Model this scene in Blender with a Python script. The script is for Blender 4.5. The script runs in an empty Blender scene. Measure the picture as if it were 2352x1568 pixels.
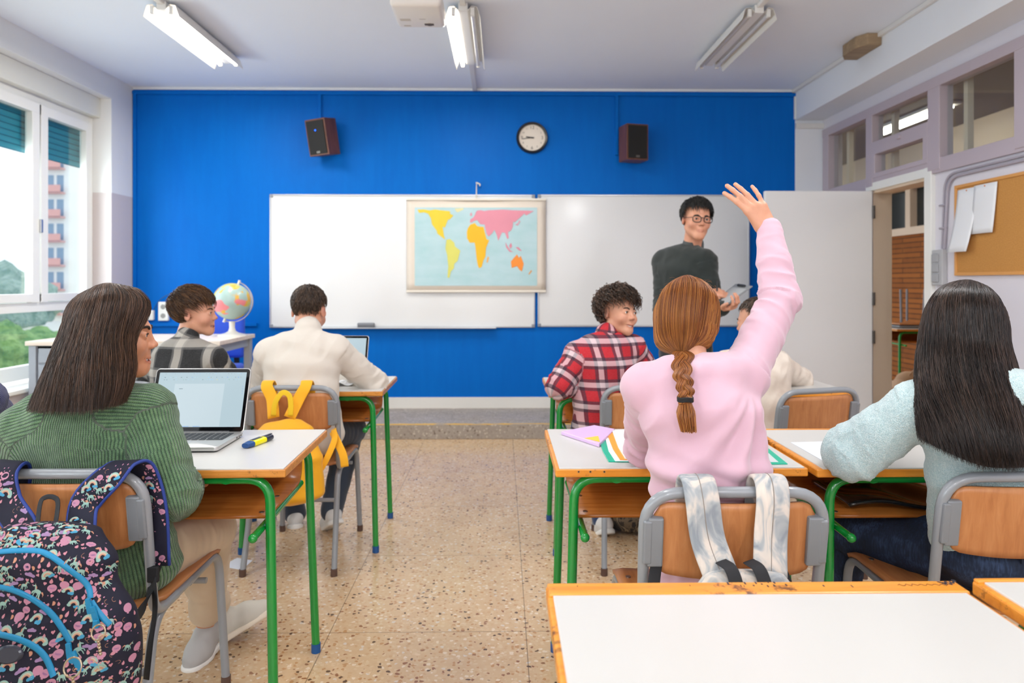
import bpy, bmesh, math, random
import numpy as np
from mathutils import Vector, Matrix
from mathutils.bvhtree import BVHTree
random.seed(7)
SC = bpy.context.scene
COL = SC.collection
R = math.radians
# ------------------------------------------------------------------ camera, world, lights, exposure
YAW = 0.0143
CH = 1.25          # eye height
FPX = 1600.0       # focal length for a 2352 px wide frame
HOR = 648.0
cd = bpy.data.cameras.new('camera'); cam = bpy.data.objects.new('camera', cd); COL.objects.link(cam)
cd.sensor_width = 36.0; cd.lens = 36.0 * FPX / 2352.0
cd.shift_y = -(784.0 - HOR) / 2352.0
cd.clip_start = 0.05; cd.clip_end = 300
cam.location = (0, 0, CH); cam.rotation_euler = (math.pi / 2, 0, -YAW)
cd.dof.use_dof = True; cd.dof.focus_distance = 1.75; cd.dof.aperture_fstop = 4.0
SC.camera = cam
SC.view_settings.view_transform = 'Standard'; SC.view_settings.look = 'None'
SC.view_settings.gamma = 1.0; SC.view_settings.exposure = 0.12
try: SC.view_settings.use_curve_mapping = False
except Exception: pass
W = bpy.data.worlds.new('sky'); SC.world = W; W.use_nodes = True
nt = W.node_tree; bg = nt.nodes['Background']
bg.inputs['Color'].default_value = (0.93, 0.96, 1.0, 1); bg.inputs['Strength'].default_value = 1.6

def area(name, loc, rot, sx, sy, power, col=(1, 1, 1), spread=180):
    l = bpy.data.lights.new(name, 'AREA'); l.shape = 'RECTANGLE'; l.size = sx; l.size_y = sy
    l.energy = power; l.color = col; l.spread = R(spread)
    o = bpy.data.objects.new(name, l); COL.objects.link(o); o.location = loc; o.rotation_euler = rot
    return o
# daylight entering through the row of windows in the left wall
for yy, pw in ((4.35, 78), (0.7, 42), (-2.4, 200)):
    area('window_daylight', (-4.0, yy, 1.95), (0, -math.pi / 2, 0), 1.9, 2.0, pw, (0.90, 0.95, 1.0))
# unseen area lights added near the ceiling to fill the room, without fittings
for xx, yy, pw in ((-2.05, 1.7, 20), (-0.2, 1.9, 16), (1.6, 2.1, 26), (-2.05, -2.6, 44), (-0.2, -2.6, 56), (1.6, -2.6, 62)):
    area('room_fill_light', (xx, yy, 2.84), (0, 0, 0), 0.25, 1.2, pw, (0.98, 0.985, 1.0))
area('corridor_light', (4.2, 5.2, 2.6), (0, 0, 0), 0.5, 3.0, 14, (1.0, 0.86, 0.66))

# ------------------------------------------------------------------ pixel of the photograph -> point of the room
def P(px, py, d):
    xc = (px - 1176.0) / FPX * d; z = CH - (py - HOR) / FPX * d
    c, s = math.cos(YAW), math.sin(YAW)
    return Vector((xc * c + d * s, d * c - xc * s, z))
def ray(px, py):
    return P(px, py, 1.0) - Vector((0, 0, CH))
def at_x(px, py, X):
    r = ray(px, py); t = X / r.x; return Vector((0, 0, CH)) + r * t
def at_y(px, py, Y):
    r = ray(px, py); t = Y / r.y; return Vector((0, 0, CH)) + r * t
def at_z(px, py, Z):
    r = ray(px, py); t = (Z - CH) / r.z; return Vector((0, 0, CH)) + r * t

# ------------------------------------------------------------------ materials
MATS = {}
def srgb(h):
    if isinstance(h, str):
        h = h.lstrip('#'); v = [int(h[i:i + 2], 16) / 255 for i in (0, 2, 4)]
        return tuple((c / 12.92 if c <= 0.04045 else ((c + 0.055) / 1.055) ** 2.4) for c in v)
    return tuple(h)
class NT:
    def __init__(s, name):
        s.m = bpy.data.materials.new(name); s.m.use_nodes = True; s.t = s.m.node_tree
        s.b = s.t.nodes['Principled BSDF']; s.o = s.t.nodes['Material Output']
    def n(s, t, **kw):
        nd = s.t.nodes.new(t)
        for k, v in kw.items():
            if k in nd.inputs: nd.inputs[k].default_value = v
            else: setattr(nd, k, v)
        return nd
    def l(s, a, b): s.t.links.new(a, b)
    def coord(s, kind='Object', scale=(1, 1, 1), rot=(0, 0, 0)):
        tc = s.n('ShaderNodeTexCoord'); mp = s.n('ShaderNodeMapping')
        mp.inputs['Scale'].default_value = scale; mp.inputs['Rotation'].default_value = rot
        s.l(tc.outputs[kind], mp.inputs['Vector']); return mp.outputs['Vector']
    def attr(s, name):
        a = s.n('ShaderNodeAttribute'); a.attribute_name = name; return a
    def noise(s, vec, scale, detail=3, rough=0.5, dist=0.0):
        nd = s.n('ShaderNodeTexNoise'); nd.inputs['Scale'].default_value = scale
        nd.inputs['Detail'].default_value = detail; nd.inputs['Roughness'].default_value = rough
        nd.inputs['Distortion'].default_value = dist
        if vec is not None: s.l(vec, nd.inputs['Vector'])
        return nd.outputs['Fac']
    def ramp(s, fac, stops, interp='LINEAR'):
        nd = s.n('ShaderNodeValToRGB'); cr = nd.color_ramp; cr.interpolation = interp
        while len(cr.elements) < len(stops): cr.elements.new(0.5)
        for e, (p, c) in zip(cr.elements, stops):
            e.position = p; c = srgb(c); e.color = (c[0], c[1], c[2], 1)
        s.l(fac, nd.inputs['Fac']); return nd.outputs['Color']
    def math(s, op, a, b=None, c=None):
        nd = s.n('ShaderNodeMath', operation=op)
        for i, v in enumerate((a, b, c)):
            if v is None: continue
            if isinstance(v, (int, float)): nd.inputs[i].default_value = v
            else: s.l(v, nd.inputs[i])
        return nd.outputs[0]
    def mix(s, f, a, b, mode='MIX'):
        nd = s.n('ShaderNodeMix', data_type='RGBA', blend_type=mode)
        for i, v in ((0, f), (6, a), (7, b)):
            if isinstance(v, (int, float)): nd.inputs[i].default_value = v
            elif isinstance(v, (tuple, str)): c = srgb(v); nd.inputs[i].default_value = (c[0], c[1], c[2], 1)
            else: s.l(v, nd.inputs[i])
        return nd.outputs[2]
    def bump(s, h, strength=0.3, dist=0.002, prev=None):
        nd = s.n('ShaderNodeBump'); nd.inputs['Strength'].default_value = strength
        nd.inputs['Distance'].default_value = dist; s.l(h, nd.inputs['Height'])
        if prev is not None: s.l(prev, nd.inputs['Normal'])
        s.l(nd.outputs['Normal'], s.b.inputs['Normal']); return nd.outputs['Normal']
    def sep(s, vec):
        nd = s.n('ShaderNodeSeparateXYZ'); s.l(vec, nd.inputs[0]); return nd.outputs
    def comb(s, x, y, z):
        nd = s.n('ShaderNodeCombineXYZ')
        for i, v in enumerate((x, y, z)):
            if isinstance(v, (int, float)): nd.inputs[i].default_value = v
            else: s.l(v, nd.inputs[i])
        return nd.outputs[0]
    def base(s, v):
        if isinstance(v, (tuple, str)): c = srgb(v); s.b.inputs['Base Color'].default_value = (c[0], c[1], c[2], 1)
        else: s.l(v, s.b.inputs['Base Color'])
def M(name, col, rough=0.5, metal=0.0, bumps=None, emit=None, spec=None, var=0.0, coat=0.0, sheen=0.0, alpha=None):
    if name in MATS: return MATS[name]
    t = NT(name); t.base(col); t.b.inputs['Roughness'].default_value = rough; t.b.inputs['Metallic'].default_value = metal
    if spec is not None: t.b.inputs['Specular IOR Level'].default_value = spec
    if coat: t.b.inputs['Coat Weight'].default_value = coat; t.b.inputs['Coat Roughness'].default_value = 0.08
    if sheen: t.b.inputs['Sheen Weight'].default_value = sheen; t.b.inputs['Sheen Roughness'].default_value = 0.4
    if emit: c = srgb(emit[0]); t.b.inputs['Emission Color'].default_value = (*c, 1); t.b.inputs['Emission Strength'].default_value = emit[1]
    if var:
        f = t.noise(t.coord(), 6.0, 4); c = srgb(col)
        t.base(t.mix(f, tuple(x * (1 - var) for x in c), tuple(min(1, x * (1 + var)) for x in c)))
    if bumps: t.bump(t.noise(t.coord(), bumps[0], 4), bumps[1], bumps[2])
    t.m.diffuse_color = (*srgb(col), 1)
    MATS[name] = t.m; return t.m

# ------------------------------------------------------------------ mesh helpers
def mesh_from(name, V, F, mat=None, parent=None, smooth=False, attrs=None, loc=None):
    """V (n,3) array, F list of index tuples or (m,4)/(m,3) array -> linked object"""
    me = bpy.data.meshes.new(name)
    V = np.asarray(V, dtype=np.float32)
    if isinstance(F, np.ndarray):
        k = F.shape[1]; m = F.shape[0]
        me.vertices.add(len(V)); me.vertices.foreach_set('co', V.ravel())
        me.loops.add(m * k); me.loops.foreach_set('vertex_index', F.astype(np.int32).ravel())
        me.polygons.add(m); me.polygons.foreach_set('loop_start', np.arange(0, m * k, k, dtype=np.int32))
        me.polygons.foreach_set('loop_total', np.full(m, k, dtype=np.int32))
        me.update(calc_edges=True); me.validate()
    else:
        me.from_pydata([tuple(v) for v in V], [], [tuple(f) for f in F])
    if smooth: me.polygons.foreach_set('use_smooth', np.ones(len(me.polygons), dtype=bool))
    if attrs:
        for an, (typ, arr) in attrs.items():
            a = me.attributes.new(an, typ, 'POINT')
            a.data.foreach_set({'FLOAT': 'value', 'FLOAT_VECTOR': 'vector', 'FLOAT_COLOR': 'color'}[typ], np.asarray(arr, dtype=np.float32).ravel())
    if mat is not None:
        for m_ in (mat if isinstance(mat, (list, tuple)) else [mat]): me.materials.append(m_)
    o = bpy.data.objects.new(name, me); COL.objects.link(o)
    if parent is not None: o.parent = parent
    if loc is not None: o.location = loc
    return o
class MB:
    """collects shapes (local coordinates) into one mesh"""
    def __init__(s): s.bm = bmesh.new(); s.mi = 0
    def _tag(s, geom):
        for f in geom:
            if isinstance(f, bmesh.types.BMFace): f.material_index = s.mi
    def box(s, x0, x1, y0, y1, z0, z1, bev=0.0, seg=2, mtx=None):
        b = bmesh.new(); bmesh.ops.create_cube(b, size=1)
        bmesh.ops.scale(b, vec=(x1 - x0, y1 - y0, z1 - z0), verts=b.verts)
        bmesh.ops.translate(b, vec=((x0 + x1) / 2, (y0 + y1) / 2, (z0 + z1) / 2), verts=b.verts)
        if bev: bmesh.ops.bevel(b, geom=b.edges[:], offset=bev, segments=seg, profile=0.5, affect='EDGES')
        return s.add(b, mtx)
    def add(s, b, mtx=None):
        if mtx is not None: bmesh.ops.transform(b, matrix=mtx, verts=b.verts)
        for f in b.faces: f.material_index = s.mi
        me = bpy.data.meshes.new('t'); b.to_mesh(me); b.free(); s.bm.from_mesh(me); bpy.data.meshes.remove(me); return s
    def cyl(s, p0, p1, r0, r1=None, n=16, cap=True):
        p0 = Vector(p0); p1 = Vector(p1); r1 = r0 if r1 is None else r1
        b = bmesh.new(); bmesh.ops.create_cone(b, cap_ends=cap, segments=n, radius1=r0, radius2=r1, depth=(p1 - p0).length)
        q = (p1 - p0).to_track_quat('Z', 'Y').to_matrix().to_4x4()
        return s.add(b, Matrix.Translation((p0 + p1) / 2) @ q)
    def sph(s, c, r, sc=(1, 1, 1), n=16, mtx=None):
        b = bmesh.new(); bmesh.ops.create_uvsphere(b, u_segments=n * 2, v_segments=n, radius=r)
        bmesh.ops.scale(b, vec=sc, verts=b.verts)
        if mtx is not None: bmesh.ops.transform(b, matrix=mtx, verts=b.verts)
        return s.add(b, Matrix.Translation(c))
    def tube(s, pts, r, n=12, cap=True, flat=None, up=None, closed=False):
        """round tube (or flat strip: flat=(w,t)) swept along pts"""
        V, F = sweep([Vector(p) for p in pts], r, n, cap, flat, up, closed)
        o = len(s.bm.verts); vs = [s.bm.verts.new(v) for v in V]
        for f in F:
            try: s.bm.faces.new([vs[i] for i in f]).material_index = s.mi
            except ValueError: pass
        return s
    def prism(s, poly, z0, z1, mtx=None, bev=0.0):
        b = bmesh.new(); vs = [b.verts.new((x, y, z0)) for x, y in poly]; f = b.faces.new(vs)
        r = bmesh.ops.extrude_face_region(b, geom=[f])
        bmesh.ops.translate(b, vec=(0, 0, z1 - z0), verts=[g for g in r['geom'] if isinstance(g, bmesh.types.BMVert)])
        bmesh.ops.recalc_face_normals(b, faces=b.faces)
        if bev: bmesh.ops.bevel(b, geom=[e for e in b.edges if e.calc_face_angle(0) > 0.5], offset=bev, segments=2, profile=0.5, affect='EDGES')
        return s.add(b, mtx)
    def lathe(s, prof, n=32, mtx=None):
        b = bmesh.new(); rings = []
        for r_, z in prof:
            if r_ < 1e-6: rings.append([b.verts.new((0, 0, z))])
            else: rings.append([b.verts.new((r_ * math.cos(2 * math.pi * i / n), r_ * math.sin(2 * math.pi * i / n), z)) for i in range(n)])
        for a, c in zip(rings, rings[1:]):
            for i in range(n):
                j = (i + 1) % n
                if len(a) == 1 and len(c) == 1: continue
                if len(a) == 1: b.faces.new((a[0], c[i], c[j]))
                elif len(c) == 1: b.faces.new((a[i], c[0], a[j]))
                else: b.faces.new((a[i], c[i], c[j], a[j]))
        bmesh.ops.recalc_face_normals(b, faces=b.faces)
        return s.add(b, mtx)
    def grid(s, fn, nu, nv):
        vs = [[s.bm.verts.new(fn(i / nu, j / nv)) for j in range(nv + 1)] for i in range(nu + 1)]
        for i in range(nu):
            for j in range(nv): s.bm.faces.new((vs[i][j], vs[i + 1][j], vs[i + 1][j + 1], vs[i][j + 1])).material_index = s.mi
        return s
    def obj(s, name, mat, parent=None, smooth=None, loc=None, rot=None, solid=None, sub=0):
        me = bpy.data.meshes.new(name); s.bm.normal_update(); s.bm.to_mesh(me); s.bm.free()
        for m_ in (mat if isinstance(mat, (list, tuple)) else [mat]): me.materials.append(m_)
        o = bpy.data.objects.new(name, me); COL.objects.link(o)
        if parent is not None: o.parent = parent
        if loc is not None: o.location = loc
        if rot is not None: o.rotation_euler = rot
        if smooth is not None:
            if smooth is True: me.polygons.foreach_set('use_smooth', np.ones(len(me.polygons), dtype=bool))
            else: me.shade_auto(smooth) if hasattr(me, 'shade_auto') else auto_smooth(me, smooth)
        if solid: md = o.modifiers.new('solid', 'SOLIDIFY'); md.thickness = solid; md.offset = 0
        if sub: md = o.modifiers.new('sub', 'SUBSURF'); md.levels = sub; md.render_levels = sub
        return o
def auto_smooth(me, ang):
    me.polygons.foreach_set('use_smooth', np.ones(len(me.polygons), dtype=bool))
    bm = bmesh.new(); bm.from_mesh(me)
    for e in bm.edges:
        if len(e.link_faces) == 2 and e.calc_face_angle(0) > ang: e.smooth = False
    bm.to_mesh(me); bm.free()
def sweep(pts, r, n=12, cap=True, flat=None, up=None, closed=False):
    N = len(pts); V = []; F = []
    tang = []
    for i in range(N):
        if closed: t = pts[(i + 1) % N] - pts[i - 1]
        else: t = pts[min(i + 1, N - 1)] - pts[max(i - 1, 0)]
        tang.append(t.normalized())
    u = Vector(up) if up is not None else (Vector((0, 0, 1)) if abs(tang[0].z) < 0.9 else Vector((0, 1, 0)))
    u = (u - tang[0] * u.dot(tang[0])).normalized()
    rr = r if hasattr(r, '__len__') else [r] * N
    k = 4 if flat else n
    for i in range(N):
        t = tang[i]; base = Vector(up) if up is not None else u
        u = (base - t * base.dot(t)); u = u.normalized() if u.length > 1e-6 else Vector((1, 0, 0)); w = t.cross(u)
        for j in range(k):
            if flat:
                fw, ft = flat; sx, sy = ((-1, -1), (1, -1), (1, 1), (-1, 1))[j]
                V.append(pts[i] + w * (sx * fw / 2) + u * (sy * ft / 2))
            else:
                a = 2 * math.pi * j / n; V.append(pts[i] + (u * math.cos(a) + w * math.sin(a)) * rr[i])
    for i in range(N if closed else N - 1):
        a = i * k; b = ((i + 1) % N) * k
        for j in range(k): F.append((a + j, a + (j + 1) % k, b + (j + 1) % k, b + j))
    if cap and not closed:
        F.append(tuple(range(k))[::-1]); F.append(tuple((N - 1) * k + j for j in range(k)))
    return V, F
def fillet(pts, r, seg=6):
    """round the corners of a polyline"""
    pts = [Vector(p) for p in pts]; out = [pts[0]]
    rs = r if hasattr(r, '__len__') else [r] * (len(pts) - 2)
    for i in range(1, len(pts) - 1):
        a, b, c = pts[i - 1], pts[i], pts[i + 1]; u = (a - b).normalized(); v = (c - b).normalized()
        ang = u.angle(v); rad = rs[i - 1]
        if ang > 3.1 or rad <= 0: out.append(b); continue
        dd = min(rad / math.tan(ang / 2), (a - b).length * 0.49, (c - b).length * 0.49)
        p0 = b + u * dd; p1 = b + v * dd
        for k in range(seg + 1):
            t = k / seg; out.append(p0 * (1 - t) ** 2 + b * 2 * t * (1 - t) + p1 * t ** 2)
    out.append(pts[-1]); return out
def smooth_path(pts, n=6):
    """Catmull-Rom through pts"""
    P_ = [Vector(p) for p in pts]; P_ = [P_[0] * 2 - P_[1]] + P_ + [P_[-1] * 2 - P_[-2]]; out = []
    for i in range(1, len(P_) - 2):
        a, b, c, d = P_[i - 1:i + 3]
        for k in range(n):
            t = k / n; out.append(0.5 * ((2 * b) + (c - a) * t + (2 * a - 5 * b + 4 * c - d) * t * t + (3 * b - a - 3 * c + d) * t ** 3))
    out.append(P_[-2]); return out
def empty(name, loc=(0, 0, 0), rz=0.0, rot=None):
    o = bpy.data.objects.new(name, None); COL.objects.link(o); o.location = loc
    o.rotation_euler = rot if rot is not None else (0, 0, rz); return o
def tag(o, label=None, cat=None, group=None, kind=None):
    for k, v in (('label', label), ('category', cat), ('group', group), ('kind', kind)):
        if v: o[k] = v
    return o
def thing(name, label, cat, loc=(0, 0, 0), rz=0.0, group=None, rot=None):
    return tag(empty(name, loc, rz, rot), label, cat, group)
def copy_tree(o, parent=None):
    c = o.copy(); COL.objects.link(c); c.parent = parent
    for ch in [x for x in SC.objects if x.parent == o]:
        copy_tree(ch, c)
    return c
def struct(o): o['kind'] = 'structure'; return o
def text_mesh(txt, size, font_ext=0.0):
    cu = bpy.data.curves.new('t', 'FONT'); cu.body = txt; cu.size = size; cu.extrude = font_ext; cu.align_x = 'CENTER'; cu.align_y = 'CENTER'
    cu.resolution_u = 3
    o = bpy.data.objects.new('t', cu); COL.objects.link(o); dg = bpy.context.evaluated_depsgraph_get()
    me = bpy.data.meshes.new_from_object(o.evaluated_get(dg)); bpy.data.objects.remove(o); bpy.data.curves.remove(cu)
    return me
# ------------------------------------------------------------------ surface materials
def m_blue():
    t = NT('blue_wall_paint'); v = t.coord(scale=(1, 1, 0.35))
    f = t.noise(v, 3.0, 5, 0.6, 0.4); f2 = t.noise(t.coord(scale=(6, 1, 0.5)), 4, 4)
    c = t.mix(f, '#0060bd', '#0072cf'); c = t.mix(t.math('MULTIPLY', f2, 0.35), c, '#0053aa')
    t.base(c); t.b.inputs['Roughness'].default_value = 0.5; t.b.inputs['Specular IOR Level'].default_value = 0.10
    t.bump(t.noise(t.coord(), 25, 5), 0.25, 0.004); return t.m
def m_wall(name, ca, cb=None, split=None):
    t = NT(name); f = t.noise(t.coord(), 2.2, 4)
    c1 = t.mix(t.math('MULTIPLY', f, 0.5), ca, tuple(x * 0.93 for x in srgb(ca)))
    if cb:
        z = t.sep(t.coord())[2]; s = t.math('LESS_THAN', z, split)
        c1 = t.mix(s, c1, cb)
    t.base(c1); t.b.inputs['Roughness'].default_value = 0.6
    t.bump(t.noise(t.coord(), 60, 3), 0.12, 0.002); return t.m
def m_terrazzo(name, pal, tile=None, rough=0.16, scale=1.0):
    t = NT(name); v = t.coord()
    v1 = t.n('ShaderNodeTexVoronoi', feature='F1'); v1.inputs['Scale'].default_value = 85 * scale; t.l(v, v1.inputs['Vector'])
    wr = t.n('ShaderNodeTexNoise'); wr.inputs['Scale'].default_value = 60 * scale; t.l(v, wr.inputs['Vector'])
    mv = t.n('ShaderNodeVectorMath', operation='SCALE'); t.l(wr.outputs['Color'], mv.inputs[0]); mv.inputs['Scale'].default_value = 0.018 / scale
    av = t.n('ShaderNodeVectorMath', operation='ADD'); t.l(v, av.inputs[0]); t.l(mv.outputs[0], av.inputs[1])
    v2 = t.n('ShaderNodeTexVoronoi', feature='F1'); v2.inputs['Scale'].default_value = 62 * scale; t.l(av.outputs[0], v2.inputs['Vector'])
    rnd = t.sep(v2.outputs['Color'])[0]
    chip = t.ramp(rnd, pal, 'CONSTANT')
    edge = t.math('GREATER_THAN', v2.outputs['Distance'], 0.40)
    grout = t.mix(t.noise(v, 40 * scale, 4), pal[0][1], pal[1][1])
    c = t.mix(edge, chip, grout)
    big = t.noise(v, 1.1, 3); c = t.mix(t.math('MULTIPLY', big, 0.30), c, '#a98f75')
    if tile:
        s = t.sep(v)
        def line(co, off):
            m = t.math('FRACT', t.math('DIVIDE', t.math('SUBTRACT', co, off), tile)); return t.math('LESS_THAN', m, 0.0045)
        ln = t.math('MAXIMUM', line(s[0], FX0 - 7), line(s[1], FY0 - 7))
        c = t.mix(t.math('MULTIPLY', ln, 0.65), c, '#4a3a2c')
    t.base(c); t.l(t.ramp(t.noise(v, 5, 4), [(0.3, (rough,) * 3), (0.75, (rough * 2.1,) * 3)]), t.b.inputs['Roughness'])
    return t.m
_g = at_z(1207, 1450, 0.0); TILE = 0.7
FX0 = _g.x; FY0 = _g.y
m_floor = m_terrazzo('terrazzo_floor', [(0, '#d3b896'), (0.30, '#c5a27a'), (0.50, '#e2cfb6'), (0.66, '#b58759'), (0.80, '#865535'), (0.88, '#d4c9bb'), (0.94, '#432b1d')], TILE)
m_step = m_terrazzo('terrazzo_step', [(0, '#a9a29a'), (0.3, '#968f88'), (0.5, '#c0b9b0'), (0.7, '#857d76'), (0.85, '#c9c2b8'), (0.93, '#6b625b')], None, 0.35, 0.8)
m_bluep = m_blue()
m_ceil = m_wall('ceiling_paint', '#eef4fe')
m_left = m_wall('left_wall_paint', '#e9eaea', '#cfc6c6', 2.01)
m_white = m_wall('white_wall_paint', '#eceff5')
m_lilacw = m_wall('lilac_white_wall_paint', '#dedbe4')
m_lilac = M('lilac_frame_paint', '#b9adb6', 0.45, bumps=(40, 0.1, 0.002))
m_pvc = M('white_window_frame', '#eeeeea', 0.3)
m_cream = M('cream_wood_paint', '#e8d4bd', 0.4)
m_doorw = M('door_white', '#eeeff1', 0.28)
m_alu = M('aluminium', '#b9bcc0', 0.3, 0.8)
m_glass = None
def glass():
    t = NT('window_glass'); tr = t.n('ShaderNodeBsdfTransparent'); gl = t.n('ShaderNodeBsdfGlossy'); gl.inputs['Roughness'].default_value = 0.02
    mx = t.n('ShaderNodeMixShader'); mx.inputs[0].default_value = 0.06
    tr.inputs[0].default_value = (0.93, 0.97, 0.97, 1)
    t.l(tr.outputs[0], mx.inputs[1]); t.l(gl.outputs[0], mx.inputs[2]); t.l(mx.outputs[0], t.o.inputs['Surface'])
    t.t.nodes.remove(t.b); return t.m
m_glass = glass()
# ------------------------------------------------------------------ room shell
LX, RX, BX, FY, BY, CZ, BZ = -3.31, 2.92, 2.665, 6.3, -3.6, 3.0, 2.72
def sbox(name, mat, *boxes, bev=0.0, parent=None):
    b = MB()
    for q in boxes: b.box(*q, bev=bev)
    return struct(b.obj(name, mat, parent))
sbox('floor', m_floor, (LX - 0.3, 5.6, BY - 0.2, 12.0, -0.1, 0))
sbox('ceiling', m_ceil, (LX - 0.3, RX + 0.15, BY - 0.2, FY + 0.2, CZ, CZ + 0.1))
sbox('wall_front', m_bluep, (LX, BX, FY, FY + 0.15, 0, CZ - 0.02))
sbox('trim_1', m_white, (LX, BX, FY - 0.004, FY + 0.1, CZ - 0.022, CZ))
sbox('wall_front_end', m_white, (BX, RX + 0.15, FY, FY + 0.15, 0, CZ))
sbox('wall_back', m_white, (LX, RX + 0.15, BY - 0.15, BY, 0, CZ))
ops = [(2.72, 5.952), (-0.95, 2.38), (-3.3, -1.3)]
bx = [(LX - 0.26, LX, BY - 0.15, FY + 0.15, 0, 0.50), (LX - 0.26, LX, BY - 0.15, FY + 0.15, 2.805, CZ)]
ys = [BY - 0.15] + [v for o_ in sorted(ops) for v in o_] + [FY + 0.15]
for i in range(0, len(ys), 2): bx.append((LX - 0.26, LX, ys[i], ys[i + 1], 0.50, 2.805))
sbox('wall_left', m_left, *bx)
# windows in the left wall
m_shut = NT('shutter_slats')
_z = m_shut.sep(m_shut.coord())[2]; _f = m_shut.math('FRACT', m_shut.math('DIVIDE', _z, 0.045))
m_shut.base(m_shut.ramp(_f, [(0, '#0f4450'), (0.12, '#2f8696'), (0.8, '#3d93a2'), (1, '#0f4450')])); m_shut.b.inputs['Roughness'].default_value = 0.5
m_shut.bump(m_shut.math('PINGPONG', _f, 0.5), 0.8, 0.01); m_shut = m_shut.m
for wi, (y0, y1) in enumerate(sorted(ops, reverse=True)):
    fx = LX - 0.16
    w = struct(empty('window_%d' % (wi + 1), (fx, y0, 0.5)))
    b = MB(); L = y1 - y0
    eps = [0.0]
    def fb(a0, a1, z0, z1, dx0=-0.05, dx1=0.0, bev=0.003):
        eps[0] += 0.0004; b.box(dx0 - eps[0], dx1 + eps[0], a0, a1, z0 - 0.5, z1 - 0.5, bev)
    fb(0, L, 2.56, 2.66); fb(0, L, 1.03, 1.10); fb(0, L, 0.545, 0.645); fb(0, 0.06, 0.55, 2.66); fb(L - 0.06, L, 0.55, 2.66)
    ends = []; e = L - 0.03
    while e - 0.665 > 0: ends.append((e - 0.665, e)); e -= 0.665
    for a0, a1 in ends:
        for q in ((a0 + 0.01, a0 + 0.09, 1.10, 2.58), (a1 - 0.09, a1 - 0.01, 1.10, 2.58), (a0 + 0.01, a1 - 0.01, 1.105, 1.165), (a0 + 0.01, a1 - 0.01, 2.505, 2.58)):
            fb(*q, dx0=-0.03, dx1=0.018)
    for a0, a1 in ends[1::2]: fb(a0 - 0.02, a0 + 0.02, 0.55, 1.05)
    b.obj('window_frame', m_pvc, w)
    b = MB(); b.box(-0.022, -0.018, 0.03, L - 0.03, 0.10, 2.1); b.obj('glass_pane', m_glass, w)
    b = MB(); b.box(-0.09, -0.075, 0.05, L - 0.05, 2.21 - 0.5, 2.62 - 0.5); b.obj('roller_shutter', m_shut, w)
    b = MB(); b.box(0.0, 0.07, 0.0, L, 2.64 - 0.5, 2.805 - 0.5, 0.006); b.obj('shutter_box', M('shutter_box_cream', '#e2e2da', 0.45), w)
    b = MB(); b.box(-0.14, 0.19, 0.0, L, -0.012, 0.018, 0.005); b.obj('window_sill', m_pvc, w)
    if wi == 0:
        b = MB(); b.box(0.02, 0.04, L - 0.715, L - 0.69, 1.62 - 0.5, 1.72 - 0.5, 0.004); b.obj('window_handle', m_alu, w)
# step along the front wall
sbox('trim_2', m_step, (LX, RX, 5.556, FY, 0, 0.115), bev=0.004)
m_yel = NT('worn_yellow_line'); m_yel.base(m_yel.ramp(m_yel.noise(m_yel.coord(scale=(1, 6, 1)), 7, 5), [(0.42, '#a39b90'), (0.52, '#e6b43c')])); m_yel = m_yel.m
sbox('trim_3', m_yel, (LX, 2.0, 5.557, 5.60, 0.1149, 0.117))
sbox('baseboard_front', M('white_baseboard', '#e2dfda', 0.5, bumps=(9, 0.2, 0.004)), (LX, BX, FY - 0.012, FY, 0.115, 0.213))
# beam and right wall
sbox('trim_4', m_white, (BX, RX + 0.15, BY, FY, BZ, CZ))
Y1, Y2 = 4.713, 5.444
sbox('wall_right', m_lilacw, (RX, RX + 0.15, BY, Y1, 0, 1.99), (RX, RX + 0.15, BY, 1.2, 1.99, BZ), (RX, RX + 0.15, 1.2, FY, 2.62, BZ),
     (RX, RX + 0.15, 6.24, FY, 0, 2.62), (RX, RX + 0.15, Y2, 6.24, 0, 1.99))
# lilac transom window band
w = struct(empty('window_4', (RX, 0, 2.0)))
b = MB()
eps = [0.0]
def fr(y0, y1, z0, z1, dx0=-0.02, dx1=0.05, bv=0.003):
    eps[0] += 0.0004; b.box(dx0 - eps[0], dx1 + eps[0], y0, y1, z0 - 2.0, z1 - 2.0, bv)
fr(1.2, 6.24, 2.55, 2.62, -0.035, 0.06); fr(1.2, 6.24, 1.98, 2.075, -0.025, 0.06)
for ya, yb in ((6.13, 6.24), (5.40, 5.495), (4.56, 4.69), (3.80, 3.89), (3.0, 3.09), (1.2, 1.3)): fr(ya, yb, 2.0, 2.6, -0.03, 0.06)
fr(4.69, 5.40, 2.24, 2.34, -0.03, 0.05); fr(4.69, 4.745, 2.07, 2.3, -0.028, 0.05); fr(5.36, 5.40, 2.07, 2.3, -0.028, 0.05); fr(4.69, 5.40, 2.06, 2.095, -0.028, 0.05)
fr(5.0, 5.04, 2.29, 2.315, -0.045, -0.02)
b.obj('window_frame', m_lilac, w)
b = MB(); b.box(0.02, 0.024, 1.25, 6.2, 0.04, 0.58); b.obj('glass_pane', m_glass, w)
b = MB()
for ya in (6.02, 5.32, 4.47, 3.72): b.box(0.11, 0.15, ya + 0.02, ya + 0.06, 0.04, 0.6)
b.obj('cream_post', m_cream, w)
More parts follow.
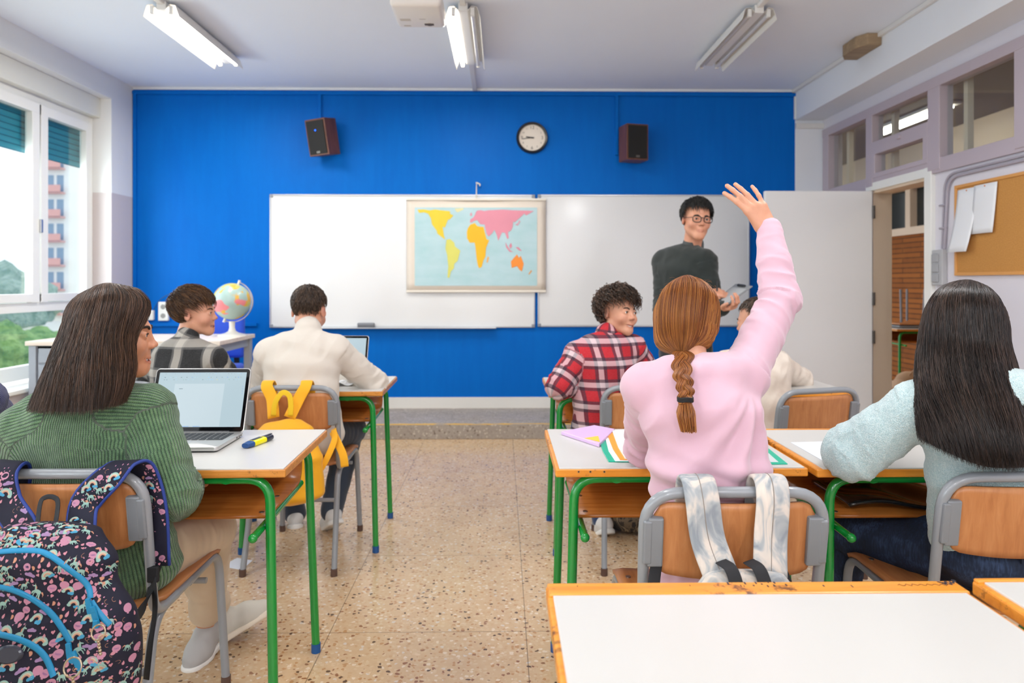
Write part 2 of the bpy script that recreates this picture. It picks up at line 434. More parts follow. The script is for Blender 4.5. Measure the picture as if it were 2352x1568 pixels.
# door frame (white casing, cream jamb) and the open leaf
d = struct(empty('door_1', (RX, Y1, 0)))
b = MB(); b.box(-0.03, 0.02, -0.06, 0.02, 0, 2.03, 0.004); b.box(-0.028, 0.018, -0.05, Y2 - Y1 + 0.06, 1.967, 2.028, 0.003); b.obj('door_casing', m_pvc, d)
b = MB(); b.box(0.0, 0.15, Y2 - Y1, Y2 - Y1 + 0.03, 0, 1.97); b.box(0.0, 0.15, -0.02, 0.0, 0, 1.97); b.box(0.0, 0.15, 0, Y2 - Y1, 1.95, 1.97); b.obj('door_jamb', m_cream, d)
lf = MB(); lf.box(-0.86, -0.015, Y2 - Y1 - 0.02, Y2 - Y1 + 0.02, 0.012, 1.965, 0.003); lf = lf.obj('door_leaf', m_doorw, d)
b = MB()
for z in (0.25, 0.82, 1.12, 1.8): b.cyl((0, 0, z - 0.05), (0, 0, z + 0.05), 0.011, n=10)
b.obj('hinge', M('dark_hinge', '#4a4440', 0.4, 0.6), d, loc=(-0.008, Y2 - Y1 - 0.028, 0))
# trunking and cable runs
m_trunk = M('trunking_white', '#e2e0de', 0.4)
sbox('trim_5', m_trunk, (BX - 0.012, BX + 0.045, FY - 0.02, FY, BZ + 0.01, CZ - 0.03), (BX, RX, FY - 0.03, FY, BZ - 0.075, BZ - 0.03), bev=0.002)
sbox('trim_6', m_bluep, (LX, BX, FY - 0.022, FY, 2.935, 2.965), (LX + 0.005, LX + 0.035, FY - 0.02, FY, 0.21, 2.94),
     (-1.655, -1.625, FY - 0.018, FY, 2.62, 2.94), (1.022, 1.052, FY - 0.018, FY, 2.40, 2.94), (LX + 0.03, -2.2, FY - 0.02, FY, 0.855, 0.885), bev=0.002)
sbox('trim_7', m_trunk, (BX - 0.03, BX, 0, FY, CZ - 0.03, CZ), bev=0.004)
# corridor beyond the door
t = NT('orange_brick'); s = t.sep(t.coord()); v = t.comb(s[1], s[2], 0.0)
br = t.n('ShaderNodeTexBrick'); t.l(v, br.inputs['Vector']); br.inputs['Scale'].default_value = 1.0
br.inputs['Brick Width'].default_value = 0.75; br.inputs['Row Height'].default_value = 0.062; br.inputs['Mortar Size'].default_value = 0.009; br.inputs['Mortar Smooth'].default_value = 0.3
br.inputs['Color1'].default_value = (*srgb('#a86226'), 1); br.inputs['Color2'].default_value = (*srgb('#7e4318'), 1); br.inputs['Mortar'].default_value = (*srgb('#33190c'), 1)
t.base(t.mix(t.math('MULTIPLY', t.noise(t.coord(), 7, 3), 0.5), br.outputs['Color'], '#b4702e')); t.b.inputs['Roughness'].default_value = 0.8
t.bump(br.outputs['Fac'], -0.6, 0.01); m_brick = t.m
CX = 5.0
sbox('wall_corridor', m_brick, (CX, CX + 0.2, 2, 12, 0, 1.83))
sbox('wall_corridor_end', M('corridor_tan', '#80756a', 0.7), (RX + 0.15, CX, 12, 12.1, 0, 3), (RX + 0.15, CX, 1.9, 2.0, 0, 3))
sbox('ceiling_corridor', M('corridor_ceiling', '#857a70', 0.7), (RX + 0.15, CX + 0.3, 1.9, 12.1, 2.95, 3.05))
w = struct(empty('window_5', (CX, 7.0, 1.83)))
b = MB(); b.box(-0.05, 0.1, -5, 5, 0, 0.09); b.box(-0.05, 0.1, -5, 5, 0.56, 1.12)
for k in range(-6, 7): b.box(-0.047, 0.097, k * 0.72 - 0.05, k * 0.72 + 0.05, 0.01, 0.6)
b.obj('window_frame', m_cream, w)
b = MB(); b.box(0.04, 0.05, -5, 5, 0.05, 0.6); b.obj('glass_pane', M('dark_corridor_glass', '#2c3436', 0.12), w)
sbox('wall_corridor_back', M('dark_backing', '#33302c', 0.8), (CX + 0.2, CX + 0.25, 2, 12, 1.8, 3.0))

# ------------------------------------------------------------------ outside: block of flats, trees, ground
def mesh_ground():
    b = MB(); b.box(-160, LX - 0.4, -60, 160, -6.2, -6.0); o = b.obj('ground_outside', M('outside_ground', '#b8bcae', 0.9)); return struct(o)
mesh_ground()
bl = thing('apartment_block', 'tall white apartment block with coral balconies seen through the window pane', 'building', P(150, 648, 85) - Vector((0, 0, 7.2)))
b = MB(); b.box(-2.7, 14, 0, 12, 0, 26); b.obj('wall', M('flat_block_white', '#eef0f2', 0.8), bl)
for k in range(8):
    z = 3.2 + k * 2.95
    b = MB(); b.box(-2.75, 0.0, -1.0, 0, z, z + 0.16); b.box(-2.75, 0.0, -1.0, -0.95, z + 0.1, z + 1.0); b.obj('balcony', M('balcony_coral', '#e0a9a2', 0.8), bl)
    b = MB(); b.box(-2.3, -1.4, -0.05, 0.05, z + 0.3, z + 2.3); b.box(-1.0, -0.2, -0.05, 0.05, z + 0.3, z + 2.3); b.obj('window', M('far_window', '#8aa2bb', 0.3), bl)
def tree(px, py, d, r, label, col):
    p = P(px, py, d); t_ = thing('tree', label, 'tree', (p.x, p.y, -6.0), group='trees outside the window')
    H = p.z + 6.0
    b = MB(); b.cyl((0, 0, 0), (0, 0, H * 0.7), r * 0.09, r * 0.05, 10); b.obj('trunk', M('bark', '#6d5f50', 0.9), t_)
    b = bmesh.new(); bmesh.ops.create_icosphere(b, subdivisions=4, radius=1)
    rng = random.Random(int(px * 7)); ph = [rng.uniform(0, 6) for _ in range(6)]
    for v_ in b.verts:
        c = v_.co; k = 1 + 0.16 * math.sin(c.x * 6 + ph[0]) * math.sin(c.y * 6 + ph[1]) + 0.14 * math.sin(c.z * 7 + ph[2] + c.x * 4) + 0.07 * math.sin(c.x * 17 + ph[3]) * math.sin(c.z * 19 + ph[4]) * math.sin(c.y * 18 + ph[5])
        v_.co = Vector((c.x * r * k, c.y * r * k, c.z * r * k * 0.85 + H))
    q = MB(); q.add(b); q.obj('foliage', col, t_, smooth=True)
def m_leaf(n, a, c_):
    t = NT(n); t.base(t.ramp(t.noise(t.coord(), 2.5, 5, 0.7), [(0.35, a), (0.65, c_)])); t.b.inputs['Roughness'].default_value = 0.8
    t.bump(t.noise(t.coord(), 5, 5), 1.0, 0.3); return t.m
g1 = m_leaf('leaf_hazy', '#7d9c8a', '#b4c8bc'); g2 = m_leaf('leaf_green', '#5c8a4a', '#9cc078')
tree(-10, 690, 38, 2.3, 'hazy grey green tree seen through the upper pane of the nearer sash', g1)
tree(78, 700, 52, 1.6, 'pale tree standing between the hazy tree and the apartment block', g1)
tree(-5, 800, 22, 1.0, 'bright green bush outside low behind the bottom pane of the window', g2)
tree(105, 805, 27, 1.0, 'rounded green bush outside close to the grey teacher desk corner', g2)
# ------------------------------------------------------------------ furniture materials
def wood(name, a, b, c, axis=0, scale=1.0, rough=0.38, dark=None):
    t = NT(name); sc = [14 * scale, 14 * scale, 14 * scale]; sc[axis] = 1.1 * scale
    v = t.coord(scale=tuple(sc)); f = t.noise(v, 2.2, 6, 0.6, 0.6)
    sc2 = [60 * scale] * 3; sc2[axis] = 3 * scale; f2 = t.noise(t.coord(scale=tuple(sc2)), 1.5, 3)
    col = t.ramp(f, [(0.25, a), (0.5, b), (0.75, c)]); col = t.mix(t.math('MULTIPLY', f2, 0.35), col, a)
    if dark:   # worn, ink stained patches
        n_ = t.noise(t.coord(), 28, 5, 0.7); n2 = t.noise(t.coord(), 4, 2)
        col = t.mix(t.ramp(t.math('MULTIPLY', n_, n2), [(0.30, (0,) * 3), (0.36, (1,) * 3)]), col, dark)
    t.base(col); t.b.inputs['Roughness'].default_value = rough; t.bump(f2, 0.08, 0.001); return t.m
m_beech = wood('beech_plywood', '#a5663a', '#c07f4c', '#d0925e', 2, 1.6)
m_beechx = wood('beech_plywood_seat', '#a5663a', '#c07f4c', '#cf915d', 1, 1.6)
m_shelf = wood('shelf_plywood', '#8f4f1e', '#b06a2c', '#c27c3a', 0, 1.4, 0.25)
m_edge = wood('worn_desk_edge', '#b06a22', '#d08a38', '#e09c4a', 0, 2.0, 0.35, '#5a3414')
m_edge_o = wood('orange_desk_edge', '#d07f28', '#e8962f', '#f0a544', 0, 2.0, 0.3, '#6a3a14')
m_green = M('green_tube', '#098a34', 0.22, coat=0.4)
m_grey = M('grey_tube', '#8d9196', 0.28, coat=0.3)
m_greyd = M('grey_bracket', '#82868b', 0.35)
m_white_lam = M('white_laminate', '#cfcdc9', 0.28)
m_bluecap = M('blue_foot_cap', '#124f8c', 0.5)
m_darkcap = M('brown_foot_cap', '#5a4238', 0.6)
m_screw = M('screw_metal', '#9a9a9a', 0.3, 0.9)
# ------------------------------------------------------------------ school desk
DT, DW, DD = 0.75, 0.685, 0.50
def make_desk(label, x, y0, rz=0.0, edge=None, rim=0.006, far=0.022, group='school desks', name='school_desk'):
    """x = centre of near edge, y0 = its depth"""
    edge = edge or m_edge
    t = thing(name, label, 'desk', (x, y0, 0), rz, group); w = DW / 2
    b = MB(); b.box(-w, w, 0, DD, DT - 0.026, DT - 0.003, 0.004); b.obj('desk_top', edge, t)
    b = MB(); b.box(-w + rim, w - rim, 0.002, DD - far, DT - 0.006, DT, 0.0012); b.obj('laminate_surface', m_white_lam, t)
    if far > 0.01:
        b = MB(); b.box(-w + 0.002, w - 0.002, DD - far, DD, DT - 0.006, DT + 0.0015, 0.003); b.obj('edge_strip', edge, t)
    r = 0.0135; zt = DT - 0.04
    for yy, tag_ in ((0.045, 0), (DD - 0.045, 1)):
        for sx in (-1, 1):
            dy = (-0.03 if tag_ == 0 else 0.03)
            pts = fillet([(sx * (w - 0.035), yy + dy, 0.012), (sx * (w - 0.055), yy, zt), (sx * (w - 0.19), yy, zt)], 0.085, 8)
            lg = MB().tube(pts, r, 14).obj('leg', m_green, t, smooth=0.7)
            b = MB(); b.cyl((pts[0].x, pts[0].y, 0.0), (pts[0].x, pts[0].y, 0.03), 0.0155, n=14); b.obj('foot_cap', m_bluecap, lg)
        b = MB(); b.tube([(-(w - 0.18), yy, zt), (w - 0.18, yy, zt)], r * 0.98, 14)
        for sx in (-1, 1): b.cyl((sx * (w - 0.17), yy - 0.012, zt + 0.008), (sx * (w - 0.17), yy + 0.012, zt + 0.008), 0.02, n=14)
        b.obj('frame_rail', m_green, t, smooth=0.6)
    for sx in (-1, 1):
        b = MB(); xx = sx * (w - 0.075)
        b.tube([(xx, -0.035, 0.575), (xx, DD - 0.06, 0.585)], 0.0105, 12); b.sph((xx, -0.035, 0.575), 0.0125, n=8)
        b.obj('side_brace', m_green, t, smooth=0.7)
    b = MB(); prof = [(0.06, 0.598), (0.30, 0.598), (0.36, 0.600), (0.40, 0.612), (0.425, 0.64), (0.432, 0.69)]
    prof = fillet([(0, p[0], p[1]) for p in [(0.06, 0.600), (0.41, 0.600), (0.425, 0.700)]], 0.05, 8)
    b.grid(lambda u, v: (-(w - 0.065) + u * 2 * (w - 0.065), *[prof[min(int(v * (len(prof) - 1) + 0.5), len(prof) - 1)][k] for k in (1, 2)]), 6, len(prof) - 1)
    b.obj('book_shelf', m_shelf, t, smooth=True, solid=0.009)
    for sx in (-1, 1):
        for yy in (0.085, 0.23): b = MB(); b.cyl((sx * (w - 0.09), yy, 0.604), (sx * (w - 0.09), yy, 0.6065), 0.007, n=10); b.obj('shelf_screw', m_screw, t)
    return t
# ------------------------------------------------------------------ school chair
def rrect(w, h, r, seg=6, cx=0, cy=0):
    out = []
    for (sx, sy, a0) in ((1, 1, 0), (-1, 1, 90), (-1, -1, 180), (1, -1, 270)):
        for k in range(seg + 1):
            a = R(a0 + 90 * k / seg); out.append((cx + sx * (w / 2 - r) + r * math.cos(a), cy + sy * (h / 2 - r) + r * math.sin(a)))
    return out
def make_chair(label, x, y, rz=0.0, group='grey framed school chairs'):
    """x, y = centre of the back rest top bar; chair faces +y"""
    t = thing('school_chair', label, 'chair', (x, y, 0), rz, group)
    w, r, zt = 0.198, 0.0125, 0.795
    def yb(z): return (z - zt) * -0.14     # back leans towards the camera at the top
    pts = fillet([(-w + 0.006, 0.175, 0.43), (-w + 0.006, yb(0.43) + 0.01, 0.43), (-w, 0, zt), (w, 0, zt), (w - 0.006, yb(0.43) + 0.01, 0.43), (w - 0.006, 0.175, 0.43)], [0.06, 0.085, 0.085, 0.06], 8)
    MB().tube(pts, r, 14).obj('back_frame', m_grey, t, smooth=0.7)
    for sx in (-1, 1):
        xs = sx * (w - 0.016)
        f = fillet([(xs + sx * 0.012, 0.505, 0.012), (xs, 0.475, 0.430), (xs, 0.27, 0.421)], 0.07, 8)
        rr = fillet([(xs + sx * 0.012, -0.035, 0.012), (xs, 0.085, 0.419), (xs, 0.28, 0.424)], 0.09, 8)
        for q in (f, rr):
            lg = MB().tube(q, r, 14).obj('leg', m_grey, t, smooth=0.7)
            b = MB(); b.cyl((q[0].x, q[0].y, 0), (q[0].x, q[0].y, 0.03), 0.0145, n=12); b.obj('foot_cap', m_darkcap, lg)
    for y_, z_ in ((0.40, 0.37), (0.04, 0.30)): b = MB(); b.tube([(-w + 0.02, y_, z_), (w - 0.02, y_, z_)], 0.009, 10); b.obj('cross_rail', m_grey, t, smooth=0.7)
    # seat
    poly = rrect(0.392, 0.40, 0.045); b = bmesh.new()
    N = 14; q = MB()
    def seat(u, v):
        x_ = (u - 0.5) * 0.39; y_ = 0.075 + v * 0.425
        k = max(0, abs(u - 0.5) * 2 - 0.86) / 0.14; kv = max(0, abs(v - 0.5) * 2 - 0.86) / 0.14
        x_ *= 1 - 0.10 * kv * kv; y_ = 0.2875 + (y_ - 0.2875) * (1 - 0.08 * k * k)
        z_ = 0.4480 - 0.006 * math.cos((u - 0.5) * math.pi) + (0.0 if v < 0.8 else -0.030 * ((v - 0.8) / 0.2) ** 2)
        return (x_, y_, z_)
    q.grid(seat, N, 16); q.obj('seat', m_beechx, t, smooth=True, solid=0.011)
    for sx in (-1, 1):
        for yy in (0.12, 0.38): q = MB(); q.cyl((sx * 0.165, yy, 0.450), (sx * 0.165, yy, 0.4540), 0.007, n=10); q.obj('seat_screw', m_screw, t)
    # back rest, curved in plan and with a bowed lower edge
    q = MB(); hw = w - 0.021
    def back(u, v):
        s = u * 2 - 1; corner = max(0.0, abs(s) - 0.80) / 0.20
        ztop = 0.773 - 0.032 * (1 - math.sqrt(max(0, 1 - corner ** 2))); zbot = 0.600 + 0.016 * s * s + 0.028 * (1 - math.sqrt(max(0, 1 - corner ** 2)))
        z = zbot + (ztop - zbot) * v
        return (s * hw, yb(z) - 0.018 * (1 - s * s) + 0.004, z)
    q.grid(back, 24, 10); q.obj('backrest', m_beech, t, smooth=True, solid=0.009)
    for sx in (-1, 1):
        q = MB(); z0, z1 = 0.632, 0.742; m = Matrix.Translation((sx * (w - 0.024), yb(0.69) - 0.003, 0.687)) @ Matrix.Rotation(R(8), 4, 'X')
        q.box(-0.017, 0.017, -0.012, 0.012, -0.056, 0.056, 0.004, mtx=m)
        q.box(-0.010 + sx * 0.017, 0.010 + sx * 0.017, -0.013, 0.013, -0.050, 0.050, 0.004, mtx=m)
        q.obj('bracket', m_greyd, t)
    return t
# ---- the desks, row by row
make_desk('empty white desk with a wide orange far strip, ink stained near its corner', 0.415, 0.655, 0.0, m_edge_o, 0.009, 0.043)
make_desk('white desk whose orange corner only just enters the picture beside the empty stained desk', 1.135, 0.665, 0.0, m_edge_o, 0.012, 0.014)
make_desk('desk of which only one worn orange corner pokes in before the patterned backpack', -1.165, 0.655, 0.0, m_edge_o, 0.012, 0.02)
make_desk('white desk carrying the lilac notebook and the green folders, worn orange front edge', 0.487, 1.874, 0.0, m_edge_o, 0.010, 0.003)
make_desk('white desk with orange rim under the sheet of paper of the girl in pale blue', 1.190, 1.862, 0.0, m_edge_o, 0.016, 0.014)
make_desk('white desk carrying the open laptop and the yellow highlighter', -0.925, 1.874, R(1.4), m_edge, 0.005, 0.003)
make_desk('white desk just beyond the laptop desk, its corner at the navy knitted sleeve', -1.83, 2.10, R(1), m_edge, 0.005, 0.003)
make_desk('white desk at which the boy in the cream jumper leans on his laptop', -0.892, 3.215, R(1), m_edge, 0.005, 0.003)
make_desk('white desk hidden behind the boy in the black and white checked shirt', -1.60, 3.18, R(1), m_edge, 0.005, 0.003)
make_desk('white desk under the elbow of the boy in the red tartan shirt', 0.555, 3.17, 0.0, m_edge_o, 0.006, 0.003)
make_desk('white desk under the forearm of the boy in beige, next to the open door leaf', 1.262, 3.17, 0.0, m_edge_o, 0.006, 0.003)
# ---- the chairs
def PC(px, d): p = P(px, HOR, d); return p.x, p.y
CH_ = {}
CH_['pink'] = make_chair('chair with the grey and cream tie dyed bag straps over its back', *PC(1690, 1.51))
CH_['green'] = make_chair('chair with the unicorn patterned backpack hanging on its back', *PC(137, 1.655))
CH_['blue'] = make_chair('chair of the girl in the pale blue jumper with long black hair', *PC(2360, 1.63))
CH_['cream'] = make_chair('chair with the yellow backpack hung over its back', *PC(668, 3.00))
CH_['plaid'] = make_chair('chair behind the boy in the black and white checked shirt', *PC(262, 3.12))
CH_['red'] = make_chair('chair behind the boy in the red tartan shirt', *PC(1490, 3.0), R(-3))
CH_['beige'] = make_chair('half empty chair standing askew between the boy in beige and the white door leaf', *PC(1884, 2.92), R(16))
# ------------------------------------------------------------------ things on the front wall
F_ = FY - 0.002
def wboard(label, x0, x1, z0, z1, grp='whiteboards on the blue wall'):
    t = thing('whiteboard', label, 'whiteboard', (x0, FY, z0), group=grp); w = x1 - x0; h = z1 - z0
    b = MB(); b.box(0.008, w - 0.008, -0.018, -0.002, 0.008, h - 0.008); b.obj('writing_surface', M('whiteboard_enamel', '#e1e2e4', 0.13), t)
    b = MB()
    b.box(0, w, -0.024, -0.001, h - 0.016, h, 0.003); b.box(0, w, -0.024, -0.001, 0, 0.016, 0.003)
    b.box(0, 0.014, -0.0235, -0.001, 0.002, h - 0.002, 0.003); b.box(w - 0.014, w, -0.0235, -0.001, 0.002, h - 0.002, 0.003)
    b.obj('aluminium_frame', M('board_frame', '#c3c6ca', 0.3, 0.6), t)
    b = MB()
    for a, c in ((0, 0), (w - 0.03, 0), (0, h - 0.03), (w - 0.03, h - 0.03)): b.box(a, a + 0.03, -0.026, -0.001, c, c + 0.03, 0.004)
    b.obj('corner_cap', M('grey_cap', '#8c9099', 0.4), t)
    return t, w, h
t, w, h = wboard('larger whiteboard on the blue wall, half covered by the world map', -2.085, 0.297, 0.842, 2.040)
b = MB(); b.box(0.35, w - 0.35, -0.075, -0.02, -0.006, 0.004, 0.002); b.obj('pen_tray', M('board_frame', '#c3c6ca', 0.3, 0.6), t)
wboard('smaller whiteboard on the blue wall behind the teacher in the dark jumper', 0.322, 2.243, 0.848, 2.042)
t = thing('board_eraser', 'grey felt board eraser lying on the tray of the larger whiteboard', 'eraser', (-1.217, FY - 0.05, 0.847))
b = MB(); b.box(-0.075, 0.075, -0.022, 0.022, 0.012, 0.04, 0.008); b.obj('grip', M('eraser_grey', '#7c8088', 0.5), t)
b = MB(); b.box(-0.073, 0.073, -0.02, 0.02, 0, 0.013, 0.002); b.obj('felt', M('eraser_felt', '#6a6e78', 0.9), t)
# wall map: paper, printed land shapes, wooden rods, string and hook
t = thing('world_map', 'hanging world map with yellow, pink and orange continents on pale blue', 'map', (-0.857, FY - 0.035, 1.171)); mw, mh = 1.251, 0.818
def ff(px, py):   # crop pixel of the map -> metres on the map sheet
    return ((px - 20) / 1855 * mw, mh - (py - 235) / 1205 * mh)
b = MB(); b.grid(lambda u, v: (u * mw, -0.004 * math.sin(u * 9) * (0.3 + v) , v * mh), 24, 10); b.obj('paper_sheet', M('map_paper', '#dfd4c8', 0.5), t, smooth=True, solid=0.0015)
x0, z0 = ff(130, 1370); x1, z1 = ff(1758, 335)
sea = NT('map_sea'); sea.base(sea.ramp(sea.noise(sea.coord(scale=(2, 1, 5)), 2.4, 4), [(0.3, '#a9cdd3'), (0.7, '#b9d5dd')])); sea.b.inputs['Roughness'].default_value = 0.5; sea = sea.m
b = MB(); b.grid(lambda u, v: (x0 + u * (x1 - x0), -0.004 * math.sin((x0 + u * (x1 - x0)) / mw * 9) * (0.3 + (z0 + v * (z1 - z0)) / mh) - 0.0035, z0 + v * (z1 - z0)), 24, 6); b.obj('printed_sea', sea, t)
lands = {
 'north_america': ('#efd234', [(165, 365), (255, 362), (330, 375), (400, 362), (470, 372), (520, 380), (490, 395), (540, 400), (600, 385), (590, 415), (645, 440), (600, 490), (570, 500), (540, 560), (530, 605), (510, 590), (460, 600), (455, 650), (490, 660), (480, 690), (520, 720), (535, 760), (480, 720), (430, 680), (420, 640), (360, 560), (345, 480), (310, 420), (255, 400), (190, 408)]),
 'greenland': ('#e6e2ae', [(660, 350), (770, 342), (780, 360), (700, 400), (680, 390)]),
 'south_america': ('#dfdc6c', [(550, 760), (600, 752), (655, 800), (665, 850), (735, 905), (710, 1000), (700, 1040), (655, 1080), (650, 1140), (610, 1180), (590, 1265), (565, 1260), (572, 1150), (590, 1020), (560, 960), (538, 880), (550, 820)]),
 'africa': ('#ffbf08', [(868, 560), (930, 540), (960, 580), (1010, 590), (1045, 590), (1060, 660), (1085, 755), (1120, 765), (1085, 850), (1065, 900), (1070, 980), (1040, 1040), (1020, 1120), (985, 1138), (968, 1100), (950, 1000), (955, 920), (935, 850), (925, 800), (860, 800), (825, 740), (822, 660), (835, 610)]),
 'madagascar': ('#f0b060', [(1105, 980), (1118, 1000), (1100, 1065), (1085, 1060), (1090, 1010)]),
 'eurasia': ('#e794a8', [(862, 535), (870, 490), (905, 470), (925, 440), (960, 420), (935, 405), (960, 375), (1010, 370), (1050, 380), (1120, 370), (1300, 362), (1450, 372), (1600, 375), (1715, 380), (1640, 400), (1610, 440), (1590, 415), (1530, 430), (1525, 470), (1480, 500), (1460, 530), (1440, 520), (1430, 600), (1410, 640), (1370, 660), (1380, 740), (1360, 750), (1330, 670), (1290, 665), (1260, 700), (1240, 775), (1220, 700), (1190, 630), (1150, 620), (1155, 680), (1110, 720), (1085, 680), (1065, 600), (1060, 560), (1000, 555), (1010, 510), (960, 500), (920, 510), (890, 530)]),
 'britain': ('#e0a0b0', [(862, 415), (885, 400), (895, 440), (870, 450)]),
 'japan': ('#dd9cb0', [(1520, 500), (1535, 520), (1500, 575), (1460, 560), (1500, 545)]),
 'indonesia': ('#e08aa0', [(1335, 790), (1360, 840), (1400, 900), (1440, 925), (1390, 920), (1345, 860)]),
 'borneo': ('#e08aa0', [(1385, 840), (1410, 800), (1425, 850), (1400, 880)]),
 'new_guinea': ('#e08aa0', [(1470, 860), (1510, 860), (1555, 910), (1520, 905)]),
 'australia': ('#fb9430', [(1408, 1050), (1440, 1010), (1490, 955), (1515, 1000), (1540, 975), (1580, 1080), (1555, 1180), (1525, 1160), (1490, 1110), (1420, 1135)]),
 'new_zealand': ('#e8a868', [(1680, 1160), (1690, 1180), (1650, 1225), (1642, 1210)]),
}
for nm, (c, poly) in lands.items():
    b = bmesh.new(); vs = []
    for (px, py) in poly:
        x_, z_ = ff(px, py); vs.append(b.verts.new((x_, 0, z_)))
    f = b.faces.new(vs); bmesh.ops.triangulate(b, faces=[f]); bmesh.ops.subdivide_edges(b, edges=b.edges[:], cuts=2)
    for v_ in b.verts: v_.co.y = -0.004 * math.sin(v_.co.x / mw * 9) * (0.3 + v_.co.z / mh) - 0.006
    mt = NT('map_' + nm); mt.base(mt.mix(mt.noise(mt.coord(), 6, 3), c, tuple(x * 0.86 for x in srgb(c)))); mt.b.inputs['Roughness'].default_value = 0.5
    q = MB(); q.add(b); q.obj('printed_land', mt.m, t)
for zz in (-0.002, mh + 0.004): b = MB(); b.box(-0.002, mw + 0.002, -0.014, 0.008, zz - 0.01, zz + 0.01, 0.004); b.obj('map_rod', M('map_rod_white', '#e6dfd4', 0.4), t)
b = MB(); b.tube([(0.63, -0.004, mh + 0.01), (0.628, -0.002, mh + 0.12)], 0.003, 6); b.obj('hanging_cord', M('cord_white', '#ddd8cc', 0.8), t)
t = thing('wall_hook', 'small white hook above the whiteboard from which the map cord hangs', 'hook', (-0.229, FY, 2.10))
b = MB(); b.tube(smooth_path([(0, 0.0, 0.04), (0.0, -0.03, 0.045), (0.03, -0.035, 0.03), (0.028, -0.035, 0.015)], 5), 0.006, 8); b.tube([(0, -0.03, 0.04), (-0.004, -0.034, -0.1)], 0.004, 6); b.obj('hook_wire', M('cord_white', '#ddd8cc', 0.8), t, smooth=True)
# clock
t = thing('wall_clock', 'round black rimmed wall clock on the blue wall showing a quarter to nine', 'clock', (0.271, FY, 2.554))
RX_ = Matrix.Rotation(math.pi / 2, 4, 'X')
b = MB(); b.lathe([(0.0, 0.012), (0.118, 0.012), (0.120, 0.030), (0.136, 0.036), (0.143, 0.022), (0.143, 0.0), (0, 0)], 48, RX_); b.obj('clock_case', M('clock_black', '#1f1b1a', 0.3), t, smooth=0.5)
b = MB(); b.lathe([(0.0, 0.0135), (0.119, 0.0135), (0.119, 0.012)], 48, RX_); b.obj('dial', M('clock_dial', '#e2d8cc', 0.5), t)
b = MB()
for i in range(1, 13):
    me = text_mesh(str(i), 0.042 if i % 3 == 0 else 0.022); q = bmesh.new(); q.from_mesh(me); a = R(90 - 30 * i)
    b.add(q, Matrix.Translation((0.092 * math.cos(a), -0.0142, 0.092 * math.sin(a))) @ RX_); bpy.data.meshes.remove(me)
b.obj('numerals', M('clock_numerals', '#5a544c', 0.6), t)
def hand(ang, L, wd, nm):
    b = MB(); b.box(-0.018, L, -wd / 2, wd / 2, 0, 0.0015, mtx=Matrix.Rotation(0, 4, 'X')); b.obj(nm, M('clock_black', '#1f1b1a', 0.3), t, loc=(0, -0.017, 0), rot=(math.pi / 2, -R(ang), 0))
hand(172, 0.055, 0.009, 'hour_hand'); hand(187, 0.09, 0.006, 'minute_hand')
b = MB(); b.lathe([(0, 0.024), (0.006, 0.022), (0.007, 0.012)], 16, RX_); b.obj('hand_cap', M('clock_black', '#1f1b1a', 0.3), t)
# speakers
m_cab = wood('speaker_walnut', '#4a2a20', '#6b4030', '#7a4c3a', 2, 1.5, 0.4)
def speaker(label, x, z, rz, rx, led):
    t = thing('wall_speaker', label, 'speaker', (x, FY - 0.14, z), group='wall speakers', rot=(rx[0], rx[1], rz)); w, h, d = 0.205, 0.315, 0.17
    b = MB(); b.box(-w / 2, w / 2, -d / 2, d / 2, -h / 2, h / 2, 0.004); b.obj('cabinet', m_cab, t)
    b = MB(); b.box(-w / 2 + 0.014, w / 2 - 0.014, -d / 2 - 0.008, -d / 2 + 0.004, -h / 2 + 0.014, h / 2 - 0.014, 0.004); b.obj('grille', M('speaker_grille', '#141414', 0.75, bumps=(400, 0.4, 0.001)), t)
    b = MB(); b.box(-0.018, 0.018, -d / 2 - 0.0095, -d / 2 - 0.007, -h / 2 + 0.02, -h / 2 + 0.04, 0.001); b.obj('badge', M('badge_silver', '#6a6662', 0.3, 0.6), t)
    if led:
        b = MB(); b.sph((0.0, -d / 2 - 0.008, 0.06), 0.006, n=8); b.obj('blue_lamp', M('blue_led', '#1060ff', 0.3, emit=('#1050ff', 6)), t)
    b = MB(); b.box(-0.02, 0.02, d / 2 - 0.005, d / 2 + 0.05, -0.03, 0.03, 0.003); b.obj('wall_bracket', M('bracket_black', '#2a2422', 0.5), t)
speaker('wall speaker with a small blue lamp, turned towards the windows and tilted down', -1.58, 2.525, R(-22), (R(10), R(-3)), True)
speaker('plain wall speaker without a lamp, beside the clock and above the smaller whiteboard', 1.165, 2.478, R(14), (0, 0), False)
# sockets on the blue wall
t = thing('wall_socket', 'white double socket plate on the blue wall close behind the checked shirt boy', 'socket', (-3.03, FY, 0.99))
b = MB(); b.box(-0.045, 0.045, -0.03, 0, -0.085, 0.085, 0.006); b.obj('plate', m_pvc, t)
b = MB(); b.cyl((0, -0.031, 0.04), (0, -0.025, 0.04), 0.022, n=16); b.cyl((0, -0.031, -0.04), (0, -0.025, -0.04), 0.022, n=16); b.obj('socket_well', M('socket_grey', '#9c9c98', 0.5), t)
t = thing('junction_plate', 'small square white junction box on the blue wall beside the window corner', 'socket', (-3.155, FY, 0.955))
b = MB(); b.box(-0.04, 0.04, -0.04, 0, -0.045, 0.045, 0.008); b.obj('box', m_pvc, t)
b = MB(); b.tube(smooth_path([(0.03, -0.02, 0.04), (0.1, -0.03, 0.14), (0.2, -0.03, 0.2)], 6), 0.004, 6); b.obj('cable', M('cable_dark', '#1d4f86', 0.5), t)
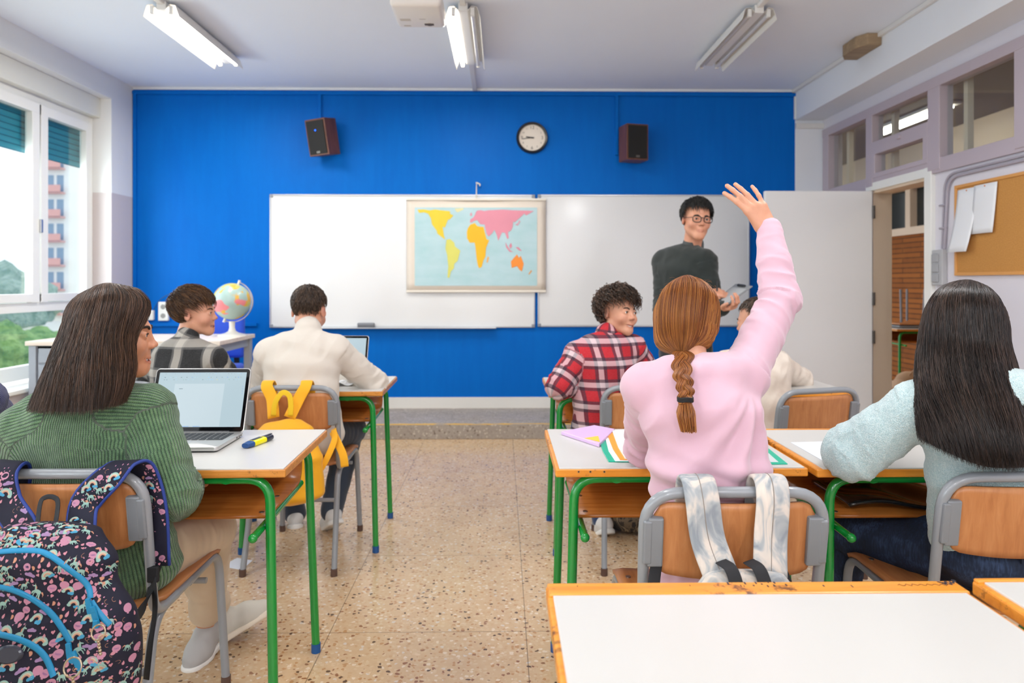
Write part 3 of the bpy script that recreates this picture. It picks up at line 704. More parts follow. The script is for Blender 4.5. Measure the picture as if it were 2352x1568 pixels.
# ------------------------------------------------------------------ things on the right wall
t = thing('cork_board', 'framed orange brown cork board on the pale wall beside the door', 'cork board', (RX, 4.43, 1.292)); L, H = 1.35, 0.576
ck = NT('cork'); ck.base(ck.ramp(ck.noise(ck.coord(), 160, 4, 0.7), [(0.35, '#b9803f'), (0.65, '#cf9650')])); ck.b.inputs['Roughness'].default_value = 0.9; ck = ck.m
b = MB(); b.box(-0.012, -0.001, -L + 0.01, -0.01, 0.01, H - 0.01); b.obj('cork_panel', ck, t)
b = MB(); b.box(-0.02, 0, -L, 0, 0, 0.02, 0.003); b.box(-0.02, 0, -L, 0, H - 0.02, H, 0.003); b.box(-0.0195, 0, -0.02, 0, 0.001, H - 0.001, 0.003); b.box(-0.0195, 0, -L, -L + 0.02, 0.001, H - 0.001, 0.003); b.obj('board_frame', M('pine_frame', '#d99b52', 0.4), t)
pp = M('paper_white', '#eceef2', 0.6)
def sheet(label, y0, y1, z0, z1, dx, curl):
    t = thing('pinned_paper', label, 'paper', (RX - 0.014 - dx, y0, z0), group='papers pinned to the cork board')
    b = MB(); b.grid(lambda u, v: (-curl * (1 - v) ** 2 - 0.004 * math.sin(u * 3.1), -u * (y0 - y1) + (1 - v) * 0.03, v * (z1 - z0)), 8, 8); b.obj('sheet', pp, t, smooth=True, solid=0.0006)
    b = MB(); b.sph((-0.004, -(y0 - y1) / 2, (z1 - z0) - 0.012), 0.005, n=6); b.obj('pin', M('pin_orange', '#d98040', 0.4), t)
sheet('longer white sheet with curling lower end pinned low on the cork board', 4.40, 4.215, 1.44, 1.835, 0.002, 0.05)
sheet('shorter white sheet pinned flat over the edge of the longer sheet', 4.235, 4.035, 1.545, 1.84, 0.008, 0.008)
t = thing('switch_panel', 'vertical grey panel with three light switches between door casing and cork board', 'light switch', (RX, 4.58, 1.25))
b = MB(); b.box(-0.035, 0, -0.055, 0.055, -0.02, 0.215, 0.005); b.obj('back_box', M('switch_grey', '#b5b6ba', 0.45), t)
for k in range(3):
    b = MB(); b.box(-0.045, -0.034, -0.02, 0.048, k * 0.066 + 0.0, k * 0.066 + 0.056, 0.005); b.obj('switch', M('switch_key', '#a3a5aa', 0.4), t)
t = thing('surface_cable', 'grey cable run bending down from under the transom to the light switches', 'cable', (RX - 0.002, 0, 0))
b = MB(); b.tube(fillet([(-0.012, 2.0, 1.93), (-0.012, 4.50, 1.93), (-0.012, 4.535, 1.47)], 0.12, 10), 0.009, 8); b.tube(fillet([(-0.012, 2.0, 1.955), (-0.012, 4.53, 1.955), (-0.012, 4.56, 1.47)], 0.12, 10), 0.007, 8)
for z in (1.6, 1.75): b.box(-0.026, 0, 4.52, 4.575, z, z + 0.012, 0.002)
b.obj('cable_run', M('cable_grey', '#a8a2ae', 0.5), t, smooth=0.6)
t = thing('ceiling_box', 'brown cardboard coloured eight sided box on the edge of ceiling and beam', 'junction box', (BX - 0.03, 5.02, CZ))
b = MB(); b.prism([(0.03, -0.17), (0.03, 0.17), (-0.07, 0.17), (-0.12, 0.09), (-0.12, -0.09), (-0.07, -0.17)], -0.085, 0, bev=0.006); b.obj('box_body', wood('box_brown', '#857058', '#9c8468', '#b29878', 0, 1, 0.7), t)
# ------------------------------------------------------------------ ceiling fittings
m_lampw = M('lamp_white', '#e8e8e6', 0.35); m_refl = M('lamp_reflector', '#efece6', 0.25)
m_on = M('lit_tube', '#ffffff', 0.4, emit=('#fff6e4', 9)); m_off = M('unlit_tube', '#cfcfd4', 0.25)
m_refl_off = M('reflector_inside_shadow', '#8f8880', 0.3, 0.5)
def lamp(label, x, y, lit, rz=0):
    t = thing('fluorescent_lamp', label, 'ceiling light', (x, y, CZ), rz, 'fluorescent ceiling lamps'); L = 0.54
    b = MB(); b.box(-0.03, 0.03, -L, L, -0.055, -0.002, 0.004); b.obj('housing', m_lampw, t)
    for sx in (-1, 1):
        b = MB(); prof = [(sx * 0.03, -0.05), (sx * 0.055, -0.022), (sx * 0.088, -0.028), (sx * 0.110, -0.098)]
        b.grid(lambda u, v: (prof[int(v * 3 + .5)][0], -L + u * 2 * L, prof[int(v * 3 + .5)][1]), 1, 3); b.obj('reflector', m_refl, t, solid=0.002)
        b = MB(); b.cyl((sx * 0.060, -L + 0.02, -0.062), (sx * 0.060, L - 0.02, -0.062), 0.0135, n=14); b.obj('tube', m_on if lit[(sx + 1) // 2] else m_off, t, smooth=0.7)
        for e in (-1, 1): b = MB(); b.box(sx * 0.060 - 0.012, sx * 0.060 + 0.012, e * (L - 0.012) - 0.012, e * (L - 0.012) + 0.012, -0.08, -0.03, 0.003); b.obj('tube_holder', m_lampw, t)
    b = MB(); b.box(-0.018, 0.018, -L - 4.6, -L, -0.024, 0, 0.003); b.obj('feed_conduit', m_trunk, t)
    return t
lamp('lit twin tube ceiling lamp nearest the windows, both tubes on', -2.12, 4.90, (1, 1))
lm = lamp('ceiling lamp beside the projector with only one of its two tubes on', -0.245, 4.90, (1, 0))
b = MB(); b.box(-0.02, 0.02, 0.54, 1.4, -0.024, 0, 0.003); b.obj('feed_conduit', m_trunk, lm)
lamp('unlit twin tube ceiling lamp nearest the corridor side', 1.62, 4.90, (0, 0))
for xx, yy, e in ((-2.12, 4.9, 26), (-0.31, 4.9, 20)):
    area('tube_light', (xx, yy, 2.86), (0, 0, 0), 0.16, 1.0, e, (1.0, 0.96, 0.88))
t = thing('corridor_lamp', 'lit tube lamp on the corridor ceiling seen through the transom panes', 'ceiling light', (4.2, 7.1, 2.95))
b = MB(); b.box(-0.1, 0.1, -0.65, 0.65, -0.03, 0.0, 0.004); b.obj('housing', m_lampw, t)
b = MB(); b.cyl((-0.04, -0.6, -0.05), (-0.04, 0.6, -0.05), 0.016, n=12); b.cyl((0.04, -0.6, -0.05), (0.04, 0.6, -0.05), 0.016, n=12); b.obj('tube', m_on, t)
# projector
p = P(961, 32, 3.9); t = thing('projector', 'white ceiling projector hanging beside the half lit lamp', 'projector', (p.x, 3.93, 2.74))
b = MB(); b.box(-0.14, 0.14, -0.17, 0.17, 0, 0.10, 0.025, 4); b.obj('casing', M('projector_white', '#e6e1dc', 0.35), t, smooth=0.5)
b = MB(); b.box(0.02, 0.075, 0.09, 0.12, -0.002, 0.004, 0.003); b.cyl((0.05, 0.105, -0.003), (0.05, 0.105, 0.003), 0.018, n=14); b.obj('release_knob', M('projector_dark', '#4a3c36', 0.5), t)
b = MB()
for k in range(3): b.box(-0.11, -0.05, 0.02 + k * 0.012, 0.026 + k * 0.012, -0.001, 0.003)
b.box(0.0, 0.035, 0.02, 0.027, -0.001, 0.002); b.box(-0.10, -0.06, 0.12, 0.13, -0.001, 0.002); b.obj('vent_slots', M('projector_vent', '#b9b1a8', 0.6), t)
b = MB(); b.cyl((0, 0, 0.1), (0, 0, CZ - 2.74), 0.025, n=14); b.box(-0.09, 0.09, -0.09, 0.09, 0.09, 0.105, 0.002); b.obj('ceiling_mount', M('mount_white', '#d8d8d8', 0.4), t)
b = MB(); b.cyl((-0.06, 0.16, 0.05), (-0.06, 0.18, 0.05), 0.035, n=18); b.obj('lens', M('lens_black', '#0d0d10', 0.1), t)
# ------------------------------------------------------------------ smooth bodies: distance fields meshed block by block
def vnoise(Pn, seed=0):
    Pn = np.asarray(Pn, dtype=np.float64); i = np.floor(Pn).astype(np.int64); f = Pn - i; f = f * f * (3 - 2 * f); out = 0
    for dx in (0, 1):
        for dy in (0, 1):
            for dz in (0, 1):
                h = (i[:, 0] + dx) * 374761393 + (i[:, 1] + dy) * 668265263 + (i[:, 2] + dz) * 2147483647 + seed * 974711
                h = (h ^ (h >> 13)) * 1274126177; h = (h ^ (h >> 16)) & 0xffff
                w = (f[:, 0] if dx else 1 - f[:, 0]) * (f[:, 1] if dy else 1 - f[:, 1]) * (f[:, 2] if dz else 1 - f[:, 2])
                out = out + w * (h / 65535.0)
    return out * 2 - 1
def fnoise(Pn, seed=0, oct=3):
    o = 0; a = 1.0; s = 0
    for k in range(oct): o = o + a * vnoise(Pn * (2 ** k), seed + k * 17); s += a; a *= 0.5
    return o / s
A3 = lambda v: np.array([float(x) for x in v])
class Prim: pass
class SDF:
    def __init__(s): s.p = []
    def _add(s, f, c, rad, k, sub, tg, uv=None):
        q = Prim(); q.f = f; q.c = A3(c); q.rad = rad; q.k = k; q.sub = sub; q.tag = tg; q.uv = uv; s.p.append(q); return q
    def cap(s, a, b, ra, rb=None, k=0.015, sub=False, tag=0, v0=0.0, ref=(1, 0, 0)):
        a = A3(a); b = A3(b); rb = ra if rb is None else rb; ab = b - a; L2 = max(ab @ ab, 1e-12); L = math.sqrt(L2); n = ab / L
        r = A3(ref); r = r - n * (r @ n)
        if np.linalg.norm(r) < 1e-3: r = A3((0, 1, 0)); r = r - n * (r @ n)
        r /= np.linalg.norm(r); t = np.cross(n, r); rm = (ra + rb) / 2
        def f(P_):
            d = P_ - a; h = np.clip(d @ ab / L2, 0, 1); q = d - h[:, None] * ab
            return np.sqrt((q * q).sum(1)) - (ra + (rb - ra) * h)
        def uv(P_):
            d = P_ - a; return np.stack([np.arctan2(d @ t, d @ r) * rm, v0 + d @ n], 1)
        return s._add(f, (a + b) / 2, L / 2 + max(ra, rb), k, sub, tag, uv)
    def ell(s, c, r, rot=None, k=0.015, sub=False, tag=0):
        c = A3(c); r = A3(r); Rm = np.array(rot) if rot is not None else np.eye(3)
        def f(P_):
            q = (P_ - c) @ Rm / r; m = np.sqrt((q * q).sum(1)); g = np.sqrt(((q / r) ** 2).sum(1)) + 1e-9
            return m * (m - 1) / g
        def uv(P_):
            q = (P_ - c) @ Rm; return np.stack([np.arctan2(q[:, 0], -q[:, 1]) * (r[0] + r[1]) / 2, q[:, 2]], 1)
        return s._add(f, c, max(r), k, sub, tag, uv)
    def tub(s, pts, rad, xdir=(1, 0, 0), k=0.02, tag=0, v0=0.0, endf=0.8):
        """chain of elliptical sections (rx along xdir, ry across)"""
        pts = [A3(p) for p in pts]; X = A3(xdir)
        for i in range(len(pts) - 1):
            a, b = pts[i], pts[i + 1]; ab = b - a; L2 = ab @ ab; L = math.sqrt(L2); n = ab / L
            x = X - n * (X @ n); x /= np.linalg.norm(x); y = np.cross(n, x); (ax, ay), (bx_, by_) = rad[i], rad[i + 1]
            def f(P_, a=a, ab=ab, L2=L2, n=n, x=x, y=y, ax=ax, ay=ay, bx_=bx_, by_=by_):
                d = P_ - a; h = np.clip(d @ ab / L2, 0, 1); q = d - h[:, None] * ab
                rx = ax + (bx_ - ax) * h; ry = ay + (by_ - ay) * h; rn = np.minimum(rx, ry) * endf
                u = q @ x / rx; v = q @ y / ry; w = q @ n / rn; m = np.sqrt(u * u + v * v + w * w)
                g = np.sqrt((u / rx) ** 2 + (v / ry) ** 2 + (w / rn) ** 2) + 1e-9
                return m * (m - 1) / g
            def uv(P_, a=a, n=n, x=x, y=y, rm=(ax + ay) / 2, v0=v0):
                d = P_ - a; return np.stack([np.arctan2(d @ x, -(d @ y)) * rm * 0 + np.arctan2(d @ x, d @ y) * 0.15, v0 + d @ n], 1)
            s._add(f, (a + b) / 2, L / 2 + max(ax, ay, bx_, by_), k, False, tag, uv); v0 += L
        return s
    def ev(s, P_, prims=None):
        d = np.full(len(P_), 1.0)
        for q in (s.p if prims is None else prims):
            e = q.f(P_); k = q.k
            if q.sub:
                e = -e; h = np.clip(0.5 - 0.5 * (e - d) / k * -1, 0, 1) if False else np.clip(0.5 + 0.5 * (e - d) / k, 0, 1)
                d = d + (e - d) * h + k * h * (1 - h)
            else:
                h = np.clip(0.5 + 0.5 * (d - e) / k, 0, 1); d = d + (e - d) * h - k * h * (1 - h)
        return d
    def mesh(s, res):
        lo = np.min([q.c - q.rad for q in s.p if not q.sub], axis=0) - 3 * res; hi = np.max([q.c + q.rad for q in s.p if not q.sub], axis=0) + 3 * res
        n = 14; nb = np.ceil((hi - lo) / (res * n)).astype(int); rb = res * (n + 2) * 0.87
        g = np.arange(n + 2) - 1; gx, gy, gz = np.meshgrid(g, g, g, indexing='ij'); loc = np.stack([gx, gy, gz], -1).reshape(-1, 3)
        C = np.array([q.c for q in s.p]); RR = np.array([q.rad + q.k for q in s.p])
        allV = []; allK = []; allQ = []; big = 1 << 20
        def key(I): return (I[..., 0] + 2).astype(np.int64) * big * big + (I[..., 1] + 2) * big + (I[..., 2] + 2)
        for bi in range(nb[0]):
            for bj in range(nb[1]):
                for bk in range(nb[2]):
                    o = np.array([bi, bj, bk]) * n; cen = lo + (o + (n) / 2) * res
                    dd = np.sqrt(((C - cen) ** 2).sum(1)) - RR
                    pr = [q for q, z in zip(s.p, dd) if z < rb]
                    if not any(not q.sub for q in pr): continue
                    dc = s.ev(cen[None], pr)[0]
                    if abs(dc) > rb * 1.25 + 0.02: continue
                    I = loc + o; V = s.ev(lo + I * res, pr).reshape(n + 2, n + 2, n + 2); ins = V < 0
                    if ins.all() or not ins.any(): continue
                    cnt = sum(ins[a:a + n + 1, b:b + n + 1, c:c + n + 1].astype(np.int8) for a in (0, 1) for b in (0, 1) for c in (0, 1))
                    cells = np.argwhere((cnt > 0) & (cnt < 8))
                    if not len(cells): continue
                    acc = np.zeros((len(cells), 3)); num = np.zeros(len(cells))
                    for ax in range(3):
                        for u in (0, 1):
                            for w in (0, 1):
                                A = cells.copy(); oth = [x for x in range(3) if x != ax]; A[:, oth[0]] += u; A[:, oth[1]] += w; B = A.copy(); B[:, ax] += 1
                                va = V[A[:, 0], A[:, 1], A[:, 2]]; vb = V[B[:, 0], B[:, 1], B[:, 2]]; m = (va < 0) != (vb < 0)
                                t = np.where(m, va / np.where(m, va - vb, 1), 0); pnt = A.astype(float); pnt[:, ax] += t
                                acc[m] += pnt[m]; num[m] += 1
                    pos = lo + (acc / num[:, None] + o - 1) * res
                    allV.append(pos); allK.append(key(cells + o - 1))
                    for ax in range(3):
                        oth = [x for x in range(3) if x != ax]
                        sl = [slice(1, n + 1)] * 3; a_ = ins[tuple(sl)]; sl2 = list(sl); sl2[ax] = slice(2, n + 2); b_ = ins[tuple(sl2)]
                        e = np.argwhere(a_ != b_)
                        if not len(e): continue
                        flip = a_[e[:, 0], e[:, 1], e[:, 2]]; e = e + 1; q = []
                        for (u, w) in ((0, 0), (-1, 0), (-1, -1), (0, -1)):
                            c_ = e.copy(); c_[:, oth[0]] += u; c_[:, oth[1]] += w; q.append(key(c_ + o - 1))
                        q = np.stack(q, 1)
                        fl = flip if ax != 1 else ~flip
                        q[~fl] = q[~fl][:, ::-1]
                        allQ.append(q)
        V = np.concatenate(allV); K = np.concatenate(allK); Q = np.concatenate(allQ)
        uk, idx = np.unique(K, return_index=True); V = V[idx]; F = np.searchsorted(uk, Q)
        ok = (F < len(uk)).all(1); F = F[ok]
        return V, F
def vnormals(V, F):
    n = np.cross(V[F[:, 2]] - V[F[:, 0]], V[F[:, 3]] - V[F[:, 1]]); N = np.zeros_like(V)
    for k in range(4): np.add.at(N, F[:, k], n)
    return N / (np.linalg.norm(N, axis=1)[:, None] + 1e-12)
def sdf_obj(name, S, res, mat, parent=None, disp=None, attrs=None, drop=None, st=True):
    V, F = S.mesh(res)
    N = vnormals(V, F); A = {}
    pr = [q for q in S.p if not q.sub]
    if st:
        best = np.full(len(V), 9.0); UV = np.zeros((len(V), 3))
        for i, q in enumerate(pr):
            m = ((V - q.c) ** 2).sum(1) < (q.rad + 0.06) ** 2
            if not m.any() or q.uv is None: continue
            d = q.f(V[m]); w = np.where(m)[0][d < best[m]]; dm = d[d < best[m]]
            best[w] = dm; uvv = q.uv(V[w]); UV[w, 0] = uvv[:, 0]; UV[w, 1] = uvv[:, 1]; UV[w, 2] = q.tag
        A['st'] = ('FLOAT_VECTOR', UV)
    else: UV = None
    if disp is not None: V = V + N * disp(V, N, UV)[:, None]
    if attrs: A.update(attrs(V, N, UV))
    if drop is not None:
        m = drop(V); F = F[~m[F].any(1)]
        used = np.zeros(len(V), bool); used[F.ravel()] = True; mp = np.cumsum(used) - 1; V = V[used]; F = mp[F]
        A = {k: (a, np.asarray(b)[used]) for k, (a, b) in A.items()}
    return mesh_from(name, V, F, mat, parent, True, A)
# ------------------------------------------------------------------ frames
def frame(yaw, pitch=0.0, roll=0.0):
    """columns = local x (right), y (forward), z (up); yaw 0 faces +Y, negative turns towards +X"""
    return (Matrix.Rotation(R(yaw), 3, 'Z') @ Matrix.Rotation(R(pitch), 3, 'X') @ Matrix.Rotation(R(roll), 3, 'Y'))
class Fr:
    def __init__(s, o, m, sc=1.0): s.o = Vector(o); s.m = m; s.sc = sc
    def __call__(s, x, y, z): return s.o + s.m @ (Vector((x, y, z)) * s.sc)
    def rot(s): return [list(r) for r in s.m]
    def inv(s, V): return ((V - A3(s.o)) @ np.array([list(r) for r in s.m])) / s.sc
ADULT = False
def head_prims(S, H, smile=0.5, female=False, ears=True):
    sc = H.sc; rm = H.rot(); kd = 0.0 if ADULT else 1.0
    def E(x, y, z, rx, ry, rz, k=0.015, **kw): S.ell(H(x, y, z), (rx * sc, ry * sc, rz * sc), rm, k * sc, **kw)
    def C(a, b, ra, rb=None, k=0.015, **kw): S.cap(H(*a), H(*b), ra * sc, (rb if rb is not None else ra) * sc, k * sc, **kw)
    E(0, -0.012, 0.035, 0.073, 0.092, 0.083)
    E(0, 0.024, -0.022, 0.060, 0.062, 0.082, 0.03)
    for s in (-1, 1):
        C((s * 0.048, -0.002, -0.050), (s * 0.013, 0.066, -0.098 + 0.006 * kd), 0.019 - 0.004 * kd, 0.017 - 0.003 * kd, 0.03)
        E(s * (0.036 + 0.002 * smile), 0.058 + 0.004 * smile, -0.034 + 0.004 * smile, 0.024 + 0.002 * kd, 0.025, 0.021 + 0.003 * kd, 0.020 + 0.006 * kd)
    E(0, 0.072 - 0.003 * kd, -0.099 + 0.007 * kd, 0.018 - 0.003 * kd, 0.013, 0.014 - 0.002 * kd, 0.022)
    C((0, 0.068, -0.055), (0, 0.068, -0.082), 0.022, 0.018, 0.025)
    for s in (-1, 1):
        C((s * 0.010, 0.082, 0.020), (s * 0.042, 0.068, 0.020), 0.009 if not female else 0.007, 0.007, 0.015)
        E(s * 0.032, 0.100, 0.001, 0.016, 0.017, 0.011, 0.014, sub=True)
    C((0, 0.083, 0.014), (0, 0.101 - 0.003 * kd, -0.022), 0.0075 - 0.001 * kd, 0.0095 - 0.0015 * kd, 0.012)
    E(0, 0.105 - 0.004 * kd, -0.026, 0.0105 - 0.001 * kd, 0.0105, 0.0095 - 0.001 * kd, 0.006)
    for s in (-1, 1): E(s * 0.0115, 0.095, -0.030, 0.0075, 0.010, 0.0075, 0.005)
    for s in (-1, 1):
        E(s * 0.0315, 0.077, 0.001, 0.0165, 0.0135, 0.0125, 0.004)
        E(s * 0.0315, 0.094, 0.0005, 0.0122, 0.012, 0.0042, 0.0015, sub=True)
    # mouth: lips follow one smiling curve, opened wider the broader the smile
    w = 0.0225 + 0.0065 * smile; up = 0.009 * smile; op = 0.0095 * max(0.0, smile - 0.25)
    def mouth(t, dz=0.0, dy=0.0):
        x = w * t; return (x, 0.0895 - 0.016 * t * t + dy, -0.0645 + up * t * t + dz)
    ts = [-1, -0.66, -0.33, 0, 0.33, 0.66, 1]
    for a, b in zip(ts, ts[1:]):
        h = lambda t: (1 - t * t) ** 0.5
        ru = lambda t: 0.0022 + 0.0022 * h(t); rl = lambda t: 0.0022 + 0.0034 * h(t)
        C(mouth(a, 0.0030 * h(a), 0.001), mouth(b, 0.0030 * h(b), 0.001), ru(a), ru(b), 0.003, tag=1)
        C(mouth(a, -(0.0035 + op) * h(a)), mouth(b, -(0.0035 + op) * h(b)), rl(a), rl(b), 0.003, tag=1)
    for a, b in zip(ts[:-1], ts[1:]):
        h = lambda t: max(0.0, 1 - t * t) ** 0.5; rr = lambda t: 0.0010 + op * 0.55 * h(t)
        C(mouth(a * 0.9, -0.001 - op * 0.5 * h(a), -0.001), mouth(b * 0.9, -0.001 - op * 0.5 * h(b), -0.001), rr(a), rr(b), 0.0012, sub=True)
    for sx in ((-1, 1) if ADULT else ()):
        C((sx * (w + 0.006), 0.070, -0.052 + up), (sx * 0.021, 0.088, -0.034), 0.0010, 0.0006, 0.004, sub=True)
    if ears:
        for s in (-1, 1):
            er = (H.m @ Matrix.Rotation(R(s * -22), 3, 'Z') @ Matrix.Rotation(R(12), 3, 'X')); er = [list(r) for r in er]
            S.ell(H(s * 0.077, -0.010, -0.004), (0.0085 * sc, 0.0175 * sc, 0.030 * sc), er, 0.006 * sc)
            S.ell(H(s * 0.086, -0.006, 0.000), (0.0065 * sc, 0.0105 * sc, 0.019 * sc), er, 0.004 * sc, sub=True)
def face_parts(H, root, iris='#3a2416', brow='#2a1a12', smile=0.5, brow_w=0.0042, look=(0, 0)):
    sc = H.sc
    for s in (-1, 1):
        b = bmesh.new(); bmesh.ops.create_uvsphere(b, u_segments=20, v_segments=14, radius=0.0118 * sc)
        q = MB(); q.add(b); m = Matrix.Translation(H(s * 0.0315, 0.0775, 0.0008)) @ (H.m @ Matrix.Rotation(R(look[0]), 3, 'Z') @ Matrix.Rotation(R(look[1]), 3, 'X')).to_4x4()
        e = q.obj('eye', eye_mat(iris), root, smooth=True); e.matrix_world = m; e.data.transform(Matrix.Rotation(-math.pi / 2, 4, 'X'))
        q = MB(); pts = smooth_path([H(s * 0.013, 0.0895, 0.0175), H(s * 0.026, 0.0885, 0.0235), H(s * 0.040, 0.0785, 0.0215), H(s * 0.050, 0.0655, 0.0145)], 5)
        n = len(pts); q.tube(pts, [brow_w * sc * (0.85 - 0.6 * (i / n) ** 2) for i in range(n)], 6); q.obj('eyebrow', M('brow' + brow, brow, 0.8), root, smooth=True)
        q = MB(); pts = smooth_path([H(s * 0.0195, 0.0875, 0.0022), H(s * 0.027, 0.0905, 0.0058), H(s * 0.036, 0.0885, 0.0055), H(s * 0.0445, 0.0815, 0.0008)], 4); q.tube(pts, 0.0011 * sc, 5); q.obj('eyelash', M('lash_dark', '#140d0a', 0.7), root, smooth=True)
    if smile > 0.3:
        w = 0.0225 + 0.0065 * smile; up = 0.009 * smile; op = 0.0095 * max(0.0, smile - 0.25)
        q = MB(); q.grid(lambda u, v: H(w * 0.84 * (u * 2 - 1), 0.0868 - 0.016 * (u * 2 - 1) ** 2 * 0.8, -0.0620 + up * (u * 2 - 1) ** 2 - v * (0.003 + op * 0.85 * (1 - (u * 2 - 1) ** 2))), 14, 2)
        q.obj('teeth', M('teeth', '#f4efe6', 0.2), root, smooth=True, solid=0.001)
        q = MB(); q.grid(lambda u, v: H(w * 0.9 * (u * 2 - 1), 0.0830 - 0.016 * (u * 2 - 1) ** 2, -0.0590 + up * (u * 2 - 1) ** 2 - v * (0.008 + op)), 10, 2)
        q.obj('mouth_inside', M('mouth_dark', '#4a1a18', 0.6), root, smooth=True)
def eye_mat(iris):
    nm = 'eye' + iris
    if nm in MATS: return MATS[nm]
    t = NT(nm); s = t.sep(t.coord()); z = s[2]      # after the turn the pupil looks along +Y, mesh pole on Z before it
    y = s[1]; rr = t.math('SQRT', t.math('ADD', t.math('POWER', s[0], 2), t.math('POWER', s[2], 2)))
    fr_ = t.math('GREATER_THAN', y, 0.0)
    c = t.ramp(t.math('MULTIPLY', rr, 100.0), [(0, '#050404'), (0.22, '#050404'), (0.26, iris), (0.50, iris), (0.56, '#1a100a'), (0.60, '#e9e3de')])
    c = t.mix(fr_, '#e9e3de', c); t.base(c); t.b.inputs['Roughness'].default_value = 0.08; MATS[nm] = t.m; return t.m
def skin_mat(name, col, lip='#b5605a', deep='#c8704e'):
    t = NT(name); v = t.coord(); n_ = t.noise(v, 28, 4, 0.6); c = t.mix(t.math('MULTIPLY', n_, 0.45), col, deep)
    a = t.attr('lip'); c = t.mix(a.outputs['Fac'], c, lip); t.base(c)
    t.b.inputs['Roughness'].default_value = 0.48; t.b.inputs['Subsurface Weight'].default_value = 0.12; t.b.inputs['Subsurface Radius'].default_value = (0.01, 0.004, 0.002); t.b.inputs['Subsurface Scale'].default_value = 0.6
    t.bump(t.noise(v, 260, 3), 0.10, 0.0006); return t.m
def skin_attrs(H, S, blush=0.5):
    def f(V, N, UV):
        L = H.inv(V); dl = np.full(len(V), 1.0); m = (L[:, 1] > 0.05) & (np.abs(L[:, 2] + 0.065) < 0.03)
        for q in S.p:
            if q.tag == 1 and m.any(): dl[m] = np.minimum(dl[m], q.f(V[m]))
        lip = np.clip(1 - dl / 0.0012, 0, 1) * 0.75
        bl = np.exp(-(((np.abs(L[:, 0]) - 0.042) / 0.022) ** 2 + ((L[:, 2] + 0.035) / 0.022) ** 2 + ((L[:, 1] - 0.06) / 0.04) ** 2)) * 0.35 * blush
        er = np.exp(-(((np.abs(L[:, 0]) - 0.082) / 0.010) ** 2 + ((L[:, 2]) / 0.04) ** 2)) * 0.35 * blush
        ns = np.exp(-((L[:, 0] / 0.014) ** 2 + ((L[:, 2] + 0.026) / 0.014) ** 2 + ((L[:, 1] - 0.105) / 0.015) ** 2)) * 0.25 * blush
        return {'lip': ('FLOAT', np.clip(lip + bl + er + ns, 0, 1))}
    return f
def hand_prims(S, H, side=1, curl=(20, 25, 25, 30), spread=(8, 2, -5, -12), thumb=(35, 20), L=1.0):
    """H frame: origin wrist, +y along fingers, +z back of hand; thumb on side*+x. curl per finger in degrees per joint (bends to -z)"""
    sc = H.sc
    def C(a, b, ra, rb, k=0.006): S.cap(a, b, ra * sc, rb * sc, k * sc)
    xs = (0.028, 0.0095, -0.0095, -0.027); base = (0.083, 0.087, 0.083, 0.073); ln = ((0.045, 0.027, 0.022), (0.050, 0.031, 0.023), (0.046, 0.029, 0.023), (0.036, 0.022, 0.020)); rd = (0.0090, 0.0092, 0.0087, 0.0076)
    C(H(0, -0.03, 0), H(0, 0.012, 0), 0.024, 0.024, 0.02)
    for i in range(4):
        x = xs[i] * side; C(H(x * 0.55, 0.008, 0), H(x, base[i], 0.001), 0.0135, 0.0115, 0.014)
    for i in range(4):
        x = xs[i] * side; p = Vector((x, base[i], 0.001)); a = R(curl[i]); sp = R(spread[i]) * side; ang = 0.0; r0 = rd[i]
        cu = (0.7, 1.15, 0.8)
        for j in range(3):
            ang += a * cu[j]; d = Vector((math.sin(sp) * math.cos(ang), math.cos(sp) * math.cos(ang), -math.sin(ang))); q = p + d * ln[i][j] * L
            C(H(*p), H(*q), r0, r0 * 0.93, 0.004 if j else 0.008); p = q; r0 *= 0.92
    t0 = Vector((side * 0.020, 0.022, -0.008)); a1, a2 = R(thumb[0]), R(thumb[1])
    d = Vector((side * math.sin(a1), math.cos(a1), -0.25)).normalized(); q = t0 + d * 0.042; C(H(*t0), H(*q), 0.0145, 0.0115, 0.014)
    a1 -= a2 * 0.6; d = Vector((side * math.sin(a1), math.cos(a1), -0.25)).normalized(); r = q + d * 0.032; C(H(*q), H(*r), 0.0112, 0.0098)
    a1 -= a2; d = Vector((side * math.sin(a1), math.cos(a1), -0.3)).normalized(); C(H(*r), H(*(r + d * 0.024)), 0.0098, 0.0078)
def aim(o, y, z, sc):
    """frame with +y along y and +z near z"""
    y = Vector(y).normalized(); z = Vector(z); z = (z - y * z.dot(y)).normalized(); x = y.cross(z)
    return Fr(o, Matrix((x, y, z)).transposed(), sc)
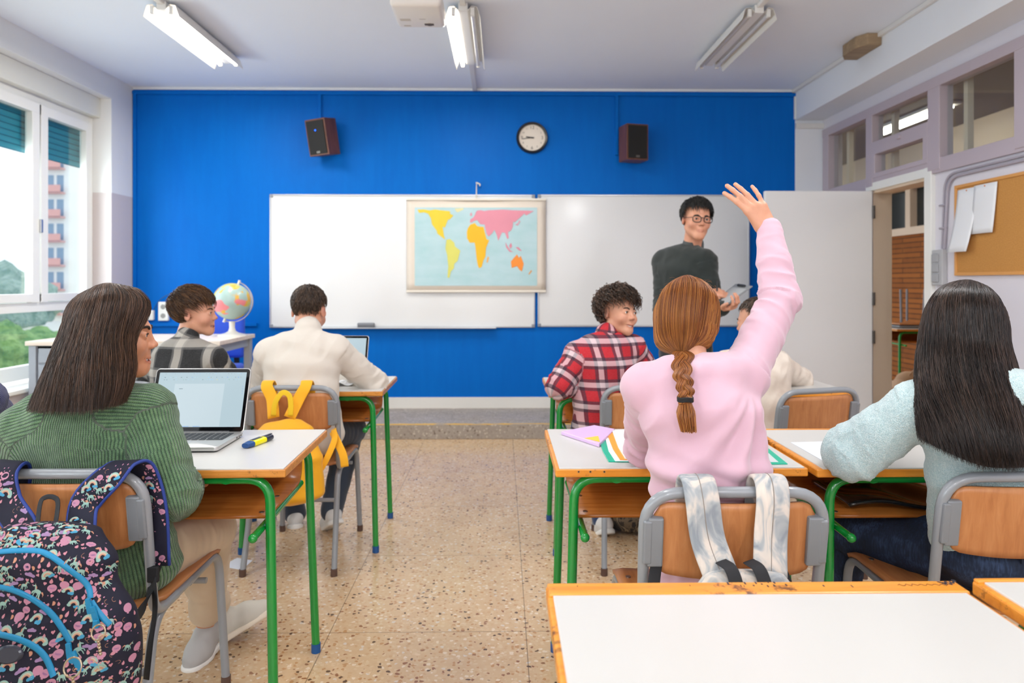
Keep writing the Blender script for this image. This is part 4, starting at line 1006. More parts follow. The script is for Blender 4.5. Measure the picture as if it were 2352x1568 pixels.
# ------------------------------------------------------------------ hair
def strands_mesh(paths, rad, sides=3, rnd=None):
    """paths (n,s,3), rad (n,) or (n,s) -> V,F,attrs"""
    n, s, _ = paths.shape; t = np.gradient(paths, axis=1); t /= np.linalg.norm(t, axis=2)[..., None] + 1e-9
    cands = np.array([(0.31, 0.84, 0.44), (0.95, -0.2, 0.24), (-0.3, 0.3, 0.905), (0.6, 0.5, -0.62), (-0.62, 0.62, 0.48)]); cands /= np.linalg.norm(cands, axis=1)[:, None]
    sc_ = np.stack([np.abs(t @ c).max(1) for c in cands], 1); ref = np.repeat(cands[sc_.argmin(1)][:, None, :], s, 1)
    u = np.cross(t, ref); u /= np.linalg.norm(u, axis=2)[..., None] + 1e-9; w = np.cross(t, u)
    rad = np.asarray(rad); rad = rad[:, None] * np.ones(s) if rad.ndim == 1 else rad
    ring = []
    for j in range(sides):
        a = 2 * math.pi * j / sides; ring.append(paths + (u * math.cos(a) + w * math.sin(a)) * rad[..., None])
    V = np.stack(ring, 2).reshape(-1, 3)
    i = np.arange(n)[:, None, None] * s * sides; j = np.arange(s - 1)[None, :, None] * sides; k = np.arange(sides)[None, None, :]
    a = i + j + k; b = i + j + (k + 1) % sides; F = np.stack([a, b, b + sides, a + sides], -1).reshape(-1, 4)
    rnd = np.random.rand(n) if rnd is None else rnd
    return V, F, np.repeat(rnd, s * sides)
def hair_mat(name, dark, mid, light, rough=0.34):
    t = NT(name); a = t.attr('rnd'); n_ = t.noise(t.coord(), 9, 3)
    f = t.math('MULTIPLY_ADD', n_, 0.5, t.math('MULTIPLY', a.outputs['Fac'], 0.6))
    t.base(t.ramp(f, [(0.15, dark), (0.5, mid), (0.88, light)])); t.b.inputs['Roughness'].default_value = rough; t.b.inputs['Specular IOR Level'].default_value = 0.45
    return t.m
def merge(parts):
    Vs = []; Fs = []; Rs = []; o = 0
    for V, F, r in parts:
        Vs.append(V); Fs.append(F + o); Rs.append(r); o += len(V)
    return np.concatenate(Vs), np.concatenate(Fs), np.concatenate(Rs)
def cr_eval(K, t):
    """K (m,...,3) control points, t array in 0..1 -> Catmull-Rom"""
    m = len(K); x = np.clip(t, 0, 1) * (m - 1); i = np.minimum(np.floor(x).astype(int), m - 2); f = x - i
    g = lambda j: K[np.clip(j, 0, m - 1)]
    a, b, c, d = g(i - 1), g(i), g(i + 1), g(i + 2); f = f.reshape(-1, *([1] * (K.ndim - 1)))
    return 0.5 * ((2 * b) + (c - a) * f + (2 * a - 5 * b + 4 * c - d) * f * f + (3 * b - a - 3 * c + d) * f ** 3)
def loft_hair(name, parent, mat, rings, n, steps=22, rad=0.0011, shell=0.93, seed=1, jag=0.03, wav=0.0, depth=0.09, tmin=0.0, clump=0, extra=None, az=(0, 1), head=None):
    """rings: list of closed/open curves, each an array (m,3) of points running round the head at one level (crown first).
    strands follow equal positions along successive rings"""
    rng = np.random.RandomState(seed); Rg = [np.array([A3(p) for p in r]) for r in rings]
    cen = [r.mean(0) for r in Rg]
    u = rng.rand(n) * (az[1] - az[0]) + az[0]
    if clump: uc = np.round(u * clump + rng.rand(n) * 0.1) / clump; cl = np.clip(rng.rand(n), 0.25, 0.85)
    lay = 1 - depth * rng.rand(n) ** 1.6; K = np.zeros((len(Rg), n, 3))
    for k, r in enumerate(Rg):
        uu = u if not clump else u + (uc - u) * cl * (k / (len(Rg) - 1)) ** 1.2
        p = cr_eval(r, uu); K[k] = cen[k] + (p - cen[k]) * lay[:, None]
    t = np.linspace(tmin, 1, steps); Pth = cr_eval(K, t).transpose(1, 0, 2)
    t0 = rng.rand(n) * 0.02; ends = 1 - jag * rng.rand(n)
    Pn = np.empty_like(Pth)
    for a in range(3):
        for i in range(0, n): Pn[i, :, a] = np.interp(tmin + (ends[i] - tmin) * np.linspace(0, 1, steps), t, Pth[i, :, a])
    if wav:
        ph = rng.rand(n) * 6.28; fr_ = 2.0 + rng.rand(n) * 2; s_ = np.linspace(0, 1, steps)
        off = np.sin(s_[None] * fr_[:, None] * 6.28 + ph[:, None]) * wav * s_[None]; Pn[..., 0] += off; Pn[..., 1] += np.roll(off, 2, 1) * 0.6
    fl = rng.rand(n, 3) - 0.5; Pn += fl[:, None, :] * 0.004
    def push(X, pad):
        if head is None: return X
        sh = X.shape; X = X.reshape(-1, 3).copy()
        for c_, r_ in (((0, -0.012, 0.035), (0.073, 0.092, 0.083)), ((0, -0.030, -0.03), (0.060, 0.065, 0.06))):
            L = head.inv(X) - np.array(c_); q = L / (np.array(r_) + pad); m = np.sqrt((q * q).sum(1)); k = np.where(m < 1, 1 / np.maximum(m, 1e-3), 1.0)[:, None]
            X = A3(head.o) + ((L * k + np.array(c_)) * head.sc) @ np.array(head.rot()).T
        return X.reshape(sh)
    Pn = push(Pn, 0.004 + 0.008 * rng.rand(n, 1).repeat(Pn.shape[1], 1).reshape(-1, 1))
    rr = rad * (0.6 + 0.8 * rng.rand(n))[:, None] * np.interp(np.linspace(0, 1, steps), [0, 0.1, 0.8, 1], [0.7, 1, 0.9, 0.25])[None]
    parts = [strands_mesh(Pn, rr, 3, rng.rand(n))]
    if shell:
        m = 60; s2 = 26; uu = np.linspace(az[0], az[1], m); K2 = np.stack([c + (cr_eval(r, uu) - c) * shell for c, r in zip(cen, Rg)]); G = cr_eval(K2, np.linspace(tmin, 0.97, s2))
        V = push(G.reshape(-1, 3), 0.003); i, j = np.meshgrid(np.arange(s2 - 1), np.arange(m - 1), indexing='ij'); a = i * m + j; F = np.stack([a, a + 1, a + m + 1, a + m], -1).reshape(-1, 4)
        parts.append((V, F, np.full(len(V), 0.15)))
    if extra: parts += extra
    V, F, r = merge(parts); return mesh_from(name, V, F, mat, parent, True, {'rnd': ('FLOAT', r)})
def short_hair(name, parent, mat, H, mask, crown=(0, -0.35, 0.94), n=1500, length=0.045, lift=0.010, rad=0.0012, seed=2, curl=0.0, comb=(0, 0, 0), thick=0.010, ctr=(0, -0.012, 0.035), r=(0.073, 0.092, 0.083), bangs=None, steps=9, base_res=0.004, shell_mask=None):
    rng = np.random.RandomState(seed); r = np.array(r); ctr = np.array(ctr); cw = np.array(crown, float); cw /= np.linalg.norm(cw); cb = np.array(comb, float)
    D = rng.normal(size=(n * 6, 3)); D /= np.linalg.norm(D, axis=1)[:, None]; D = D[[mask(d) for d in D]][:n]; n = len(D)
    Pth = np.zeros((n, steps, 3)); cur = D.copy(); Ln = length * (0.6 + 0.6 * rng.rand(n)); jit = (rng.rand(n, 3) - 0.5) * 0.55
    lf = lift * (0.5 + rng.rand(n)); ph = rng.rand(n) * 6.28; th = thick * (0.55 + 0.5 * rng.rand(n)) * np.clip(0.45 + 0.75 * (D[:, 2] + 0.3), 0.35, 1.0)
    for j in range(steps):
        s_ = j / (steps - 1); Pth[:, j] = ctr + cur * (r + th[:, None] + (lf * math.sin(s_ * 2.6))[:, None] if False else r + (th + lf * math.sin(s_ * 2.6))[:, None])
        tg = cur * (cur @ cw)[:, None] - cw; tg = tg / (np.linalg.norm(tg, axis=1)[:, None] + 0.15) + cb + jit; tg -= cur * (tg * cur).sum(1)[:, None]
        cur = cur + tg * (Ln / (steps - 1) / 0.085)[:, None]; cur /= np.linalg.norm(cur, axis=1)[:, None]
    if curl:
        s_ = np.linspace(0, 1, steps)[None]; T = np.gradient(Pth, axis=1); T /= np.linalg.norm(T, axis=2)[..., None] + 1e-9; rd = Pth - ctr; rd /= np.linalg.norm(rd, axis=2)[..., None]; B = np.cross(T, rd)
        a = s_ * 11 + ph[:, None]; amp = curl * np.minimum(1, s_ * 3); Pth = Pth + B * (np.cos(a) * amp)[..., None] + rd * ((np.sin(a) + 0.9) * amp)[..., None]
    Wd = A3(H.o) + (Pth * H.sc) @ np.array(H.rot()).T
    rr = rad * H.sc * (0.6 + 0.8 * rng.rand(n))[:, None] * np.interp(np.linspace(0, 1, steps), [0, 0.15, 0.7, 1], [0.8, 1, 0.8, 0.15])[None]
    parts = [strands_mesh(Wd, rr, 3, rng.rand(n))]
    # under layer
    b = bmesh.new(); bmesh.ops.create_icosphere(b, subdivisions=5, radius=1.0); Vd = np.array([v.co[:] for v in b.verts]); Fd = np.array([[v.index for v in f.verts] for f in b.faces]); b.free()
    mk = np.array([(shell_mask or mask)(d) for d in Vd]); Fd = Fd[mk[Fd].all(1)]; nz = fnoise(Vd * 6, seed, 2) * 0.35 + 1
    Vl = ctr + Vd * (r + (thick * 0.75 * nz * np.clip(0.45 + 0.75 * (Vd[:, 2] + 0.3), 0.3, 1.0))[:, None]); Vw = A3(H.o) + (Vl * H.sc) @ np.array(H.rot()).T; F4 = np.concatenate([Fd, Fd[:, 2:3]], 1)
    Fq = Fd; o = len(parts[0][0]); V = np.concatenate([parts[0][0], Vw]); rn = np.concatenate([parts[0][2], np.full(len(Vw), 0.2)])
    me_f = [tuple(f) for f in parts[0][1]] + [tuple(f + o) for f in Fd]
    return mesh_from(name, V, me_f, mat, parent, True, {'rnd': ('FLOAT', rn)})
# ------------------------------------------------------------------ people
def mid(a, b, t=0.5): return Vector(a) * (1 - t) + Vector(b) * t
def body_sdf(J, H, smile, arm=0.030, neck_r=0.047, legs=True, female=False, hands=None, fs=1.0):
    S = SDF(); head_prims(S, H, smile, female)
    nb = Vector(J['neck']); S.cap(H(0, -0.022, -0.06), nb, neck_r * H.sc, neck_r * 1.08 * H.sc, 0.02)
    ch, pv = Vector(J['chest']), Vector(J['pelvis'])
    ax = (Vector(J['shR']) - Vector(J['shL'])).normalized()
    S.tub([nb - Vector((0, 0, 0.03)), ch, mid(ch, pv), pv], [(0.07 * fs, 0.05 * fs), (0.10 * fs, 0.065 * fs), (0.085 * fs, 0.06 * fs), (0.11 * fs, 0.075 * fs)], ax, 0.03)
    for s in 'LR':
        sh, el, wr = Vector(J['sh' + s]), Vector(J['el' + s]), Vector(J['wr' + s])
        S.cap(mid(ch, sh, 0.5) + Vector((0, 0, 0.02)), sh, 0.045 * fs, 0.038 * fs, 0.03); S.cap(sh, el, arm * 1.25, arm, 0.02); S.cap(el, wr, arm * 1.02, arm * 0.72, 0.015)
        if hands and s in hands:
            hd = hands[s]; hf = aim(wr, hd['dir'], hd['back'], hd.get('sc', 0.88)); hand_prims(S, hf, hd['side'], hd.get('curl', (20, 25, 25, 30)), hd.get('spread', (8, 2, -4, -10)), hd.get('thumb', (35, 20)))
        if legs:
            hp, kn, an, to = (Vector(J[k + s]) for k in ('hip', 'kn', 'an', 'toe'))
            S.cap(pv, hp, 0.07 * fs, 0.07 * fs, 0.03); S.cap(hp, kn, 0.062 * fs, 0.045 * fs, 0.02); S.cap(kn, an, 0.044 * fs, 0.030 * fs, 0.015); S.cap(an, mid(an, to, 0.3) - Vector((0, 0, 0.03)), 0.027 * fs, 0.018 * fs, 0.01)
    return S
def top_sdf(J, T, sleeve, k=0.035, hem=None):
    """T: list of (point, rx, ry) from neck to hem; sleeve: (r_shoulder, r_upper, r_elbow, r_fore, r_cuff)"""
    S = SDF(); ax = (Vector(J['shR']) - Vector(J['shL'])).normalized()
    S.tub([t[0] for t in T], [(t[1], t[2]) for t in T], ax, 0.03, v0=0.0)
    r0, r1, r2, r3, r4 = sleeve; ch = Vector(J['chest'])
    for s in 'LR':
        sh, el, wr = Vector(J['sh' + s]), Vector(J['el' + s]), Vector(J['wr' + s])
        root = mid(ch, sh, 0.55) + Vector((0, 0, 0.015)); S.cap(root, sh, r0 * 1.1, r0, k)
        m1 = mid(sh, el, 0.5); S.cap(sh, m1, r0, r1, 0.02, tag=2, v0=0); S.cap(m1, el, r1, r2, 0.015, tag=2, v0=(m1 - sh).length)
        m2 = mid(el, wr, 0.5); l0 = (el - sh).length; S.cap(el, m2, r2, r3, 0.015, tag=3, v0=l0); S.cap(m2, wr, r3, r4, 0.012, tag=3, v0=l0 + (m2 - el).length)
    return S
def folds(J, amp=0.004, seed=0, tors=0.003, elb=0.006):
    els = [A3(J['elL']), A3(J['elR'])]; shs = [A3(J['shL']), A3(J['shR'])]
    def f(V, N, UV):
        st = UV; sl = UV[:, 2] >= 2
        a = np.zeros(len(V)); c = np.stack([st[:, 0] * 14 + st[:, 1] * 6, st[:, 1] * 24 + st[:, 0] * 5, UV[:, 2] * 5], 1); a1 = 1 - np.abs(fnoise(c, seed, 2)) * 2.2
        ne = sum(np.exp(-(((V - e) ** 2).sum(1)) / 0.006) for e in els)
        a += np.where(sl, a1 * (amp * 0.6 + elb * ne), 0)
        rot = np.stack([V[:, 0] * 7 + V[:, 2] * 5, V[:, 1] * 8, V[:, 2] * 9 - V[:, 0] * 14], 1); a2 = 1 - np.abs(fnoise(rot, seed + 3, 2)) * 2.4
        ns = sum(np.exp(-(((V - e) ** 2).sum(1)) / 0.012) for e in shs)
        a += np.where(sl, 0, a2 * (tors + amp * 0.9 * ns)); return a
    return f
PANT_T = 1.0
def pants(J, r=(0.088, 0.078, 0.060, 0.050), pel=(0.145, 0.10), name='trousers', mat=None, root=None, res=0.006, cuffs=0.0, seed=5):
    S = SDF(); ax = (Vector(J['shR']) - Vector(J['shL'])); ax.z = 0; ax.normalize(); pv = Vector(J['pelvis'])
    S.tub([pv + Vector((0, 0, 0.07)), pv], [(pel[0] * 0.88, pel[1] * 0.9), pel], ax, 0.03)
    for s in 'LR':
        hp, kn, an = (Vector(J[k + s]) for k in ('hip', 'kn', 'an'))
        S.cap(hp, kn, r[0], r[1] * 0.92, 0.035, tag=2, ref=(0, 0, 1)); S.cap(kn, kn + (an - kn) * PANT_T, r[1] * 0.86, r[3], 0.02, tag=3, v0=(kn - hp).length)
    kns = [A3(J['knL']), A3(J['knR'])]; hps = [A3(J['hipL']), A3(J['hipR'])]
    def dsp(V, N, UV):
        c = np.stack([UV[:, 0] * 8, UV[:, 1] * 24, UV[:, 2] * 3], 1); a = 1 - np.abs(fnoise(c, seed, 2)) * 2.2
        nk = sum(np.exp(-(((V - e) ** 2).sum(1)) / 0.012) for e in kns + hps); return a * (0.0018 + 0.005 * nk)
    return sdf_obj(name, S, res, mat, root, dsp)
def shoe(an, to, root, mat, sole, side=1, sc=1.0, up=(0, 0, 1)):
    an = Vector(an); to = Vector(to); d = (to - an); f = aim(an, d, up, sc); L = d.length / sc
    S = SDF(); S.cap(f(0, -0.035, -0.035), f(0, L * 0.55, -0.038), 0.037 * sc, 0.038 * sc, 0.02); S.cap(f(0, L * 0.5, -0.045), f(side * 0.004, L * 0.93, -0.052), 0.038 * sc, 0.030 * sc, 0.03)
    S.cap(f(0, -0.02, -0.02), f(0, 0.01, -0.005), 0.036 * sc, 0.034 * sc, 0.02)
    S.ell(f(0, L * 0.4, -0.125), (0.3, 0.3, 0.05 * sc), f.rot(), 0.004, sub=True)
    o = sdf_obj('shoe', S, 0.004, mat, root)
    q = SDF(); q.cap(f(0, -0.036, -0.070), f(0, L * 0.5, -0.070), 0.040 * sc, 0.040 * sc, 0.01); q.cap(f(0, L * 0.5, -0.070), f(side * 0.004, L * 0.95, -0.070), 0.041 * sc, 0.034 * sc, 0.01)
    q.ell(f(0, L * 0.4, -0.105), (0.3, 0.3, 0.028 * sc), f.rot(), 0.003, sub=True); q.ell(f(0, L * 0.4, -0.036), (0.3, 0.3, 0.022 * sc), f.rot(), 0.003, sub=True)
    sdf_obj('sole', q, 0.004, sole, o); return o
def fabric(name, col, rough=0.8, n=(700, 0.25, 0.0006), var=0.06, sheen=0.2, extra=None):
    t = NT(name); v = t.coord(); f = t.noise(v, 5, 4); c = srgb(col)
    t.base(t.mix(f, tuple(x * (1 - var) for x in c), tuple(min(1, x * (1 + var)) for x in c))); t.b.inputs['Roughness'].default_value = rough
    t.b.inputs['Sheen Weight'].default_value = sheen; t.bump(t.noise(v, n[0], 3), n[1], n[2]); return t.m
def m_knit(name, a, b, c, rib=0.0075):
    """ribs follow st.x, stitches st.y"""
    t = NT(name); s = t.sep(t.attr('st').outputs['Vector'])
    u = t.math('DIVIDE', s[0], rib); v = t.math('DIVIDE', s[1], rib * 0.62)
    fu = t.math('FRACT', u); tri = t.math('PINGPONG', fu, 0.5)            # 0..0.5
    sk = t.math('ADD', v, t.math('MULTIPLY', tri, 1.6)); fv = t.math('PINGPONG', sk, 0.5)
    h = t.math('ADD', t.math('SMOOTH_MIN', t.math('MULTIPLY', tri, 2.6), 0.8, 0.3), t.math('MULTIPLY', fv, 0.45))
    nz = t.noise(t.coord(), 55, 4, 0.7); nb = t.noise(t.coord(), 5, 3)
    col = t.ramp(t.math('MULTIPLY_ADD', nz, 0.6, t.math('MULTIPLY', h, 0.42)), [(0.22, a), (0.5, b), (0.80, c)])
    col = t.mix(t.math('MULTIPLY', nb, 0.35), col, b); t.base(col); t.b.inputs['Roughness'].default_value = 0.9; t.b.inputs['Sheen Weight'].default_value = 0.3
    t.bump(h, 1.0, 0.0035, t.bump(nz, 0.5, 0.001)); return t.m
def m_plaid(name, base, bands_u, bands_v, per, rot=0.0):
    """bands: list of (start, end, colour, strength) in one period"""
    t = NT(name); s = t.sep(t.attr('st').outputs['Vector'])
    if rot:
        c_, s_ = math.cos(rot), math.sin(rot); u = t.math('ADD', t.math('MULTIPLY', s[0], c_), t.math('MULTIPLY', s[1], s_)); v = t.math('SUBTRACT', t.math('MULTIPLY', s[1], c_), t.math('MULTIPLY', s[0], s_))
    else: u, v = s[0], s[1]
    col = None
    for co, bands in ((u, bands_u), (v, bands_v)):
        f = t.math('FRACT', t.math('ADD', t.math('DIVIDE', co, per), 50.0))
        for (a, b, cc, st_) in bands:
            m = t.math('MULTIPLY', t.math('SMOOTH_MAX', 0, t.math('MULTIPLY', t.math('GREATER_THAN', f, a), t.math('LESS_THAN', f, b)), 0.0), st_)
            col = t.mix(m, base if col is None else col, cc)
    n_ = t.noise(t.coord(), 220, 3); col = t.mix(t.math('MULTIPLY', n_, 0.06), col, '#ffffff'); t.base(col)
    t.b.inputs['Roughness'].default_value = 0.9; t.b.inputs['Specular IOR Level'].default_value = 0.2; t.bump(n_, 0.35, 0.001); return t.m
def shirt_st(J):
    ax = A3((Vector(J['shR']) - Vector(J['shL'])).normalized()); c = A3(J['chest'])
    def f(V, N, UV):
        st = UV.copy(); m = UV[:, 2] < 2; st[m, 0] = (V[m] - c) @ ax; st[m, 1] = V[m, 2]; return {'st': ('FLOAT_VECTOR', st)}
    return f
sk_f = skin_mat('skin_fair', '#d8a386', '#a8544e', '#b8684a'); sk_m = skin_mat('skin_warm', '#cb9270', '#a04a42', '#b06644'); sk_t = skin_mat('skin_teacher', '#dba284', '#b86a5c', '#c8785a')
m_wshoe = M('white_shoe', '#e4e3e2', 0.5, bumps=(300, 0.2, 0.0006)); m_wsole = M('white_sole', '#f0eeea', 0.5); m_cshoe = M('canvas_shoe', '#c6c1b6', 0.8, bumps=(500, 0.4, 0.0008)); m_gshoe = M('grey_suede_shoe', '#b5b3b2', 0.9, bumps=(300, 0.4, 0.0008)); m_csole = M('cream_sole', '#ddd0be', 0.6)
NB = lambda d: (lambda px, py: P(px, py, d))

# ============ the girl in the pink sweatshirt raising her hand
g = thing('person', 'red haired girl with long braid and pink sweatshirt raising her right arm, seen from behind', 'person', P(1640, HOR, 1.75) * 1.0)
g.location = (0, 0, 0)
Hp = Fr(P(1580, 738, 1.80), frame(-4, -12, 0), 0.885)
J = dict(neck=P(1585, 838, 1.715), chest=P(1600, 905, 1.675), pelvis=P(1640, 1245, 1.70), shL=P(1487, 893, 1.70), shR=P(1706, 862, 1.71), elL=P(1478, 1026, 1.90), wrL=P(1590, 1012, 2.04), elR=P(1790, 690, 1.85), wrR=P(1767, 528, 1.95),
         hipL=P(1570, 1330, 1.76), hipR=P(1730, 1330, 1.76), knL=P(1560, 1220, 2.15), knR=P(1730, 1220, 2.15), anL=P(1560, 1370, 2.5), anR=P(1720, 1370, 2.5), toeL=P(1556, 1350, 2.70), toeR=P(1722, 1350, 2.70))
for s in 'LR': J['kn' + s].z = 0.52; J['hip' + s].z = 0.53; J['an' + s].z = 0.09; J['toe' + s].z = 0.06
J['pelvis'].z = 0.55
PINK = J
S = body_sdf(J, Hp, 0.4, 0.028, 0.043, True, True, {'R': dict(dir=(-0.50, 0.10, 0.84), back=(0.05, -1, 0.15), side=-1, curl=(10, 8, 9, 12), spread=(13, 11, 7, -12), thumb=(-5, 10), sc=0.90), 'L': dict(dir=(0.9, 0.3, 0), back=(0, 0, 1), side=1, sc=0.85)}, 0.9)
sdf_obj('body', S, 0.0030, sk_f, g, attrs=skin_attrs(Hp, S)); face_parts(Hp, g, brow='#8a5230', smile=0.4)
m_pink = NT('pink_sweatshirt'); _n = m_pink.noise(m_pink.coord(), 3.0, 3); m_pink.base(m_pink.mix(_n, '#cda4b5', '#d5b0bf')); m_pink.b.inputs['Roughness'].default_value = 0.85; m_pink.b.inputs['Sheen Weight'].default_value = 0.4; m_pink.bump(m_pink.noise(m_pink.coord(), 600, 2), 0.2, 0.0005); m_pink = m_pink.m
T = [(J['neck'] + Vector((0, 0, -0.012)), 0.050, 0.044), (P(1600, 880, 1.69), 0.115, 0.078), (P(1612, 955, 1.665), 0.136, 0.100), (P(1624, 1060, 1.66), 0.133, 0.106), (P(1634, 1170, 1.67), 0.134, 0.11), (P(1640, 1240, 1.68), 0.142, 0.115), (P(1640, 1300, 1.69), 0.150, 0.120)]
S = top_sdf(J, T, (0.056, 0.050, 0.046, 0.042, 0.033))
fo = folds(J, 0.005, 11, 0.0035, 0.009)
def pinkfold(V, N, UV):
    a = fo(V, N, UV); x = V[:, 0]; z = V[:, 2]; sR = A3(J['shR'])
    # long drapes fanning from the raised shoulder down the side
    d = V - sR; r = np.sqrt(d[:, 0] ** 2 + d[:, 2] ** 2) + 1e-6; th = np.arctan2(d[:, 0], -d[:, 2]); m = (UV[:, 2] < 2) & (d[:, 2] < 0.02)
    w = np.exp(-((th + 0.25) / 0.55) ** 2) * np.clip((r - 0.04) / 0.1, 0, 1) * np.exp(-(r / 0.36) ** 2)
    a += np.where(m, 0.014 * w * np.sin(th * 17 + r * 6 + fnoise(V * 5, 4, 2) * 2.2), 0)
    w2 = np.exp(-((z - 0.78) / 0.07) ** 2) * np.where(UV[:, 2] < 2, 1, 0); a += 0.008 * w2 * np.sin(z * 95 + x * 30 + fnoise(V * 6, 9, 2) * 3)
    return a
sdf_obj('sweatshirt', S, 0.0042, m_pink, g, pinkfold)
q = SDF(); d_ = (J['wrR'] - J['elR']).normalized(); q.cap(J['wrR'] - d_ * 0.045, J['wrR'] + d_ * 0.004, 0.0365, 0.0335, 0.01, tag=2); 
q.ell(J['wrR'] + d_ * 0.030, (0.027, 0.027, 0.03), None, 0.004, sub=True)
m_rib = NT('pink_cuff'); _s = m_rib.sep(m_rib.attr('st').outputs['Vector']); m_rib.base('#cd9db0'); m_rib.b.inputs['Roughness'].default_value = 0.85; m_rib.bump(m_rib.math('PINGPONG', m_rib.math('DIVIDE', _s[0], 0.0024), 1.0), 0.6, 0.001)
sdf_obj('cuff', q, 0.003, m_rib.m, g)
pants(J, (0.08, 0.07, 0.055, 0.05), (0.128, 0.095), 'trousers', fabric('denim_dark', '#1f2c47', 0.8), g, 0.008)
for s in 'LR': shoe(J['an' + s] , J['toe' + s], g, m_wshoe, m_wsole, 1, 0.95)
m_red = hair_mat('hair_red', '#47230d', '#86491d', '#bb7c3a', 0.38)
# smooth cap drawn back to the nape
def pring(pts, n=None): return [P(px, py, d) for px, py, d in pts]
rings = [pring([(1590, 637, 1.86), (1588, 635.5, 1.85), (1586, 635, 1.84), (1582, 635, 1.83), (1586, 635, 1.84), (1588, 635.5, 1.85), (1590, 637, 1.86)]), pring([(1612, 652, 1.84), (1598, 640, 1.80), (1580, 634, 1.78), (1562, 638, 1.80), (1555, 650, 1.86), (1580, 646, 1.90), (1612, 652, 1.88)]),
         pring([(1650, 700, 1.84), (1640, 672, 1.75), (1590, 650, 1.71), (1530, 662, 1.73), (1508, 700, 1.82), (1515, 690, 1.88), (1530, 690, 1.90)]),
         pring([(1652, 742, 1.81), (1640, 725, 1.73), (1585, 718, 1.685), (1520, 728, 1.72), (1503, 750, 1.80), (1506, 760, 1.86), (1512, 750, 1.89)]),
         pring([(1642, 772, 1.78), (1624, 770, 1.725), (1580, 774, 1.69), (1527, 778, 1.72), (1510, 790, 1.77), (1512, 798, 1.82), (1516, 800, 1.84)]),
         pring([(1588, 812, 1.72), (1580, 812, 1.705), (1569, 813, 1.695), (1557, 812, 1.705), (1550, 812, 1.72), (1552, 814, 1.74), (1556, 814, 1.745)])]
loft_hair('hair', g, m_red, rings, 6500, 24, 0.00058, 0.965, 3, 0.0, depth=0.07, head=Hp)
q = MB()
rng = np.random.RandomState(8); fly = []
for k in range(70):
    a = rng.rand(); base = P(1512 + 135 * a, 655 - 18 * math.sin(a * 3.14) + rng.rand() * 30, 1.76 + rng.rand() * 0.06); v = Vector((rng.rand() - 0.5, rng.rand() - 0.5, 0.25 + rng.rand() * 0.3)) * 0.035; w = Vector((rng.rand() - 0.5, 0, -0.5)) * 0.03
    fly.append([A3(base + v * t_ + w * t_ * t_) for t_ in np.linspace(0, 1, 8)])
V, F, r_ = strands_mesh(np.array(fly), np.full(70, 0.00025), 3); mesh_from('loose_hairs', V, F, m_red, g, True, {'rnd': ('FLOAT', r_)})
# braid
pb = [P(1571, 806, 1.700), P(1566, 850, 1.600), P(1574, 893, 1.548), P(1574, 926, 1.530)]; pb = [A3(p) for p in pb]; K = np.array(pb); paths = []; rads = []; rn = []
for s_ in range(3):
    for k in range(260):
        n_ = 90; t_ = np.linspace(0, 1, n_); c = cr_eval(K[:, None, :], t_)[:, 0]; tw = t_ * 2 * math.pi * 1.7 + s_ * 2 * math.pi / 3
        amp = 0.0150 * (1 - 0.40 * t_) * np.interp(t_, [0, 0.08, 1], [0.8, 1, 1]); rho = math.sqrt(rng.rand()); ph = rng.rand() * 6.28
        lx = np.sin(tw) * amp + rho * math.cos(ph) * 0.0130 * (1 - 0.38 * t_); ly = np.sin(2 * tw) * amp * 0.42 + rho * math.sin(ph) * 0.0095 * (1 - 0.2 * t_)
        c = c + np.stack([lx, -ly, 0 * lx], 1); paths.append(c); rads.append(0.00075); rn.append(rng.rand())
V, F, r_ = strands_mesh(np.array(paths), np.array(rads), 3, np.array(rn)); mesh_from('braid', V, F, m_red, g, True, {'rnd': ('FLOAT', r_)})
paths = []
for k in range(420):
    a = rng.rand() * 6.28; rho = math.sqrt(rng.rand()); t_ = np.linspace(0, 1, 16); c = cr_eval(np.array([A3(P(1574, 918, 1.532)), A3(P(1576, 955, 1.522)), A3(P(1582 , 988 + rng.rand() * 6, 1.520))])[:, None, :], t_ * (0.75 + 0.27 * rng.rand()))[:, 0]
    wd = np.interp(t_, [0, 0.1, 0.5, 1], [0.010, 0.012, 0.021, 0.017]); paths.append(c + np.stack([math.cos(a) * rho * wd, math.sin(a) * rho * wd * 0.6, 0 * t_], 1))
V, F, r_ = strands_mesh(np.array(paths), np.full(420, 0.0010), 3); mesh_from('braid_tail', V, F, m_red, g, True, {'rnd': ('FLOAT', r_)})
q = MB(); 
for k in range(4):
    c = P(1574, 912.5 + 2.6 * k, 1.533); q.tube([c + Vector((0.0165 * math.cos(a), 0.0150 * math.sin(a), 0.001 * math.sin(3 * a))) for a in np.linspace(0, 2 * math.pi, 20, endpoint=False)], 0.0019, 8, closed=True)
q.obj('hair_tie', M('hair_tie_black', '#141418', 0.7), g, smooth=True)
q = MB(); q.sph(P(1636, 772, 1.755), 0.003, n=8); q.obj('earring', M('gold', '#e0b04a', 0.2, 1.0), g)

